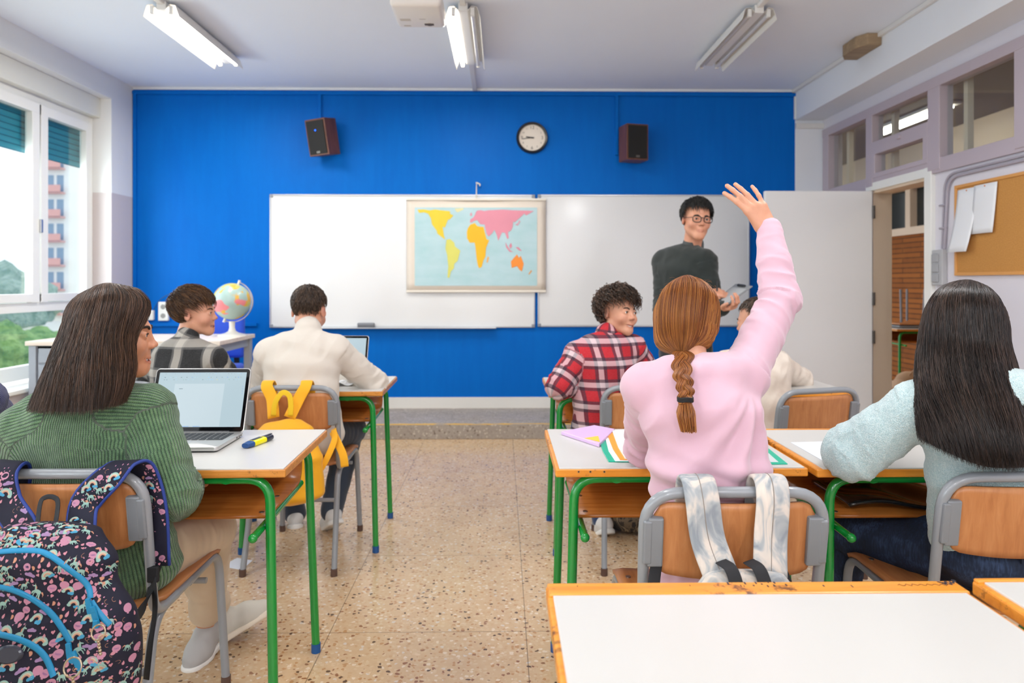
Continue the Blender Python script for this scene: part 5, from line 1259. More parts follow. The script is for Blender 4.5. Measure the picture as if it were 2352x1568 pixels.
# ============ the girl in the green jumper
g = thing('person', 'girl with straight dark brown hair and ribbed green jumper, face in profile beside the laptop', 'person')
Hg = Fr(P(258, 768, 1.775), frame(-72, -2, 0), 0.955)
J = dict(neck=P(215, 885, 1.79), chest=P(205, 975, 1.785), pelvis=P(215, 1250, 1.80), shL=P(70, 985, 1.79), shR=P(335, 950, 1.81), elL=P(-10, 1150, 1.86), wrL=P(80, 1110, 2.05), elR=P(393, 1132, 1.775), wrR=P(428, 1112, 1.955),
         hipL=P(190, 1295, 1.84), hipR=P(315, 1288, 1.84), knL=P(395, 1215, 2.25), knR=P(486, 1215, 2.18), anL=P(508, 1415, 2.42), anR=P(472, 1432, 2.34), toeL=P(596, 1362, 2.50), toeR=P(440, 1500, 2.25))
J['pelvis'].z = 0.555
S = body_sdf(J, Hg, 1.0, 0.028, 0.046, True, True, {'R': dict(dir=(0.35, 0.9, 0.12), back=(0.9, -0.3, 0.1), side=-1, curl=(25, 30, 32, 35), sc=0.86), 'L': dict(dir=(0.5, 0.8, 0), back=(0, 0, 1), side=1, sc=0.85)}, 0.9)
sdf_obj('body', S, 0.0028, sk_m, g, attrs=skin_attrs(Hg, S)); face_parts(Hg, g, brow='#2a1a12', smile=1.0, brow_w=0.0046, look=(0, 0))
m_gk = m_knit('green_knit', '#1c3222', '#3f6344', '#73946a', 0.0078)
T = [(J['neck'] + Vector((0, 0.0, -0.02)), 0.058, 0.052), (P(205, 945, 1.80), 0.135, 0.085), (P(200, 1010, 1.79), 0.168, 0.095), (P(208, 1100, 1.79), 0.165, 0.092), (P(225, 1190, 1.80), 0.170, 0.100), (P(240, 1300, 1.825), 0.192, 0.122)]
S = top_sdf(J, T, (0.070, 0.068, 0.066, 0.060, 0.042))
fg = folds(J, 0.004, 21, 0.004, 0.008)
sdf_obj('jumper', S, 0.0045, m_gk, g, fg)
q = MB(); 
m_beige = fabric('beige_trousers', '#cdb89d', 0.85)
PANT_T = 0.84; pants(J, (0.086, 0.076, 0.066, 0.054), (0.150, 0.100), 'trousers', m_beige, g, 0.005); PANT_T = 1.0
sR = J['toeR'].copy(); sR.z = 0.072; aR = J['anR'].copy(); aR.z = 0.082; shoe(aR, sR, g, m_gshoe, m_wsole, 1, 1.0)
shoe(J['anL'] + Vector((0.0, 0, 0.0)), J['toeL'], g, m_cshoe, m_csole, 1, 1.0, up=(-0.70, -0.25, 0.65))
m_brn = hair_mat('hair_dark_brown', '#1a110c', '#38281f', '#6a4e3c', 0.36)
rings = [pring([(300, 662, 1.77), (285, 657, 1.76), (262, 655, 1.75), (250, 656, 1.76), (262, 656, 1.77), (280, 659, 1.78), (300, 664, 1.79)]), pring([(322, 668, 1.71), (285, 658, 1.69), (245, 652, 1.70), (215, 660, 1.76), (222, 668, 1.82), (255, 662, 1.84), (310, 668, 1.84)]),
         pring([(347, 708, 1.735), (308, 690, 1.675), (240, 682, 1.65), (180, 694, 1.69), (164, 710, 1.78), (205, 712, 1.86), (312, 712, 1.86)]),
         pring([(313, 778, 1.705), (285, 775, 1.665), (215, 772, 1.638), (150, 778, 1.67), (130, 785, 1.77), (175, 790, 1.865), (285, 790, 1.87)]),
         pring([(312, 850, 1.71), (285, 855, 1.67), (198, 858, 1.63), (118, 862, 1.66), (98, 866, 1.76), (150, 865, 1.85), (250, 860, 1.85)]),
         pring([(290, 925, 1.70), (262, 938, 1.655), (185, 955, 1.62), (90, 952, 1.65), (62, 945, 1.74), (118, 940, 1.82), (225, 930, 1.83)])]
loft_hair('hair', g, m_brn, rings, 9000, 24, 0.00062, 0.94, 5, 0.10, wav=0.004, depth=0.12, clump=38, head=Hg)


# ============ the girl in pale blue with long black hair
g = thing('person', 'girl with very long black hair and fluffy pale blue jumper, leaning over her paper', 'person')
Hb = Fr(P(2213, 752, 1.80), frame(14, -14, 0), 0.90)
J = dict(neck=P(2240, 868, 1.765), chest=P(2270, 950, 1.745), pelvis=P(2290, 1240, 1.79), shL=P(2108, 940, 1.755), shR=P(2415, 945, 1.755), elL=P(1958, 1040, 1.86), wrL=P(1992, 1003, 2.10), elR=P(2500, 1080, 1.82), wrR=P(2380, 1010, 2.05),
         hipL=P(2215, 1270, 1.86), hipR=P(2350, 1270, 1.86), knL=P(1938, 1215, 2.18), knR=P(2230, 1205, 2.22), anL=P(1922, 1450, 2.24), anR=P(2200, 1440, 2.25), toeL=P(1900, 1480, 2.40), toeR=P(2170, 1440, 2.42))
J['pelvis'].z = 0.56
for s in 'LR': J['an' + s].z = 0.09; J['toe' + s].z = 0.06
S = body_sdf(J, Hb, 0.3, 0.028, 0.045, True, True, {'L': dict(dir=(0.35, 0.93, 0.0), back=(0, 0, 1), side=1, sc=0.86, curl=(25, 30, 30, 30)), 'R': dict(dir=(-0.8, 0.6, 0), back=(0, 0, 1), side=-1, sc=0.85)}, 0.9)
sdf_obj('body', S, 0.0035, sk_f, g, attrs=skin_attrs(Hb, S)); face_parts(Hb, g, smile=0.3)
t = NT('pale_blue_fleece'); v = t.coord(); n1 = t.n('ShaderNodeTexVoronoi'); n1.inputs['Scale'].default_value = 360; t.l(v, n1.inputs['Vector']); n2 = t.noise(v, 150, 4, 0.7)
t.base(t.ramp(t.math('MULTIPLY_ADD', n2, 0.7, t.math('MULTIPLY', n1.outputs['Distance'], 0.5)), [(0.25, '#8fb2b8'), (0.5, '#b4d0d3'), (0.8, '#d2e3e3')])); t.b.inputs['Roughness'].default_value = 1.0; t.b.inputs['Sheen Weight'].default_value = 0.6
t.bump(t.math('ADD', n2, n1.outputs['Distance']), 0.8, 0.002); m_fl = t.m
T = [(J['neck'] + Vector((0, 0, -0.01)), 0.055, 0.05), (P(2265, 915, 1.72), 0.13, 0.085), (P(2275, 985, 1.745), 0.155, 0.098), (P(2280, 1080, 1.76), 0.152, 0.096), (P(2284, 1165, 1.78), 0.155, 0.100), (P(2285, 1225, 1.79), 0.160, 0.104)]
S = top_sdf(J, T, (0.066, 0.066, 0.072, 0.062, 0.036))
ff_ = folds(J, 0.004, 31, 0.003, 0.007)
sdf_obj('jumper', S, 0.0045, m_fl, g, lambda V, N, UV: ff_(V, N, UV) + 0.0014 * fnoise(V * 130, 3, 2))
t = NT('dark_denim'); v = t.coord(); n1 = t.noise(t.coord(scale=(1, 1, 0.12)), 260, 3); n2 = t.noise(v, 9, 4, 0.65); t.base(t.ramp(t.math('MULTIPLY_ADD', n1, 0.35, t.math('MULTIPLY', n2, 0.65)), [(0.3, '#0e1726'), (0.52, '#1d2d48'), (0.75, '#48608a')])); t.b.inputs['Roughness'].default_value = 0.85; t.bump(n1, 0.4, 0.0008); m_den = t.m
pt = pants(J, (0.092, 0.078, 0.06, 0.052), (0.158, 0.118), 'jeans', m_den, g, 0.0055, seed=8)
def belt(J, z, rx, ry, c, mat, nm, w=0.035, tt=0.003):
    q = MB(); q.tube([Vector((c.x + rx * math.cos(a), c.y + ry * math.sin(a), z + 0.006 * math.sin(a))) for a in np.linspace(0, 2 * math.pi, 60, endpoint=False)], 0, flat=(w, tt), up=None, closed=True); return q.obj(nm, mat, g, smooth=None)
cb = P(2288, 1235, 1.79)
q = MB(); N_ = 72
q.grid(lambda u, v: (cb.x + 0.1465 * math.cos(u * 2 * math.pi), cb.y + 0.112 * math.sin(u * 2 * math.pi), 0.585 + v * 0.036), N_, 2); q.obj('belt', M('black_belt', '#121316', 0.5), g, smooth=True, solid=0.003)
q = MB()
for dx in (-0.02, -0.085, 0.06): q.box(cb.x + dx - 0.006, cb.x + dx + 0.006, cb.y - 0.121 * math.sqrt(max(0, 1 - (dx / 0.15) ** 2)) - 0.003, cb.y - 0.118 * math.sqrt(max(0, 1 - (dx / 0.15) ** 2)) + 0.002, 0.575, 0.628, 0.001)
q.obj('belt_loop', m_den, g)
for s in 'LR': shoe(J['an' + s], J['toe' + s], g, m_wshoe, m_wsole, 1, 0.95)
m_blk = hair_mat('hair_black', '#0f0a09', '#221916', '#4c3a31', 0.33)
rings = [pring([(2222, 652, 1.87), (2222, 650, 1.85), (2220, 648, 1.82), (2218, 647, 1.80), (2218, 648, 1.82), (2220, 650, 1.85), (2220, 652, 1.87)]), pring([(2235, 664, 1.90), (2270, 664, 1.82), (2260, 655, 1.78), (2225, 645, 1.76), (2185, 650, 1.78), (2165, 660, 1.82), (2195, 664, 1.90)]),
         pring([(2306, 720, 1.90), (2310, 715, 1.80), (2284, 695, 1.72), (2215, 680, 1.685), (2148, 690, 1.73), (2125, 712, 1.81), (2130, 720, 1.90)]),
         pring([(2318, 800, 1.88), (2322, 800, 1.78), (2295, 795, 1.70), (2215, 790, 1.665), (2135, 795, 1.71), (2108, 805, 1.79), (2115, 810, 1.86)]),
         pring([(2345, 890, 1.82), (2352, 895, 1.72), (2315, 890, 1.635), (2225, 885, 1.60), (2140, 885, 1.65), (2103, 885, 1.73), (2112, 890, 1.80)]),
         pring([(2395, 985, 1.70), (2398, 995, 1.62), (2340, 1000, 1.565), (2255, 1000, 1.55), (2170, 975, 1.60), (2108, 955, 1.67), (2118, 950, 1.74)]),
         pring([(2405, 1060, 1.68), (2408, 1078, 1.60), (2345, 1085, 1.555), (2265, 1082, 1.545), (2190, 1055, 1.58), (2115, 1015, 1.64), (2128, 1000, 1.70)])]
loft_hair('hair', g, m_blk, rings, 9000, 26, 0.00065, 0.95, 6, 0.14, wav=0.006, depth=0.12, clump=34, head=Hb)

# ============ short haired boys and the teacher
def scalp(d, fr=0.50, side=-0.1, nape=-0.62):
    x, y, z = d
    if y > 0.25 and z < fr + 0.12 * (1 - abs(x)): return False
    if y > -0.05 and y <= 0.25 and z < fr - (0.25 - y) * 1.9: return False
    if abs(x) > 0.72 and z < side and y > -0.35: return False
    return z > nape
# boy in the cream jumper, seen from behind at his laptop
g = thing('person', 'boy with short brown hair in a cream jumper, back turned, leaning at his laptop', 'person')
Hw = Fr(P(710, 714, 3.27), frame(-6, -14, 0), 0.96)
J = dict(neck=P(706, 770, 3.20), chest=P(693, 815, 3.17), pelvis=P(680, 985, 3.20), shL=P(622, 812, 3.20), shR=P(770, 805, 3.20), elL=P(600, 890, 3.36), wrL=P(690, 872, 3.50), elR=P(860, 880, 3.34), wrR=P(790, 872, 3.50),
         hipL=P(650, 1010, 3.24), hipR=P(725, 1005, 3.24), knL=P(640, 990, 3.62), knR=P(805, 985, 3.55), anL=P(678, 1178, 3.62), anR=P(762, 1172, 3.50), toeL=P(676, 1180, 3.80), toeR=P(745, 1188, 3.62))
S = body_sdf(J, Hw, 0.2, 0.030, 0.047, True, False, {'R': dict(dir=(-0.8, 0.6, 0), back=(0, 0, 1), side=-1, sc=0.88), 'L': dict(dir=(0.7, 0.7, 0), back=(0, 0, 1), side=1, sc=0.88)}, 0.92)
sdf_obj('body', S, 0.0042, sk_f, g, attrs=skin_attrs(Hw, S, 1.2))
m_crm = fabric('cream_jumper', '#d6cdc2', 0.85, var=0.03)
T = [(J['neck'] + Vector((0, 0, -0.01)), 0.062, 0.056), (P(700, 795, 3.19), 0.13, 0.085), (P(693, 840, 3.17), 0.165, 0.100), (P(690, 900, 3.15), 0.165, 0.096), (P(700, 960, 3.14), 0.155, 0.092), (P(718, 1012, 3.145), 0.150, 0.095)]
S = top_sdf(J, T, (0.068, 0.062, 0.060, 0.058, 0.045))
S.cap(J['neck'] + Vector((0, 0, -0.015)), J['neck'] + Vector((0, 0.012, 0.030)), 0.061, 0.057, 0.012)
sdf_obj('jumper', S, 0.0055, m_crm, g, folds(J, 0.005, 41, 0.003, 0.008))
pants(J, (0.088, 0.080, 0.06, 0.055), (0.145, 0.11), 'trousers', fabric('slate_trousers', '#344052', 0.85), g, 0.007)
for s in 'LR': shoe(J['an' + s], J['toe' + s], g, m_wshoe, m_wsole, 1, 1.0)
m_hb = hair_mat('hair_short_brown', '#1c1410', '#3e3028', '#66503f', 0.4)
short_hair('hair', g, m_hb, Hw, lambda d: scalp(d, 0.45, -0.05, -0.60), (0.1, -0.5, 0.85), 2600, 0.030, 0.004, 0.0013, 3, thick=0.008)
# boy in the black and white checked shirt
g = thing('person', 'smiling boy in profile with thick brown hair and black and white checked shirt', 'person')
Hk = Fr(P(446, 718, 3.30), frame(-84, 0, 4), 0.96)
J = dict(neck=P(425, 783, 3.27), chest=P(425, 830, 3.25), pelvis=P(395, 985, 3.25), shL=P(355, 832, 3.28), shR=P(488, 828, 3.22), elL=P(330, 900, 3.38), wrL=P(400, 895, 3.56), elR=P(535, 885, 3.38), wrR=P(470, 880, 3.56),
         hipL=P(360, 1010, 3.3), hipR=P(440, 1010, 3.3), knL=P(370, 1000, 3.7), knR=P(480, 1000, 3.65), anL=P(420, 1150, 3.6), anR=P(505, 1165, 3.45), toeL=P(430, 1160, 3.75), toeR=P(480, 1180, 3.55))
S = body_sdf(J, Hk, 1.0, 0.030, 0.045, True, False, {'R': dict(dir=(-0.8, 0.6, 0), back=(0, 0, 1), side=-1, sc=0.88), 'L': dict(dir=(0.7, 0.7, 0), back=(0, 0, 1), side=1, sc=0.88)}, 0.92)
sdf_obj('body', S, 0.0036, sk_f, g, attrs=skin_attrs(Hk, S, 1.0)); face_parts(Hk, g, smile=1.0, brow='#3a271c')
m_bw = m_plaid('black_white_check', '#0e0e10', [(0.0, 0.07, '#6c6a68', 0.5), (0.07, 0.32, '#cfc8bd', 0.5), (0.32, 0.39, '#6c6a68', 0.5)], [(0.0, 0.07, '#6c6a68', 0.45), (0.07, 0.32, '#cfc8bd', 0.45), (0.32, 0.39, '#6c6a68', 0.45)], 0.135)
T = [(J['neck'] + Vector((0, 0, -0.01)), 0.060, 0.054), (P(425, 808, 3.26), 0.125, 0.085), (P(422, 850, 3.25), 0.155, 0.110), (P(415, 920, 3.25), 0.150, 0.112), (P(402, 1000, 3.25), 0.152, 0.115)]
S = top_sdf(J, T, (0.066, 0.060, 0.056, 0.050, 0.042)); sdf_obj('shirt', S, 0.0055, m_bw, g, folds(J, 0.004, 51, 0.003, 0.006), shirt_st(J))
q = SDF(); q.cap(J['neck'] + Vector((0, 0, -0.006)), J['neck'] + Vector((0.012, 0, 0.020)), 0.059, 0.052, 0.01); sdf_obj('collar', q, 0.004, m_bw, g)
pants(J, (0.085, 0.08, 0.06, 0.055), (0.14, 0.11), 'trousers', m_beige, g, 0.008)
for s in 'LR': shoe(J['an' + s], J['toe' + s], g, m_cshoe, m_csole, 1, 1.0)
m_hk = hair_mat('hair_chestnut', '#1a110b', '#3f2819', '#74502f', 0.38)
short_hair('hair', g, m_hk, Hk, lambda d: scalp(d, 0.42, 0.16, -0.58), (-0.15, -0.75, 0.65), 3600, 0.046, 0.010, 0.0012, 4, thick=0.014, comb=(0, 0.25, -0.1), steps=11)
# curly boy in the red tartan shirt
g = thing('person', 'smiling boy with dark curls and red tartan shirt twisting round in his chair', 'person')
Hr = Fr(P(1420, 720, 3.27), frame(-143, 4, -6), 0.91)
J = dict(neck=P(1392, 778, 3.24), chest=P(1390, 820, 3.20), pelvis=P(1378, 985, 3.22), shL=P(1328, 818, 3.18), shR=P(1450, 800, 3.26), elL=P(1284, 886, 3.12), wrL=P(1350, 884, 3.28), elR=P(1498, 868, 3.36), wrR=P(1440, 872, 3.5),
         hipL=P(1352, 1010, 3.26), hipR=P(1420, 1010, 3.26), knL=P(1350, 1000, 3.64), knR=P(1440, 1000, 3.64), anL=P(1383, 1190, 3.50), anR=P(1470, 1180, 3.6), toeL=P(1366, 1200, 3.62), toeR=P(1470, 1180, 3.8))
S = body_sdf(J, Hr, 1.0, 0.030, 0.045, True, False, {'L': dict(dir=(0.8, 0.6, 0), back=(0, 0, 1), side=1, sc=0.88), 'R': dict(dir=(-0.7, 0.7, 0), back=(0, 0, 1), side=-1, sc=0.88)}, 0.92)
sdf_obj('body', S, 0.0036, sk_f, g, attrs=skin_attrs(Hr, S, 0.8)); face_parts(Hr, g, smile=1.0, look=(12, 0))
m_rd = m_plaid('red_tartan', '#b8041c', [(0.0, 0.15, '#10162e', 0.72), (0.15, 0.38, '#dcdbe0', 0.45), (0.38, 0.53, '#10162e', 0.72)], [(0.0, 0.15, '#10162e', 0.72), (0.15, 0.38, '#dcdbe0', 0.45), (0.38, 0.53, '#10162e', 0.72)], 0.096)
T = [(J['neck'] + Vector((0, 0, -0.01)), 0.062, 0.056), (P(1391, 800, 3.22), 0.12, 0.085), (P(1388, 840, 3.20), 0.142, 0.105), (P(1384, 920, 3.19), 0.132, 0.105), (P(1380, 985, 3.20), 0.135, 0.108)]
S = top_sdf(J, T, (0.064, 0.058, 0.056, 0.050, 0.040)); sdf_obj('shirt', S, 0.0052, m_rd, g, folds(J, 0.005, 61, 0.003, 0.006), shirt_st(J))
q = SDF(); q.cap(J['neck'] + Vector((0, 0, -0.008)), J['neck'] + Vector((0.004, 0, 0.022)), 0.060, 0.055, 0.01); sdf_obj('collar', q, 0.004, m_rd, g)
pants(J, (0.085, 0.08, 0.06, 0.05), (0.14, 0.11), 'jeans', fabric('blue_jeans', '#27406a', 0.85), g, 0.008)
for s in 'LR': shoe(J['an' + s], J['toe' + s], g, m_wshoe, m_wsole, 1, 1.05)
m_hc = hair_mat('hair_curly', '#17100c', '#3a2a20', '#6a5040', 0.38)
short_hair('hair', g, m_hc, Hr, lambda d: scalp(d, 0.40, -0.02, -0.5), (0.1, -0.3, 0.95), 1500, 0.055, 0.016, 0.0022, 5, curl=0.0062, thick=0.020, steps=26)
# boy in beige near the door
g = thing('person', 'short haired boy in a washed beige sweatshirt half hidden behind the raised pink sleeve', 'person')
He = Fr(P(1738, 738, 3.36), frame(48, -8, 0), 0.94)
J = dict(neck=P(1722, 800, 3.32), chest=P(1735, 850, 3.28), pelvis=P(1745, 985, 3.25), shL=P(1670, 838, 3.30), shR=P(1785, 838, 3.30), elL=P(1650, 890, 3.4), wrL=P(1700, 880, 3.55), elR=P(1838, 872, 3.42), wrR=P(1790, 874, 3.58),
         hipL=P(1715, 1010, 3.3), hipR=P(1785, 1010, 3.3), knL=P(1715, 1000, 3.7), knR=P(1785, 1000, 3.7), anL=P(1715, 1160, 3.7), anR=P(1785, 1160, 3.7), toeL=P(1715, 1160, 3.9), toeR=P(1785, 1160, 3.9))
S = body_sdf(J, He, 0.3, 0.030, 0.045, True, False, {'R': dict(dir=(-0.8, 0.6, 0), back=(0, 0, 1), side=-1, sc=0.88), 'L': dict(dir=(0.7, 0.7, 0), back=(0, 0, 1), side=1, sc=0.88)}, 0.92)
sdf_obj('body', S, 0.0045, sk_f, g, attrs=skin_attrs(He, S, 1.0)); face_parts(He, g, smile=0.3)
t = NT('washed_beige'); n1 = t.noise(t.coord(), 9, 3, 0.5, 1.0); t.base(t.ramp(n1, [(0.35, '#d3c4b6'), (0.6, '#e0d4c6'), (0.75, '#b9b3ae')])); t.b.inputs['Roughness'].default_value = 0.85; m_be = t.m
T = [(J['neck'] + Vector((0, 0, -0.01)), 0.060, 0.054), (P(1728, 825, 3.30), 0.12, 0.085), (P(1738, 870, 3.28), 0.150, 0.11), (P(1745, 930, 3.26), 0.150, 0.112), (P(1748, 1000, 3.25), 0.148, 0.115)]
S = top_sdf(J, T, (0.062, 0.055, 0.055, 0.048, 0.040)); sdf_obj('sweatshirt', S, 0.006, m_be, g, folds(J, 0.004, 71, 0.003, 0.006))
pants(J, (0.085, 0.08, 0.06, 0.05), (0.14, 0.11), 'trousers', fabric('grey_trousers', '#5a5c62', 0.85), g, 0.009)
for s in 'LR': shoe(J['an' + s], J['toe' + s], g, m_wshoe, m_wsole, 1, 1.0)
short_hair('hair', g, m_hb, He, lambda d: scalp(d, 0.42, 0.0, -0.52), (0.1, -0.4, 0.9), 1500, 0.022, 0.003, 0.0014, 6, thick=0.006)
# pupil in navy knit at the picture's edge
g = thing('person', 'pupil of whom only a dark navy knitted sleeve shows behind the green jumper', 'person')
Hn = Fr(P(-150, 760, 2.15), frame(-30, -10, 0), 0.94)
J = dict(neck=P(-150, 865, 2.10), chest=P(-150, 930, 2.08), pelvis=P(-140, 1180, 2.08), shL=P(-260, 925, 2.1), shR=P(-48, 925, 2.1), elL=P(-290, 1030, 2.2), wrL=P(-200, 1000, 2.35), elR=P(-2, 985, 2.24), wrR=P(-90, 985, 2.38),
         hipL=P(-190, 1210, 2.15), hipR=P(-90, 1210, 2.15), knL=P(-170, 1180, 2.5), knR=P(-80, 1180, 2.5), anL=P(-170, 1400, 2.5), anR=P(-80, 1400, 2.5), toeL=P(-170, 1400, 2.7), toeR=P(-80, 1400, 2.7))
for s in 'LR': J['an' + s].z = 0.09; J['toe' + s].z = 0.06; J['kn' + s].z = 0.52; J['hip' + s].z = 0.53
S = body_sdf(J, Hn, 0.3, 0.030, 0.045, True, False, {'R': dict(dir=(-0.8, 0.6, 0), back=(0, 0, 1), side=-1, sc=0.88), 'L': dict(dir=(0.7, 0.7, 0), back=(0, 0, 1), side=1, sc=0.88)}, 0.92)
sdf_obj('body', S, 0.006, sk_f, g, attrs=skin_attrs(Hn, S, 1.0)); face_parts(Hn, g, smile=0.3)
T = [(J['neck'] + Vector((0, 0, -0.01)), 0.060, 0.054), (mid(J['neck'], J['chest'], .6), 0.12, 0.085), (J['chest'] + Vector((0, 0, -.03)), 0.150, 0.11), (mid(J['chest'], J['pelvis'], .6), 0.150, 0.112), (J['pelvis'] + Vector((0, 0, .02)), 0.148, 0.115)]
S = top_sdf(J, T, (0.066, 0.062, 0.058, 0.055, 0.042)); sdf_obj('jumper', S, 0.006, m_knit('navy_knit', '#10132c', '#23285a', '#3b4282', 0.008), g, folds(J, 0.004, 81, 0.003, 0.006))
pants(J, (0.085, 0.08, 0.06, 0.05), (0.14, 0.11), 'trousers', fabric('grey_trousers2', '#3a3c42', 0.85), g, 0.009)
for s in 'LR': shoe(J['an' + s], J['toe' + s], g, m_wshoe, m_wsole, 1, 1.0)
short_hair('hair', g, m_hb, Hn, lambda d: scalp(d, 0.42, 0.0, -0.52), (0.1, -0.4, 0.9), 900, 0.03, 0.004, 0.002, 6, thick=0.01)

# ============ teacher
g = thing('person', 'standing man with black hair, dark glasses and dark green jumper holding a clipboard', 'person')
Ht = Fr(P(1600, 505, 4.24), frame(-177, -3, -4), 1.03)
J = dict(neck=P(1590, 570, 4.30), chest=P(1572, 615, 4.30), pelvis=P(1575, 830, 4.30), shL=P(1616, 602, 4.20), shR=P(1528, 602, 4.40), elL=P(1640, 705, 4.12), wrL=P(1660, 708, 3.98), elR=P(1522, 706, 4.30), wrR=P(1622, 674, 4.06),
         hipL=P(1600, 850, 4.28), hipR=P(1550, 850, 4.32), knL=P(1602, 900, 4.25), knR=P(1552, 900, 4.35), anL=P(1602, 900, 4.3), anR=P(1552, 900, 4.38), toeL=P(1625, 900, 4.15), toeR=P(1572, 900, 4.2))
J['hipL'].z = J['hipR'].z = 0.86; J['knL'].z = J['knR'].z = 0.50; J['anL'].z = J['anR'].z = 0.10; J['toeL'].z = J['toeR'].z = 0.07; J['pelvis'].z = 0.92
ADULT = True; S = body_sdf(J, Ht, 0.65, 0.036, 0.052, True, False, {'R': dict(dir=(0.95, -0.15, 0.05), back=(-0.1, -0.6, 0.75), side=1, curl=(35, 38, 40, 42), sc=1.0, thumb=(25, 10)), 'L': dict(dir=(0.35, -0.75, 0.1), back=(0.45, -0.5, -0.75), side=-1, curl=(38, 42, 45, 48), sc=1.0)}, 1.05)
sdf_obj('body', S, 0.0040, sk_t, g, attrs=skin_attrs(Ht, S, 0.7)); face_parts(Ht, g, smile=0.65, brow='#1c1612', look=(0, 0))
m_tj = fabric('dark_green_jumper', '#1d2523', 0.85, var=0.08)
T = [(J['neck'] + Vector((0, 0, -0.025)), 0.078, 0.068), (P(1583, 593, 4.30), 0.155, 0.10), (P(1573, 625, 4.30), 0.200, 0.125), (P(1572, 690, 4.30), 0.185, 0.125), (P(1573, 760, 4.30), 0.170, 0.125), (P(1575, 830, 4.30), 0.175, 0.13)]
S = top_sdf(J, T, (0.078, 0.062, 0.055, 0.050, 0.042)); sdf_obj('jumper', S, 0.0065, m_tj, g, folds(J, 0.005, 91, 0.003, 0.007))
q = SDF(); n_ = J['neck']; q.cap(n_ + Vector((0, 0, -0.012)), n_ + Vector((0.004, -0.006, 0.022)), 0.071, 0.064, 0.01); q.ell(n_ + Vector((0.02, -0.07, 0.03)), (0.03, 0.05, 0.05), None, 0.01, sub=True); sdf_obj('shirt_collar', q, 0.004, M('teacher_collar', '#4e5050', 0.8, bumps=(60, 0.2, 0.002)), g)
pants(J, (0.095, 0.085, 0.07, 0.06), (0.165, 0.12), 'trousers', fabric('dark_trousers', '#22262e', 0.85), g, 0.01)
for s in 'LR': shoe(J['an' + s], J['toe' + s], g, M('dark_shoe', '#2a2420', 0.4), M('dark_sole', '#141210', 0.6), 1, 1.1)
m_ht = hair_mat('hair_teacher', '#0a0909', '#1b1a19', '#3c3a38', 0.35)
short_hair('hair', g, m_ht, Ht, lambda d: scalp(d, 0.50, 0.05, -0.5), (0.3, -0.3, 0.9), 2600, 0.045, 0.010, 0.0016, 7, thick=0.014, comb=(0.3, 0.3, 0.1), steps=10)
q = MB()
for s in (-1, 1):
    q.tube([Ht(s * 0.033 + 0.0245 * math.copysign(abs(math.cos(a)) ** 0.7, math.cos(a)), 0.106 - 0.10 * (abs(s * 0.033 + 0.0245 * math.cos(a)) ** 1.5), -0.001 + 0.0180 * math.copysign(abs(math.sin(a)) ** 0.7, math.sin(a))) for a in np.linspace(0, 2 * math.pi, 28, endpoint=False)], 0.0027, 8, closed=True)
    q.tube([Ht(s * 0.058, 0.092, 0.008), Ht(s * 0.076, 0.040, 0.008), Ht(s * 0.078, -0.005, 0.004)], 0.0018, 6)
q.tube([Ht(-0.010, 0.105, 0.006), Ht(0, 0.108, 0.009), Ht(0.010, 0.105, 0.006)], 0.002, 6); q.obj('glasses', M('glasses_black', '#15110f', 0.25), g, smooth=True)
# ------------------------------------------------------------------ flat things lying on the desks
def slab(name, label, cat, pix, z, th, mat, group=None, part='sheet'):
    pts = [at_z(px, py, z) for px, py in pix]; c = sum(pts, Vector()) / len(pts)
    t = thing(name, label, cat, (c.x, c.y, z), group=group); b = MB()
    poly = [(p.x - c.x, p.y - c.y) for p in pts]
    if sum(poly[i][0] * poly[(i + 1) % len(poly)][1] - poly[(i + 1) % len(poly)][0] * poly[i][1] for i in range(len(poly))) < 0: poly = poly[::-1]
    b.prism(poly, 0, th, bev=min(th * 0.3, 0.0015) if th > 0.002 else 0); b.obj(part, mat, t); return t, c
def add_slab(t, c, nm, pix, z, th, mat, label=None):
    pts = [at_z(px, py, z) for px, py in pix]; poly = [(p.x - c.x, p.y - c.y) for p in pts]
    if sum(poly[i][0] * poly[(i + 1) % len(poly)][1] - poly[(i + 1) % len(poly)][0] * poly[i][1] for i in range(len(poly))) < 0: poly = poly[::-1]
    b = MB(); b.prism(poly, z - c.z, z - c.z + th); o = b.obj(nm, mat, t)
    if label: o['label'] = label
    return o
t, c = slab('notebook', 'lilac notebook with a small yellow triangle on its cover, lying askew', 'notebook', [(1289, 998), (1365, 983), (1412, 992), (1376, 1027)], 0.7505, 0.011, M('lilac_cover', '#d9b8e2', 0.4), part='cover_block')
c.z = 0.7505; add_slab(t, c, 'cover_triangle', [(1342, 1006), (1374, 1001), (1378, 1015)], 0.7616, 0.0006, M('yellow_print', '#fbcf4e', 0.4))
m_teal = M('teal_plastic', '#12b896', 0.3); m_or = M('orange_plastic', '#fba63e', 0.35)
t, c = slab('plastic_folder', 'teal folder under the resting elbow, its spine strip curling to the orange folder', 'folder', [(1370, 994), (1500, 990), (1560, 1062), (1398, 1061), (1384, 1036)], 0.7505, 0.003, m_teal, 'folders on the desk', 'cover')
c.z = 0.7505; add_slab(t, c, 'paper', [(1387, 993), (1500, 990), (1560, 1060), (1413, 1059), (1398, 1036)], 0.7537, 0.0015, pp)
t, c = slab('plastic_folder', 'orange folder lying on the teal folder, filled with loose white paper', 'folder', [(1392, 991), (1500, 986), (1560, 1057), (1424, 1056), (1408, 1032)], 0.7556, 0.002, m_or, 'folders on the desk', 'cover')
c.z = 0.7556; add_slab(t, c, 'paper', [(1406, 990), (1500, 984), (1560, 1054), (1436, 1054), (1420, 1028)], 0.7578, 0.003, M('cream_paper', '#efe9e2', 0.6))
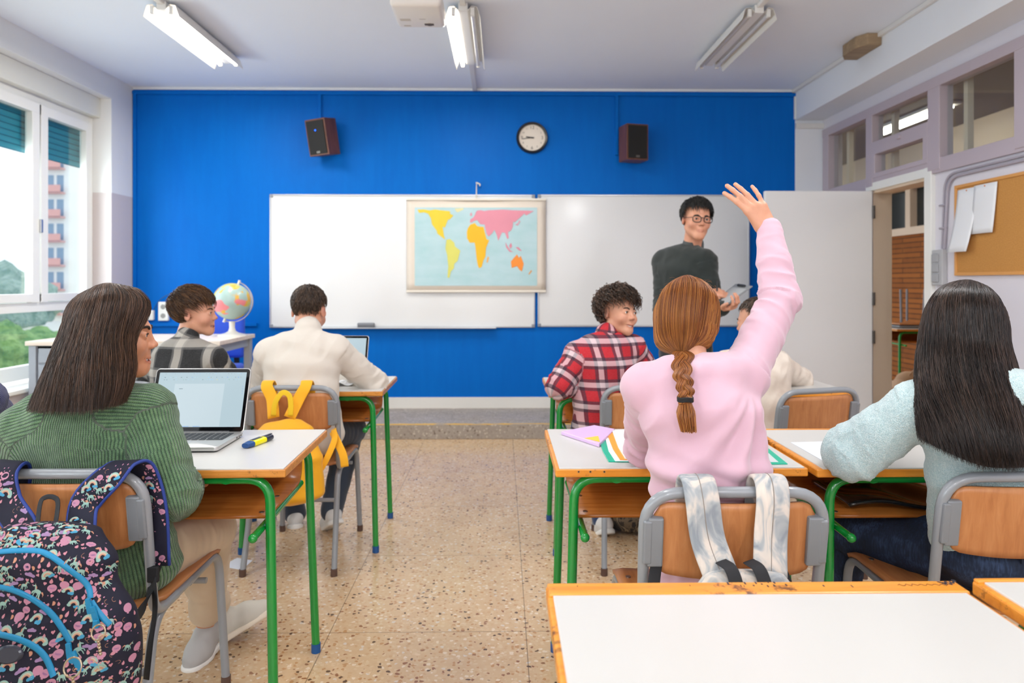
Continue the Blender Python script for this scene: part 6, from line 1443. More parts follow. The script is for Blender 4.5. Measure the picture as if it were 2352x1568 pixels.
t, c = slab('plastic_folder', 'green edged clear folder reaching from behind the pink sweatshirt towards the orange rim', 'folder', [(1640, 1028), (1764, 1030), (1809, 1066), (1640, 1068)], 0.7505, 0.002, m_teal, 'folders on the desk', 'cover')
c.z = 0.7505; add_slab(t, c, 'paper', [(1650, 1036), (1762, 1038), (1788, 1061), (1650, 1062)], 0.7526, 0.0008, M('clear_pocket', '#dfe6e8', 0.15))
slab('paper_sheet', 'white drawing sheet on the desk under the pale blue sleeve', 'paper', [(1816, 1016), (1960, 1012), (2060, 1056), (1900, 1064)], 0.7505, 0.0008, M('blueish_paper', '#e9edf6', 0.5))
slab('paper_sheet', 'white sheet lying on the floor beneath the chair with the yellow backpack', 'paper', [(508, 1300), (545, 1281), (580, 1287), (555, 1309)], 0.0005, 0.0008, M('blueish_paper', '#e9edf6', 0.5))
t = thing('crumpled_paper', 'crumpled white paper beside the laptop of the boy in the cream jumper', 'paper', P(812, 880, 3.42)); t.location.z = 0.752
b = MB(); b.grid(lambda u, v: ((u - .5) * 0.2, (v - .5) * 0.14, 0.012 + 0.012 * math.sin(u * 11 + v * 5) * math.sin(v * 13 + u * 3)), 16, 12); b.obj('sheet', pp, t, solid=0.0008)
# small holes and screws in the front edge of the notebook desk
q = [o for o in SC.objects if o.get('label', '').startswith('white desk carrying the lilac')][0]
for px, mt in ((1329, 'h'), (1356, 'h'), (1388, 's')):
    p = at_y(px, 1083, 1.874); b = MB(); b.cyl((0, 0.003, 0), (0, -0.0006, 0), 0.0042, n=14); b.mi = 1; b.cyl((0, 0.003, 0), (0, -0.0010, 0), 0.0022, n=12)
    b.obj('screw_hole', [M('hole_rim', '#c98a48' if mt == 'h' else '#e8e6e2', 0.5), M('hole_dark', '#1d140e', 0.6)], q, loc=(p.x - 0.487, 0, p.z))
q = [o for o in SC.objects if o.get('label', '').startswith('empty white desk with a wide')][0]
rng = random.Random(4); b = MB(); yy = 0.5 - 0.013
def mark(x, w_, h_, dy=0): b.box(x - w_ / 2, x + w_ / 2, yy + dy - h_ / 2, yy + dy + h_ / 2, DT + 0.0014, DT + 0.0019)
for px in (1328, 1590, 1682, 1708, 1715, 1722, 1738, 1748, 1760, 1770, 1778, 1786, 1792, 1815, 1900, 1965):
    x = at_z(px, 1355, DT).x - 0.415; mark(x, rng.uniform(.0008, .003), rng.uniform(.003, .009), rng.uniform(-.008, .010))
for k in range(16): mark(at_z(2172 + 2.8 * k, 1350, DT).x - 0.415, 0.0028, rng.uniform(.003, .009), rng.uniform(-.002, .012))
b.obj('ink_scribble', M('ink_dark', '#1d1a2e', 0.6), q)
b = MB(); xs = [at_z(px, 1355, DT).x - 0.415 for px in range(2075, 2205, 5)]
b.tube([(x, yy - 0.004 + 0.004 * math.sin(i * 1.9) * (0.4 + rng.random()), DT + 0.0018) for i, x in enumerate(xs)], 0.0005, 5); b.obj('ink_scribble', M('ink_brown', '#6a3c1c', 0.6), q)
t = thing('plastic_binder', 'glossy black binder stored in the open shelf under the paper desk', 'binder', (1.13, 1.93, 0.6055))
b = MB(); b.grid(lambda u, v: (-0.16 + u * 0.36, v * 0.24, 0.006 + 0.012 * math.sin(u * 7) * math.sin(v * 5 + 1) + 0.016), 20, 14); b.obj('cover', M('glossy_black', '#15161a', 0.08, coat=0.6), t, smooth=True, solid=0.01)
# ------------------------------------------------------------------ laptops
m_lap = M('laptop_silver', '#c9c8c6', 0.28, 0.55); m_bez = M('laptop_bezel', '#0c0d10', 0.06); m_key = M('laptop_keys', '#22262c', 0.5)
def laptop(label, x, y, rz, tilt, detail=True):
    t = thing('laptop', label, 'laptop', (x, y, 0.7502), rz, 'open laptops'); w, dp, hh = 0.312, 0.218, 0.212
    b = MB(); b.prism(rrect(w, dp, 0.012, 6, 0, dp / 2), 0.004, 0.016, bev=0.002); b.obj('base', m_lap, t, smooth=0.6)
    b = MB(); b.prism(rrect(w - 0.012, dp - 0.012, 0.012, 6, 0, dp / 2), 0.0, 0.0042); b.obj('underside', M('laptop_under', '#1e1f22', 0.5), t)
    b = MB()
    for r_ in range(5):
        for k in range(14 if r_ else 7):
            if r_ == 0:
                ws = [0.019, 0.019, 0.019, 0.1, 0.019, 0.019, 0.05][k]; x0 = -0.135 + sum([0.019, 0.019, 0.019, 0.1, 0.019, 0.019, 0.05][:k]) + k * 0.004
            else: ws = 0.0158; x0 = -0.137 + k * 0.0197
            y0 = 0.095 + r_ * 0.0197; b.box(x0, x0 + ws, y0, y0 + 0.0158, 0.0158, 0.0172, 0.0006, 1)
    b.obj('keyboard', m_key, t)
    b = MB(); b.box(-0.052, 0.052, 0.012, 0.082, 0.0158, 0.0163, 0.0002); b.obj('touchpad', M('touchpad_grey', '#bfc0c2', 0.3, 0.4), t)
    b = MB()
    for k, l_ in ((0.15, 0.012), (0.172, 0.008), (0.188, 0.008)): b.box(w / 2 - 0.001, w / 2 + 0.0006, k, k + l_, 0.007, 0.012)
    b.obj('side_port', m_bez, t)
    m = Matrix.Translation((0, dp - 0.004, 0.013)) @ Matrix.Rotation(math.pi / 2 - R(tilt), 4, 'X')
    def onlid(bb): bb_ = bb; bmesh.ops.transform(bb_.bm, matrix=m, verts=bb_.bm.verts); return bb_
    b = MB(); b.prism(rrect(w, hh, 0.012, 6, 0, hh / 2), -0.006, 0, bev=0.0015); onlid(b).obj('lid', m_lap, t, smooth=0.6)
    b = MB(); b.prism(rrect(w - 0.005, hh - 0.005, 0.011, 6, 0, hh / 2), 0, 0.0008); onlid(b).obj('bezel', m_bez, t)
    b = MB(); b.box(-w / 2 + 0.013, w / 2 - 0.013, 0.018, hh - 0.014, 0.0007, 0.0012); onlid(b).obj('screen', M('screen_light', '#20282c', 0.25, emit=('#cbe2ec', 0.72)), t)
    if detail:
        b = MB(); b.box(-0.088, 0.075, 0.0195, 0.160, 0.0012, 0.0014); onlid(b).obj('screen_page', M('screen_page', '#20282c', 0.25, emit=('#d8eaf2', 0.76)), t)
        rg = random.Random(3); b = MB()
        cols = ['#2f7fd0', '#6fb4e0', '#41606e', '#e8d23a', '#58a08c', '#8fb8c8']
        ms = [M('icon' + c_, c_, 0.3, emit=(c_, 0.35)) for c_ in cols]
        for row, (zz, n_, s_) in enumerate(((0.1935, 26, 0.0011), (0.1815, 30, 0.0018), (0.1735, 34, 0.0018))):
            for k in range(n_):
                if rg.random() < 0.28: continue
                x_ = -0.134 + k * 0.268 / n_; b.mi = rg.choice([0, 1, 2, 2, 5, 5, 4]) if not (row == 2 and k == 23) else 3; ww = s_ * rg.uniform(0.6, 1.7); b.box(x_, x_ + ww, zz - s_ / 2, zz + s_ / 2, 0.0012, 0.00145)
        b.mi = 2; b.box(-0.072, -0.060, 0.1425, 0.1440, 0.0014, 0.0016); b.mi = 0
        for x_ in (-0.1, -0.045, -0.01): b.box(x_, x_ + 0.022, 0.0195, 0.0205, 0.0014, 0.0016)
        for k in range(4): b.box(0.135, 0.1365, 0.150 - k * 0.008, 0.1515 - k * 0.008, 0.0012, 0.0015)
        onlid(b).obj('screen_icons', ms, t)
    b = MB(); b.cyl((-0.11, dp - 0.003, 0.0135), (0.11, dp - 0.003, 0.0135), 0.0052, n=12); b.obj('hinge', M('hinge_dark', '#3a3c40', 0.4), t)
    return t
laptop('open silver laptop with a blank text page on its pale blue screen', -0.992, 2.055, R(0.5), 20)
laptop('open silver laptop almost hidden behind the arm of the boy in the cream jumper', -0.880, 3.46, R(-3), 18, False)
t = thing('highlighter', 'yellow highlighter pen with dark cap and blue end lying on the desk', 'highlighter', at_z(563, 1022, 0.761) )
t.location.z = 0.7505; a = at_z(613, 1004, 0.761) - at_z(563, 1022, 0.761); t.rotation_euler.z = math.atan2(a.y, a.x) - math.pi / 2
def hl(y0, y1, w0, w1, h0, h1, mat, nm):
    b = MB(); b.grid(lambda u, v: ((w0 + (w1 - w0) * v) * math.copysign(abs(math.cos(u * 6.283)) ** 0.7, math.cos(u * 6.283)), y0 + (y1 - y0) * v, 0.0085 + (h0 + (h1 - h0) * v) * math.copysign(abs(math.sin(u * 6.283)) ** 0.7, math.sin(u * 6.283))), 28, 3)
    bmesh.ops.contextual_create(b.bm, geom=[v for v in b.bm.verts if abs(v.co.y - y0) < 1e-6]); bmesh.ops.contextual_create(b.bm, geom=[v for v in b.bm.verts if abs(v.co.y - y1) < 1e-6])
    b.obj(nm, mat, t, smooth=0.6)
hl(0.0, 0.028, 0.0115, 0.0155, 0.007, 0.0095, M('marker_blue', '#1c4a86', 0.3), 'end_plug'); hl(0.028, 0.088, 0.0156, 0.0156, 0.0096, 0.0096, M('marker_yellow', '#f2e600', 0.3), 'barrel'); hl(0.088, 0.128, 0.0160, 0.0125, 0.0098, 0.0082, M('marker_cap', '#23283a', 0.3), 'cap')
b = MB(); b.box(-0.008, 0.006, 0.032, 0.080, 0.0172, 0.0186, 0.0005); b.obj('printed_band', M('marker_band', '#1b2a3c', 0.4), t)
b = MB(); b.box(-0.0035, 0.0035, 0.09, 0.134, 0.0165, 0.019, 0.0008); b.obj('clip', M('marker_cap', '#23283a', 0.3), t)
# ------------------------------------------------------------------ teacher's table, globe, blue chair
t = thing('teacher_desk', 'large pale topped desk with blue grey metal panels in the window corner', 'desk', (-3.27, 4.82, 0)); L, D, H = 1.33, 0.68, 0.845
m_bg = M('blue_grey_metal', '#9aa0aa', 0.4); b = MB(); b.box(0, L, 0, D, H - 0.03, H, 0.003); b.obj('table_top', wood('pale_top', '#d9c6b6', '#e8dccf', '#efe6dc', 0, 0.7), t)
for x_, y_ in ((0.04, 0.04), (L - 0.04, 0.04), (0.04, D - 0.04), (L - 0.04, D - 0.04)): b = MB(); b.box(x_ - 0.025, x_ + 0.025, y_ - 0.025, y_ + 0.025, 0 if True else 0, H - 0.03, 0.003); b.obj('leg', m_bg, t)
b = MB(); b.box(0.02, L - 0.02, 0.03, 0.055, H - 0.09, H - 0.03); b.box(L - 0.055, L - 0.03, 0.06, D - 0.06, H - 0.09, H - 0.03); b.box(0.03, L - 0.02, D - 0.05, D - 0.03, H - 0.09, H - 0.03); b.obj('apron', m_bg, t)
b = MB(); b.box(0.065, 0.50, 0.03, 0.5, 0.10, H - 0.032, 0.004); b.obj('drawer_cabinet', m_bg, t)
b = MB(); b.box(0.08, 0.485, 0.018, 0.031, H - 0.15, H - 0.05, 0.003); b.obj('drawer', m_bg, t)
b = MB(); b.box(0.08, 0.485, 0.018, 0.031, 0.14, H - 0.165, 0.003); b.obj('cabinet_door', m_bg, t)
p = P(533, 692, 5.28); t = thing('desk_globe', 'world globe with tilted metal arc and white foot on the pale topped desk', 'globe', (p.x, p.y, 0.845)); cz = p.z - 0.845; r = 0.139
gm = NT('globe_map'); v = gm.coord(); n1 = gm.noise(v, 9, 3, 0.5, 0.4); n2 = gm.noise(v, 5.5, 2, 0.5)
land = gm.ramp(n2, [(0.36, '#e88a90'), (0.44, '#e0b04a'), (0.52, '#c9c46a'), (0.60, '#d98a6a'), (0.68, '#efe8dc')], 'CONSTANT')
gm.base(gm.mix(gm.ramp(n1, [(0.52, (0,) * 3), (0.55, (1,) * 3)]), '#a5bfbb', land)); gm.b.inputs['Roughness'].default_value = 0.25; gm = gm.m
b = MB(); b.sph((0, 0, cz), r, n=24); b.obj('globe_ball', gm, t, smooth=True)
b = MB(); b.lathe([(0, 0), (0.105, 0.0), (0.10, 0.010), (0.05, 0.022), (0.028, 0.035), (0.020, 0.06), (0.022, cz - r - 0.012), (0.0, cz - r - 0.010)], 28); b.obj('stand', M('globe_white', '#e9e4dc', 0.35), t, smooth=0.8)
pts = [Vector((math.sin(a) * (r + 0.016), 0, cz + math.cos(a) * (r + 0.016))) for a in np.linspace(R(20), R(204), 36)]; b = MB(); b.tube(pts, 0, flat=(0.016, 0.005), up=None); b.obj('meridian_arc', M('arc_metal', '#b5aaa2', 0.3, 0.7), t)
b = MB()
for a in (R(20), R(202)): b.cyl((math.sin(a) * r, 0, cz + math.cos(a) * r), (math.sin(a) * (r + 0.03), 0, cz + math.cos(a) * (r + 0.03)), 0.009, n=12)
b.obj('axis_pin', M('globe_white', '#e9e4dc', 0.35), t)
p = P(505, 700, 5.85); t = thing('office_chair', 'blue upholstered chair standing behind the pale topped desk', 'chair', (p.x, p.y + 0.02, 0.115))
m_ob = M('chair_blue', '#1f4fd0', 0.6, sheen=0.3); b = MB(); b.box(-0.2, 0.2, -0.03, 0.03, 0.50, 0.965, 0.03, 3); b.obj('backrest', m_ob, t, smooth=0.6)
b = MB(); b.box(-0.21, 0.21, -0.42, -0.02, 0.40, 0.46, 0.025, 3); b.obj('seat', m_ob, t, smooth=0.6)
b = MB(); b.cyl((0, -0.2, 0.08), (0, -0.2, 0.4), 0.028, n=14); b.box(0.10, 0.14, 0.02, 0.05, 0.3, 0.6, 0.005); b.obj('column', M('chair_black', '#17181b', 0.5), t)
for k in range(5):
    a = k * 2 * math.pi / 5 + 0.3; b = MB(); b.tube([(0, -0.2, 0.09), (0.22 * math.cos(a), -0.2 + 0.16 * math.sin(a), 0.055)], 0.014, 8); b.sph((0.22 * math.cos(a), -0.2 + 0.16 * math.sin(a), 0.028), 0.027, n=8); b.obj('foot', M('chair_black', '#17181b', 0.5), t)
# ------------------------------------------------------------------ clipboard and pen
A, B_, C_, D_ = P(1638, 694, 4.06), P(1690, 653, 4.14), P(1729, 658, 3.98), P(1668, 704, 3.90)
t = thing('clipboard', 'grey clipboard held up by the man in the dark green jumper', 'clipboard', A); n_ = (B_ - A).cross(D_ - A).normalized()
if n_.z < 0: n_ = -n_
b = bmesh.new(); vs = [b.verts.new(p_ - A + n_ * h) for h in (0, 0.004) for p_ in (A, B_, C_, D_)]
for f in ((3, 2, 1, 0), (4, 5, 6, 7), (0, 1, 5, 4), (1, 2, 6, 5), (2, 3, 7, 6), (3, 0, 4, 7)): b.faces.new([vs[i] for i in f])
q = MB(); q.add(b); q.obj('board', M('clipboard_grey', '#8b8d8f', 0.35), t)
def onb(u, v, h=0.0): return (A + (B_ - A) * u + (D_ - A) * v + (C_ - B_ - D_ + A) * u * v) - A + n_ * h
q = MB(); vs = [q.bm.verts.new(onb(u, v, 0.0052)) for u, v in ((0.05, 0.07), (0.82, 0.07), (0.82, 0.93), (0.05, 0.93))]; q.bm.faces.new(vs); q.obj('paper', M('clip_paper', '#a9abad', 0.5), t, solid=0.001)
q = MB(); q.tube([onb(0.92, 0.3, 0.010), onb(0.92, 0.7, 0.010)], 0.008, 8); q.obj('clip', M('clip_dark', '#4a4c4e', 0.3, 0.5), t)
t = thing('pen', 'black pen upright in the fingers above the clipboard', 'pen', P(1647, 662, 4.04)); q = MB(); q.cyl((0, 0, -0.015), (0.002, 0.005, 0.045), 0.0048, 0.004, 10); q.obj('barrel', M('pen_black', '#17181c', 0.3), t)
# ------------------------------------------------------------------ corridor things
p = P(2085, 745, 7.7)
cdk = make_desk('spare desk with green legs in the corridor seen through the open door', p.x + 0.08, p.y - 0.25, 0, m_edge); cdk['group'] = 'corridor furniture'
for o in [cdk] + [c_ for c_ in SC.objects if c_.parent == cdk]: pass
t = thing('upturned_chair', 'grey legged chair placed upside down on the spare corridor desk', 'chair', (p.x + 0.0, p.y, 0.752), group='corridor furniture')
for x_, y_ in ((-0.13, -0.1), (0.11, -0.1), (-0.13, 0.2), (0.11, 0.2)):
    b = MB(); b.tube([(x_, y_, 0.06), (x_ * 1.1, y_ * 1.1, 0.42)], 0.012, 10); b.obj('leg', m_grey, t)
b = MB(); b.box(-0.17, 0.15, -0.14, 0.25, 0.035, 0.05, 0.004); b.obj('seat', m_beechx, t)
b = MB(); b.tube([(-0.15, -0.12, 0.016), (0.13, -0.12, 0.016)], 0.012, 10); b.tube([(-0.15, 0.22, 0.016), (0.13, 0.22, 0.016)], 0.012, 10); b.tube([(-0.15, -0.12, 0.016), (-0.15, 0.22, 0.016)], 0.011, 10); b.tube([(0.13, -0.12, 0.016), (0.13, 0.22, 0.016)], 0.011, 10); b.obj('back_frame', m_grey, t)
def sack(label, loc, r, mat, group, seed, nm='school_bag', strap=True):
    t = thing(nm, label, 'bag', loc, group=group); S = SDF(); S.tub([(0, 0, r[2] * 0.4), (0, 0, r[2] * 1.1), (0, 0, r[2] * 1.75)], [(r[0] * 0.95, r[1]), (r[0], r[1]), (r[0] * 0.6, r[1] * 0.55)], (1, 0, 0), 0.05)
    S.ell((0, 0, -0.25), (1, 1, 0.26), None, 0.01, sub=True)
    sdf_obj('bag_body', S, 0.012, mat, t, lambda V, N, UV: 0.018 * fnoise(V * 9, seed, 3))
    if strap: b = MB(); b.tube(smooth_path([(-0.05, -r[1] * .3, r[2] * 1.9), (0, -r[1] * .5, r[2] * 2.25), (0.05, -r[1] * .3, r[2] * 1.9)], 6), 0.008, 8); b.obj('carry_loop', mat, t)
    return t
p = P(2078, 900, 6.6); sack('brown rucksack on the corridor floor under the spare desk', (p.x + 0.05, p.y, 0.0), (0.2, 0.16, 0.19), M('tan_bag', '#b5967a', 0.8), None, 3)
cam_ = NT('camouflage'); cam_.base(cam_.ramp(cam_.noise(cam_.coord(), 14, 3, 0.6, 0.6), [(0.40, '#2a2624'), (0.44, '#6d5c48'), (0.52, '#3c332b'), (0.58, '#8d7a60')], 'CONSTANT')); cam_.b.inputs['Roughness'].default_value = 0.8
p = P(1450, 1225, 3.45); sack('dark camouflage patterned bag on the floor behind the pink sweatshirt desk', (p.x + 0.02, 3.5, 0.0), (0.11, 0.09, 0.075), cam_.m, None, 7)

# ------------------------------------------------------------------ bags on chairs
def ribbon(path, w, th, mat, name, root, edge=None, er=0.004, seg=6, up=None, stitch=None, ncross=7):
    """soft flat strap: rounded cross section swept along path; up = list of face normals per control point"""
    pts = smooth_path(path, seg); ups = smooth_path(up, seg); V = []; F = []; UV = []; K = 16; L = 0; eds = ([], [])
    for i, p_ in enumerate(pts):
        t_ = (pts[min(i + 1, len(pts) - 1)] - pts[max(i - 1, 0)]).normalized(); n_ = Vector(ups[i]); n_ = (n_ - t_ * n_.dot(t_)).normalized(); s_ = t_.cross(n_)
        if i: L += (p_ - pts[i - 1]).length
        for k in range(K):
            a = 2 * math.pi * k / K; cx = math.copysign(abs(math.cos(a)) ** 0.35, math.cos(a)); cy = math.copysign(abs(math.sin(a)) ** 0.8, math.sin(a)); V.append(p_ + s_ * (cx * w / 2) + n_ * (cy * th / 2)); UV.append((cx * w / 2, L, 0))
        eds[0].append(p_ + s_ * w / 2); eds[1].append(p_ - s_ * w / 2)
    for i in range(len(pts) - 1):
        for k in range(K): F.append((i * K + k, i * K + (k + 1) % K, (i + 1) * K + (k + 1) % K, (i + 1) * K + k))
    F.append(tuple(range(K))[::-1]); F.append(tuple((len(pts) - 1) * K + k for k in range(K)))
    o = mesh_from(name, V, F, mat, root, True, {'st': ('FLOAT_VECTOR', UV)})
    if edge:
        for e in eds: q = MB(); q.tube(e, er, 8); q.obj('piping', edge, o, smooth=True)
    if stitch:
        q = MB(); q.tube([p_ + Vector(ups[i]).normalized() * (th / 2) for i, p_ in enumerate(pts)], 0.0011, 5); q.obj('seam', stitch, o)
    return o
# unicorn backpack
bag = thing('backpack', 'navy backpack printed with unicorns, rainbows and clouds, with turquoise zips, hanging on a chair', 'backpack', group='backpacks')
m_navy = M('navy_fabric', '#0e0e26', 0.8, bumps=(900, 0.25, 0.0005)); m_pipe = M('navy_piping', '#1d3684', 0.6); m_tzip = M('turquoise_zip', '#0f84b4', 0.4, bumps=(1500, 0.5, 0.0005)); m_web = M('black_webbing', '#16171c', 0.7, bumps=(800, 0.4, 0.0005))
b0 = P(100, 1290, 1.50)
S = SDF(); bx_, by_ = b0.x, b0.y
S.tub([(bx_, by_ - 0.005, 0.36), (bx_, by_, 0.52), (bx_, by_ + 0.01, 0.65), (bx_ , by_ + 0.02, 0.705)], [(0.155, 0.070), (0.158, 0.072), (0.142, 0.062), (0.112, 0.045)], (1, 0, 0), 0.03, endf=0.5)
S.tub([(bx_ - 0.005, by_ - 0.070, 0.33), (bx_ - 0.005, by_ - 0.075, 0.45), (bx_ - 0.01, by_ - 0.055, 0.54)], [(0.130, 0.045), (0.128, 0.045), (0.095, 0.030)], (1, 0, 0), 0.012, endf=0.5)
S.tub([(bx_ - 0.02, by_ - 0.115, 0.30), (bx_ - 0.02, by_ - 0.115, 0.38), (bx_ - 0.025, by_ - 0.100, 0.44)], [(0.105, 0.035), (0.103, 0.035), (0.075, 0.022)], (1, 0, 0), 0.010, endf=0.5)
S.ell((bx_ + 0.145, by_ - 0.01, 0.44), (0.066, 0.064, 0.15), None, 0.05)
bagb = sdf_obj('bag_body', S, 0.0045, m_navy, bag, lambda V, N, UV: 0.004 * fnoise(V * 14, 5, 3))
up_ = [(0, -1, 0.2)] * 1
def strapset(x0, x1, x2, dx_end):
    return [Vector((x0, by_ + 0.03, 0.62)), Vector((x0 * 0.6 + x1 * 0.4, by_ + 0.058, 0.69)), Vector((x1, 1.612, 0.745)), Vector((x2, 1.622, 0.800)), Vector((x2 + dx_end * 0.25, 1.660, 0.822)), Vector((x2 + dx_end * 0.6, 1.700, 0.800)), Vector((x2 + dx_end, 1.712, 0.70)), Vector((x2 + dx_end * 1.1, 1.715, 0.56))]
UPS = [(0, -1, 0.25), (0, -1, 0.2), (0, -1, 0.15), (0, -0.9, 0.5), (0, 0, 1), (0.1, 1, 0.4), (0.2, 1, 0), (0.2, 1, 0)]
xl, xr = P(30, 1100, 1.63).x, P(250, 1100, 1.63).x
s1 = ribbon(strapset(b0.x - 0.035, xl + 0.01, xl - 0.01, -0.03), 0.066, 0.012, m_navy, 'shoulder_strap', bag, m_pipe, up=UPS)
s2 = ribbon(strapset(b0.x + 0.050, xr - 0.035, xr + 0.012, 0.060), 0.064, 0.012, m_navy, 'shoulder_strap', bag, m_pipe, up=UPS)
e = Vector(strapset(b0.x + 0.050, xr - 0.035, xr + 0.012, 0.060)[-1])
ribbon([e, P(352, 1330, 1.70), P(338, 1380, 1.66), P(312, 1420, 1.56)], 0.026, 0.003, m_web, 'webbing', bag, up=[(-0.4, -1, 0)] * 4)
ribbon([P(352, 1325, 1.69), P(356, 1400, 1.66), P(345, 1480, 1.62), P(336, 1560, 1.60)], 0.022, 0.003, m_web, 'webbing', bag, up=[(-0.6, -1, 0)] * 4)
b = MB(); c_ = P(352, 1318, 1.69); b.box(c_.x - 0.014, c_.x + 0.014, c_.y - 0.006, c_.y + 0.006, c_.z - 0.02, c_.z + 0.02, 0.004); b.obj('buckle', m_web, bag)
ribbon([P(84, 1225, 1.52), P(92, 1158, 1.585), P(104, 1142, 1.60), P(124, 1142, 1.60), P(133, 1158, 1.585), P(124, 1225, 1.52)], 0.011, 0.003, m_web, 'carry_loop', bag, up=[(0, -1, 0.3)] * 6)
bpy.context.view_layer.update()
def bvh_of(objs):
    V = []; F = []
    for o in objs:
        n0 = len(V); mw = o.matrix_world; V += [mw @ v.co for v in o.data.vertices]; F += [tuple(i + n0 for i in p_.vertices) for p_ in o.data.polygons]
    return BVHTree.FromPolygons(V, F)
bvh = bvh_of([bagb, s1, s2]); EYE = Vector((0, 0, CH))
def zipline(pix, wd=0.011):
    pts = []; ups = []
    for p_ in smooth_path([Vector((a, b_, 0)) for a, b_ in pix], 6):
        h, n_, _, _ = bvh.ray_cast(EYE, ray(p_.x, p_.y).normalized())
        if h is None: continue
        if n_.dot(ray(p_.x, p_.y)) > 0: n_ = -n_
        pts.append(h + n_ * 0.0015); ups.append(n_)
    def sm(a): return [sum((a[max(0, min(len(a) - 1, i + k))] for k in range(-3, 4)), Vector()) / 7 for i in range(len(a))]
    pts = sm(pts); ups = sm(ups)
    V = []; F = []
    for i, p_ in enumerate(pts):
        t_ = (pts[min(i + 1, len(pts) - 1)] - pts[max(i - 1, 0)]).normalized(); n_ = ups[i].normalized(); s_ = t_.cross(n_).normalized()
        for a, h in ((-0.5, 0), (-0.15, 0.0012), (0.15, 0.0012), (0.5, 0), (0.5, -0.006), (-0.5, -0.006)): V.append(p_ + s_ * wd * a + n_ * (h + 0.001))
    for i in range(len(pts) - 1):
        for k in range(6): F.append((i * 6 + k, i * 6 + (k + 1) % 6, i * 6 + 6 + (k + 1) % 6, i * 6 + 6 + k))
    mesh_from('zip', V, F, m_tzip, bag, True); return pts, ups
zips = [zipline([(-60, 1275), (0, 1267), (60, 1264), (105, 1268), (150, 1300), (190, 1330), (206, 1352), (208, 1378)]), zipline([(208, 1378), (222, 1400), (240, 1422), (254, 1436)]),
        zipline([(-40, 1345), (0, 1347), (40, 1357), (85, 1380), (120, 1410), (145, 1445), (165, 1478)]), zipline([(-30, 1452), (0, 1456), (40, 1466), (80, 1484), (108, 1512), (126, 1560)])]
def puller(px, py, dx, dy, L=0.034):
    h, n_, _, _ = bvh.ray_cast(EYE, ray(px, py).normalized())
    if h is None: return
    d_ = (P(px + dx, py + dy, 1.4) - P(px, py, 1.4)).normalized(); f = aim(h - Vector((0, 0.010, 0)), d_, (0, -1, 0.1), 1)
    m = Matrix.Translation(f.o) @ f.m.to_4x4(); b = MB(); b.box(-0.006, 0.006, 0.0, L, -0.001, 0.0025, 0.001, mtx=m); b.box(-0.005, 0.005, -0.010, 0.002, -0.003, 0.003, 0.001, mtx=m); b.obj('zip_puller', m_tzip, bag)
puller(210, 1380, 6, 30); puller(222, 1398, 8, 30); puller(165, 1482, 4, 30); puller(178, 1500, 12, 30)
def ring_(px, py, d, r_, n=1):
    c = P(px, py, d); b = MB()
    b.tube([c + Vector((r_ * math.cos(a), 0.3 * r_ * math.sin(a), r_ * math.sin(a))) for a in np.linspace(0, 2 * math.pi, 24, endpoint=False)], 0.0016, 8, closed=True)
    for k in range(n): b.sph(c + Vector((0.001 * k, 0, -r_ - 0.004 - 0.006 * k)), 0.0032, n=6)
    b.obj('key_ring', M('ring_brass', '#b8a890', 0.25, 0.9), bag, smooth=True)
puller(226, 1430, 0, 20, 0.006); ring_(226, 1452, 1.335, 0.013, 5); ring_(167, 1532, 1.28, 0.016, 4)
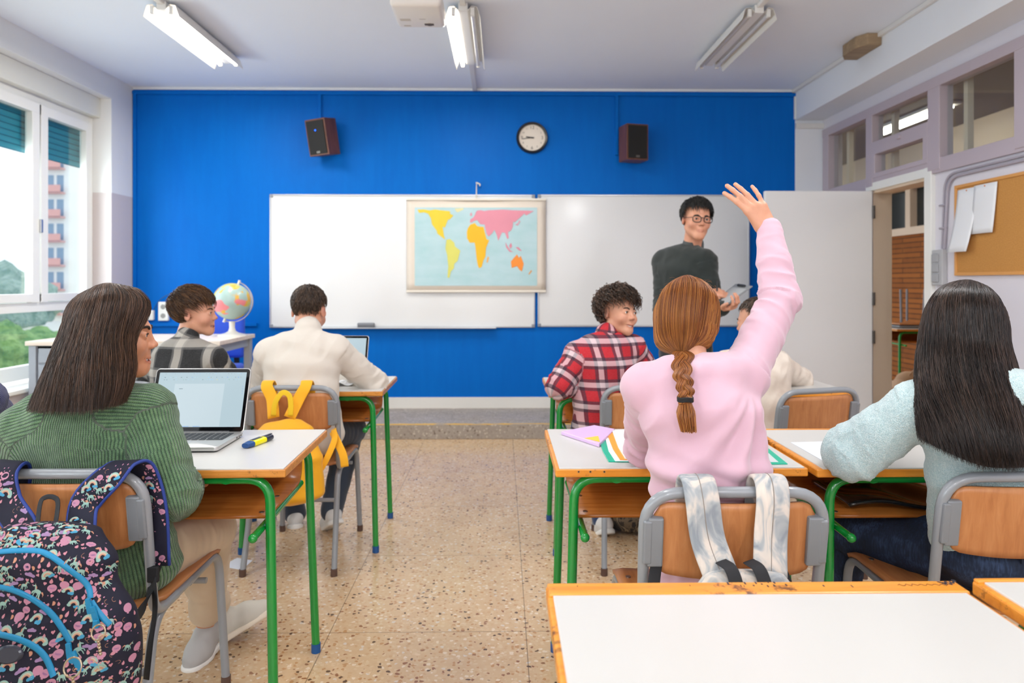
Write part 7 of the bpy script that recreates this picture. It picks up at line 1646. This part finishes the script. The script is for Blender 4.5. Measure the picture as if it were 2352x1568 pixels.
# printed motifs projected on to the bag along its front direction
def circ(cx, cy, rx, ry=None, n=14, a0=0, a1=6.2832):
    ry = ry or rx; return [(cx + rx * math.cos(a0 + (a1 - a0) * k / n), cy + ry * math.sin(a0 + (a1 - a0) * k / n)) for k in range(n + (0 if a1 - a0 > 6.2 else 1))]
def arcband(cx, cy, r0, r1, n=10): return [(cx + r1 * math.cos(a), cy + r1 * math.sin(a)) for a in np.linspace(0, math.pi, n)] + [(cx + r0 * math.cos(a), cy + r0 * math.sin(a)) for a in np.linspace(math.pi, 0, n)]
PAL = ['#8fb4aa', '#bdb19c', '#c0886f', '#3f93b8', '#b88098', '#9a7ca6', '#c08290']
def motif(kind):
    if kind == 'rainbow': return [(0, arcband(0, 0, .78, 1)), (1, arcband(0, 0, .58, .78)), (2, arcband(0, 0, .40, .58)), (3, circ(-.75, -.05, .38, .28)), (3, circ(-.35, -.12, .3, .22)), (0, circ(.7, -.08, .34, .24))]
    if kind == 'cloud': return [(5, circ(-.6, 0, .42, .32)), (5, circ(0, .12, .5, .42)), (5, circ(.6, 0, .42, .3)), (5, [(-.8, -.28), (.8, -.28), (.8, .1), (-.8, .1)])]
    if kind == 'heart': return [(6, [(0, -.7), (.62, .05), (.6, .45), (.3, .6), (0, .35), (-.3, .6), (-.6, .45), (-.62, .05)])]
    if kind == 'moon': return [(2, [(.5 * math.cos(a), .5 * math.sin(a)) for a in np.linspace(-1.9, 1.9, 12)] + [(.12 + .32 * math.cos(a), .40 * math.sin(a)) for a in np.linspace(1.6, -1.6, 10)])]
    if kind == 'dot': return [(4, circ(0, 0, .3))]
    if kind == 'balloon': return [(4, circ(0, 0, .8, .66, 18)), (4, [(-.15, -.6), (.15, -.6), (.2, -.82), (-.2, -.82)])]
    if kind == 'drop': return [(6, [(0, .8), (.35, .2), (.42, -.2), (.2, -.5), (-.2, -.5), (-.42, -.2), (-.35, .2)])]
    if kind == 'unicorn':
        return [(0, circ(0, 0, .52, .27)), (0, [(.3, .0), (.5, .1), (.75, .62), (.58, .70), (.32, .28)]), (0, [(.58, .70), (.72, .74), (1.0, .48), (.93, .38), (.70, .50)]), (1, [(.70, .72), (.80, 1.0), (.76, .68)]),
                (0, [(-.46, -.05), (-.28, -.15), (-.42, -.62), (-.60, -.80), (-.66, -.74), (-.52, -.55)]), (0, [(-.28, -.1), (-.12, -.18), (-.18, -.8), (-.28, -.8)]), (0, [(.18, -.1), (.34, -.1), (.40, -.45), (.32, -.8), (.22, -.8), (.28, -.45)]), (0, [(.34, -.05), (.5, .02), (.72, -.25), (.62, -.55), (.54, -.52), (.6, -.28)]),
                (2, [(-.48, .12), (-.70, .22), (-.98, -.05), (-1.0, -.42), (-.86, -.12), (-.62, -.02)]), (2, [(.58, .70), (.36, .56), (.22, .20), (.34, .24), (.5, .5)])]
    return []
def put_motifs(region, n, seed, size, mind, U=(1, 0, 0), D=(0.10, 1, 0), O=(0, 0.9, 0)):
    rg = random.Random(seed); done = []; b = MB(); kinds = ['rainbow', 'unicorn', 'cloud', 'balloon', 'heart', 'drop', 'moon', 'dot', 'unicorn', 'balloon', 'unicorn', 'rainbow']
    tries = 0; txt = text_mesh('happy', 0.9); tv = [(v.co.x, v.co.y) for v in txt.vertices]; tf = [tuple(p_.vertices) for p_ in txt.polygons]
    while len(done) < n and tries < n * 40:
        if tries == n * 6: kinds = kinds + ['heart', 'dot', 'dot', 'moon', 'drop']
        tries += 1; k = rg.choice(kinds); sz = size * {'rainbow': 1.0, 'unicorn': 1.0, 'cloud': .75, 'balloon': .85, 'heart': .42, 'drop': .55, 'moon': .62, 'dot': .3}[k] * rg.uniform(.85, 1.15)
        px, py = rg.uniform(*region[0]), rg.uniform(*region[1])
        if any((px - a) ** 2 + (py - c_) ** 2 < ((sz + s_) * mind) ** 2 for a, c_, s_ in done): continue
        rot = rg.uniform(-.5, .5); cr, sr = math.cos(rot), math.sin(rot); fl = rg.choice((-1, 1)); out = []; ok = True
        shapes = motif(k); items = [(ci, [pt for pt in poly], None) for ci, poly in shapes]
        if k == 'balloon' and rg.random() < 0.75: items.append((7, [(x_ * 0.42 * fl, y_ * 0.5) for x_, y_ in tv], tf))
        zs = []
        for li, (ci, poly, fc) in enumerate(items):
            vv = []
            for (x_, y_) in poly:
                x_ *= fl; X_ = px + (x_ * cr - y_ * sr) * sz; Z_ = py + (x_ * sr + y_ * cr) * sz
                h, nn, _, _ = bvh.ray_cast(Vector(O) + Vector(U) * X_ + Vector((0, 0, Z_)), Vector(D).normalized())
                if h is None: ok = False; break
                zs.append(h.dot(Vector(D).normalized()))
                if nn.dot(Vector(D)) > 0: nn = -nn
                vv.append(h + nn * (0.0007 + 0.00012 * li))
            if not ok: break
            out.append((ci, vv, fc))
        if not ok or max(zs) - min(zs) > sz * 1.3: continue
        done.append((px, py, sz))
        for ci, vv, fc in out:
            vs = [b.bm.verts.new(v_) for v_ in vv]
            for f in (fc or [tuple(range(len(vs)))]):
                try: fa = b.bm.faces.new([vs[i] for i in f]); fa.material_index = ci
                except ValueError: pass
    bmesh.ops.triangulate(b.bm, faces=[f for f in b.bm.faces if len(f.verts) > 4]); bpy.data.meshes.remove(txt)
    return b
mats_p = [M('print' + c_, c_, 0.7) for c_ in PAL] + [M('print_text', '#6a4a8a', 0.7)]
b = put_motifs(((b0.x - 0.19, b0.x + 0.20), (0.30, 0.745)), 640, 5, 0.0132, 0.66)
d_ = Vector((-0.75, 0.66, 0)).normalized(); u_ = Vector((0.66, 0.75, 0)).normalized(); b2 = put_motifs(((-0.075, 0.16), (0.30, 0.68)), 130, 6, 0.0125, 0.68, u_, d_, Vector((b0.x + 0.15, b0.y - 0.02, 0)) - d_ * 0.25)
b3 = put_motifs(((b0.x - 0.16, b0.x + 0.14), (0.66, 0.78)), 90, 16, 0.0125, 0.68, (1, 0, 0), (0.06, 0.72, -0.69), (0, 0.9, (b0.y - 0.9) * 0.96)); me_ = bpy.data.meshes.new('t'); b3.bm.to_mesh(me_); b.bm.from_mesh(me_); b2.bm.to_mesh(me_); b.bm.from_mesh(me_); bpy.data.meshes.remove(me_); b.obj('printed_pattern', mats_p, bag)
b = put_motifs(((xl - 0.1, xr + 0.09), (0.745, 0.835)), 110, 9, 0.0132, 0.66); b.obj('printed_pattern', mats_p, bag)
b = MB(); h, n_, _, _ = bvh.ray_cast(EYE, ray(22, 1503).normalized())
if h is not None:
    f = aim(h + n_ * 0.002 * (-1 if n_.y > 0 else 1), (0, 0.2, 1), (0.1, -1, 0.15), 1); m = Matrix.Translation(f.o) @ f.m.to_4x4()
    b.lathe([(0, 0.004), (0.017, 0.004), (0.020, 0.002), (0.022, 0)], 24, m @ Matrix.Diagonal((1.25, 0.85, 1, 1))); b.obj('oval_badge', M('badge_dark', '#2a3040', 0.25), bag)
# tie dyed bag
bag2 = thing('backpack', 'grey and cream tie dyed bag with wide padded straps over the chair', 'backpack', group='backpacks')
t = NT('tie_dye'); v = t.coord(scale=(1.6, 1.6, 0.8)); n1 = t.noise(v, 11, 3, 0.6, 1.2); t.base(t.ramp(n1, [(0.34, '#8a9198'), (0.46, '#aaadaf'), (0.55, '#cfc6bd'), (0.70, '#ddcfc4')])); t.b.inputs['Roughness'].default_value = 0.85; t.bump(t.noise(t.coord(), 40, 4), 0.5, 0.003); m_td = t.m
ym = P(1690, 1115, 1.51).y
def tdstrap(pa, pb, pc, w): # pa,pb = pixel centres at the top and bottom
    x0, x1, x2 = P(pa, 1115, 1.49).x, P(pb, 1230, 1.47).x, P(pc, 1330, 1.44).x
    return ribbon([Vector((x2, 1.425, 0.650)), Vector((x1, 1.462, 0.71)), Vector((x0 + (x1 - x0) * 0.25, 1.474, 0.785)), Vector((x0, 1.497, 0.822)), Vector((x0, 1.535, 0.818)), Vector((x0, 1.555, 0.77)), Vector((x0, 1.56, 0.66))], w, 0.012, m_td, 'shoulder_strap', bag2, None, up=[(0, -1, 0.3), (0, -1, 0.15), (0, -1, 0.3), (0, -0.5, 1), (0, 0.6, 1), (0, 1, 0.2), (0, 1, 0)], stitch=M('grey_stitch', '#8a8078', 0.7))
tdstrap(1608, 1625, 1652, 0.074); tdstrap(1776, 1770, 1766, 0.072)
bc = P(1712, 1330, 1.42); S = SDF(); S.tub([(bc.x, bc.y - 0.02, 0.30), (bc.x, bc.y - 0.02, 0.52), (bc.x, bc.y, 0.61), (bc.x, bc.y + 0.005, 0.648)], [(0.14, 0.07), (0.14, 0.065), (0.11, 0.045), (0.085, 0.03)], (1, 0, 0), 0.02, endf=0.45)
sdf_obj('bag_body', S, 0.006, m_td, bag2, lambda V, N, UV: 0.005 * fnoise(V * 12, 9, 3))
for px in (1680, 1745): x_ = P(px, 1330, 1.4).x; ribbon([Vector((x_ - 0.012, bc.y + 0.01, 0.678)), Vector((x_, bc.y - 0.022, 0.672)), Vector((x_ + 0.004, bc.y - 0.055, 0.630)), Vector((x_ + 0.006, bc.y - 0.075, 0.56))], 0.028, 0.003, m_web, 'webbing', bag2, up=[(0, -0.4, 1), (0, -0.7, 1), (0, -1, 0.6), (0, -1, 0.2)])
for px in (1515, 1832): x_ = P(px, 1330, 1.45).x; s_ = 1 if px < 1600 else -1; ribbon([Vector((x_ + 0.02 * s_, 1.54, 0.66)), Vector((x_, 1.50, 0.60)), Vector((x_ - 0.012 * s_, 1.47, 0.52))], 0.026, 0.003, m_web, 'webbing', bag2, up=[(0, -1, 0.2)] * 3)
# yellow bag
bag3 = thing('backpack', 'plain mustard yellow backpack hanging on the chair of the cream jumper boy', 'backpack', group='backpacks')
m_y = fabric('mustard_cloth', '#f0ac10', 0.75, var=0.05); yb = P(650, 960, 2.93); S = SDF()
S.tub([(yb.x + 0.03, yb.y - 0.01, 0.36), (yb.x + 0.02, yb.y - 0.01, 0.50), (yb.x, yb.y, 0.62), (yb.x - 0.005, yb.y + 0.01, 0.655)], [(0.145, 0.075), (0.148, 0.07), (0.125, 0.055), (0.085, 0.03)], (1, 0, 0), 0.025, endf=0.5)
sdf_obj('bag_body', S, 0.008, m_y, bag3, lambda V, N, UV: 0.010 * fnoise(V * np.array([10, 8, 6]), 12, 3))
def ystrap(p0, p1, p2):
    xa, xb, xc = (P(p_, 900, 2.95).x for p_ in (p0, p1, p2)); yt = CHY
    return ribbon([Vector((xa, yb.y, 0.68)), Vector((xb, yt - 0.035, 0.755)), Vector((xc, yt - 0.022, 0.803)), Vector((xc, yt + 0.005, 0.824)), Vector((xc, yt + 0.04, 0.79)), Vector((xc, yt + 0.045, 0.70))], 0.050, 0.008, m_y, 'shoulder_strap', bag3, None, up=[(0, -1, 0.2), (0, -1, 0.1), (0, -1, 0.5), (0, 0, 1), (0, 1, 0.4), (0, 1, 0)])
CHY = PC(668, 3.00)[1]
ystrap(632, 622, 608); ystrap(668, 684, 697)
ribbon([P(628, 955, 2.92), P(632, 925, 2.925), P(648, 902, 2.93), P(664, 908, 2.93), P(668, 930, 2.925), P(667, 955, 2.92)], 0.022, 0.004, fabric('yellow_loop', '#e6bb0a', 0.7), 'carry_loop', bag3, up=[(0, -1, 0.2)] * 6)
ribbon([P(764, 990, 3.02), P(775, 1015, 2.98), P(788, 1045, 2.95), P(792, 1072, 2.94)], 0.034, 0.005, m_y, 'webbing', bag3, up=[(0, -1, 0)] * 4)
ribbon([P(766, 985, 3.02), P(768, 1010, 2.97), P(752, 1050, 2.94), P(732, 1085, 2.93)], 0.026, 0.004, m_y, 'webbing', bag3, up=[(0, -1, 0)] * 4)
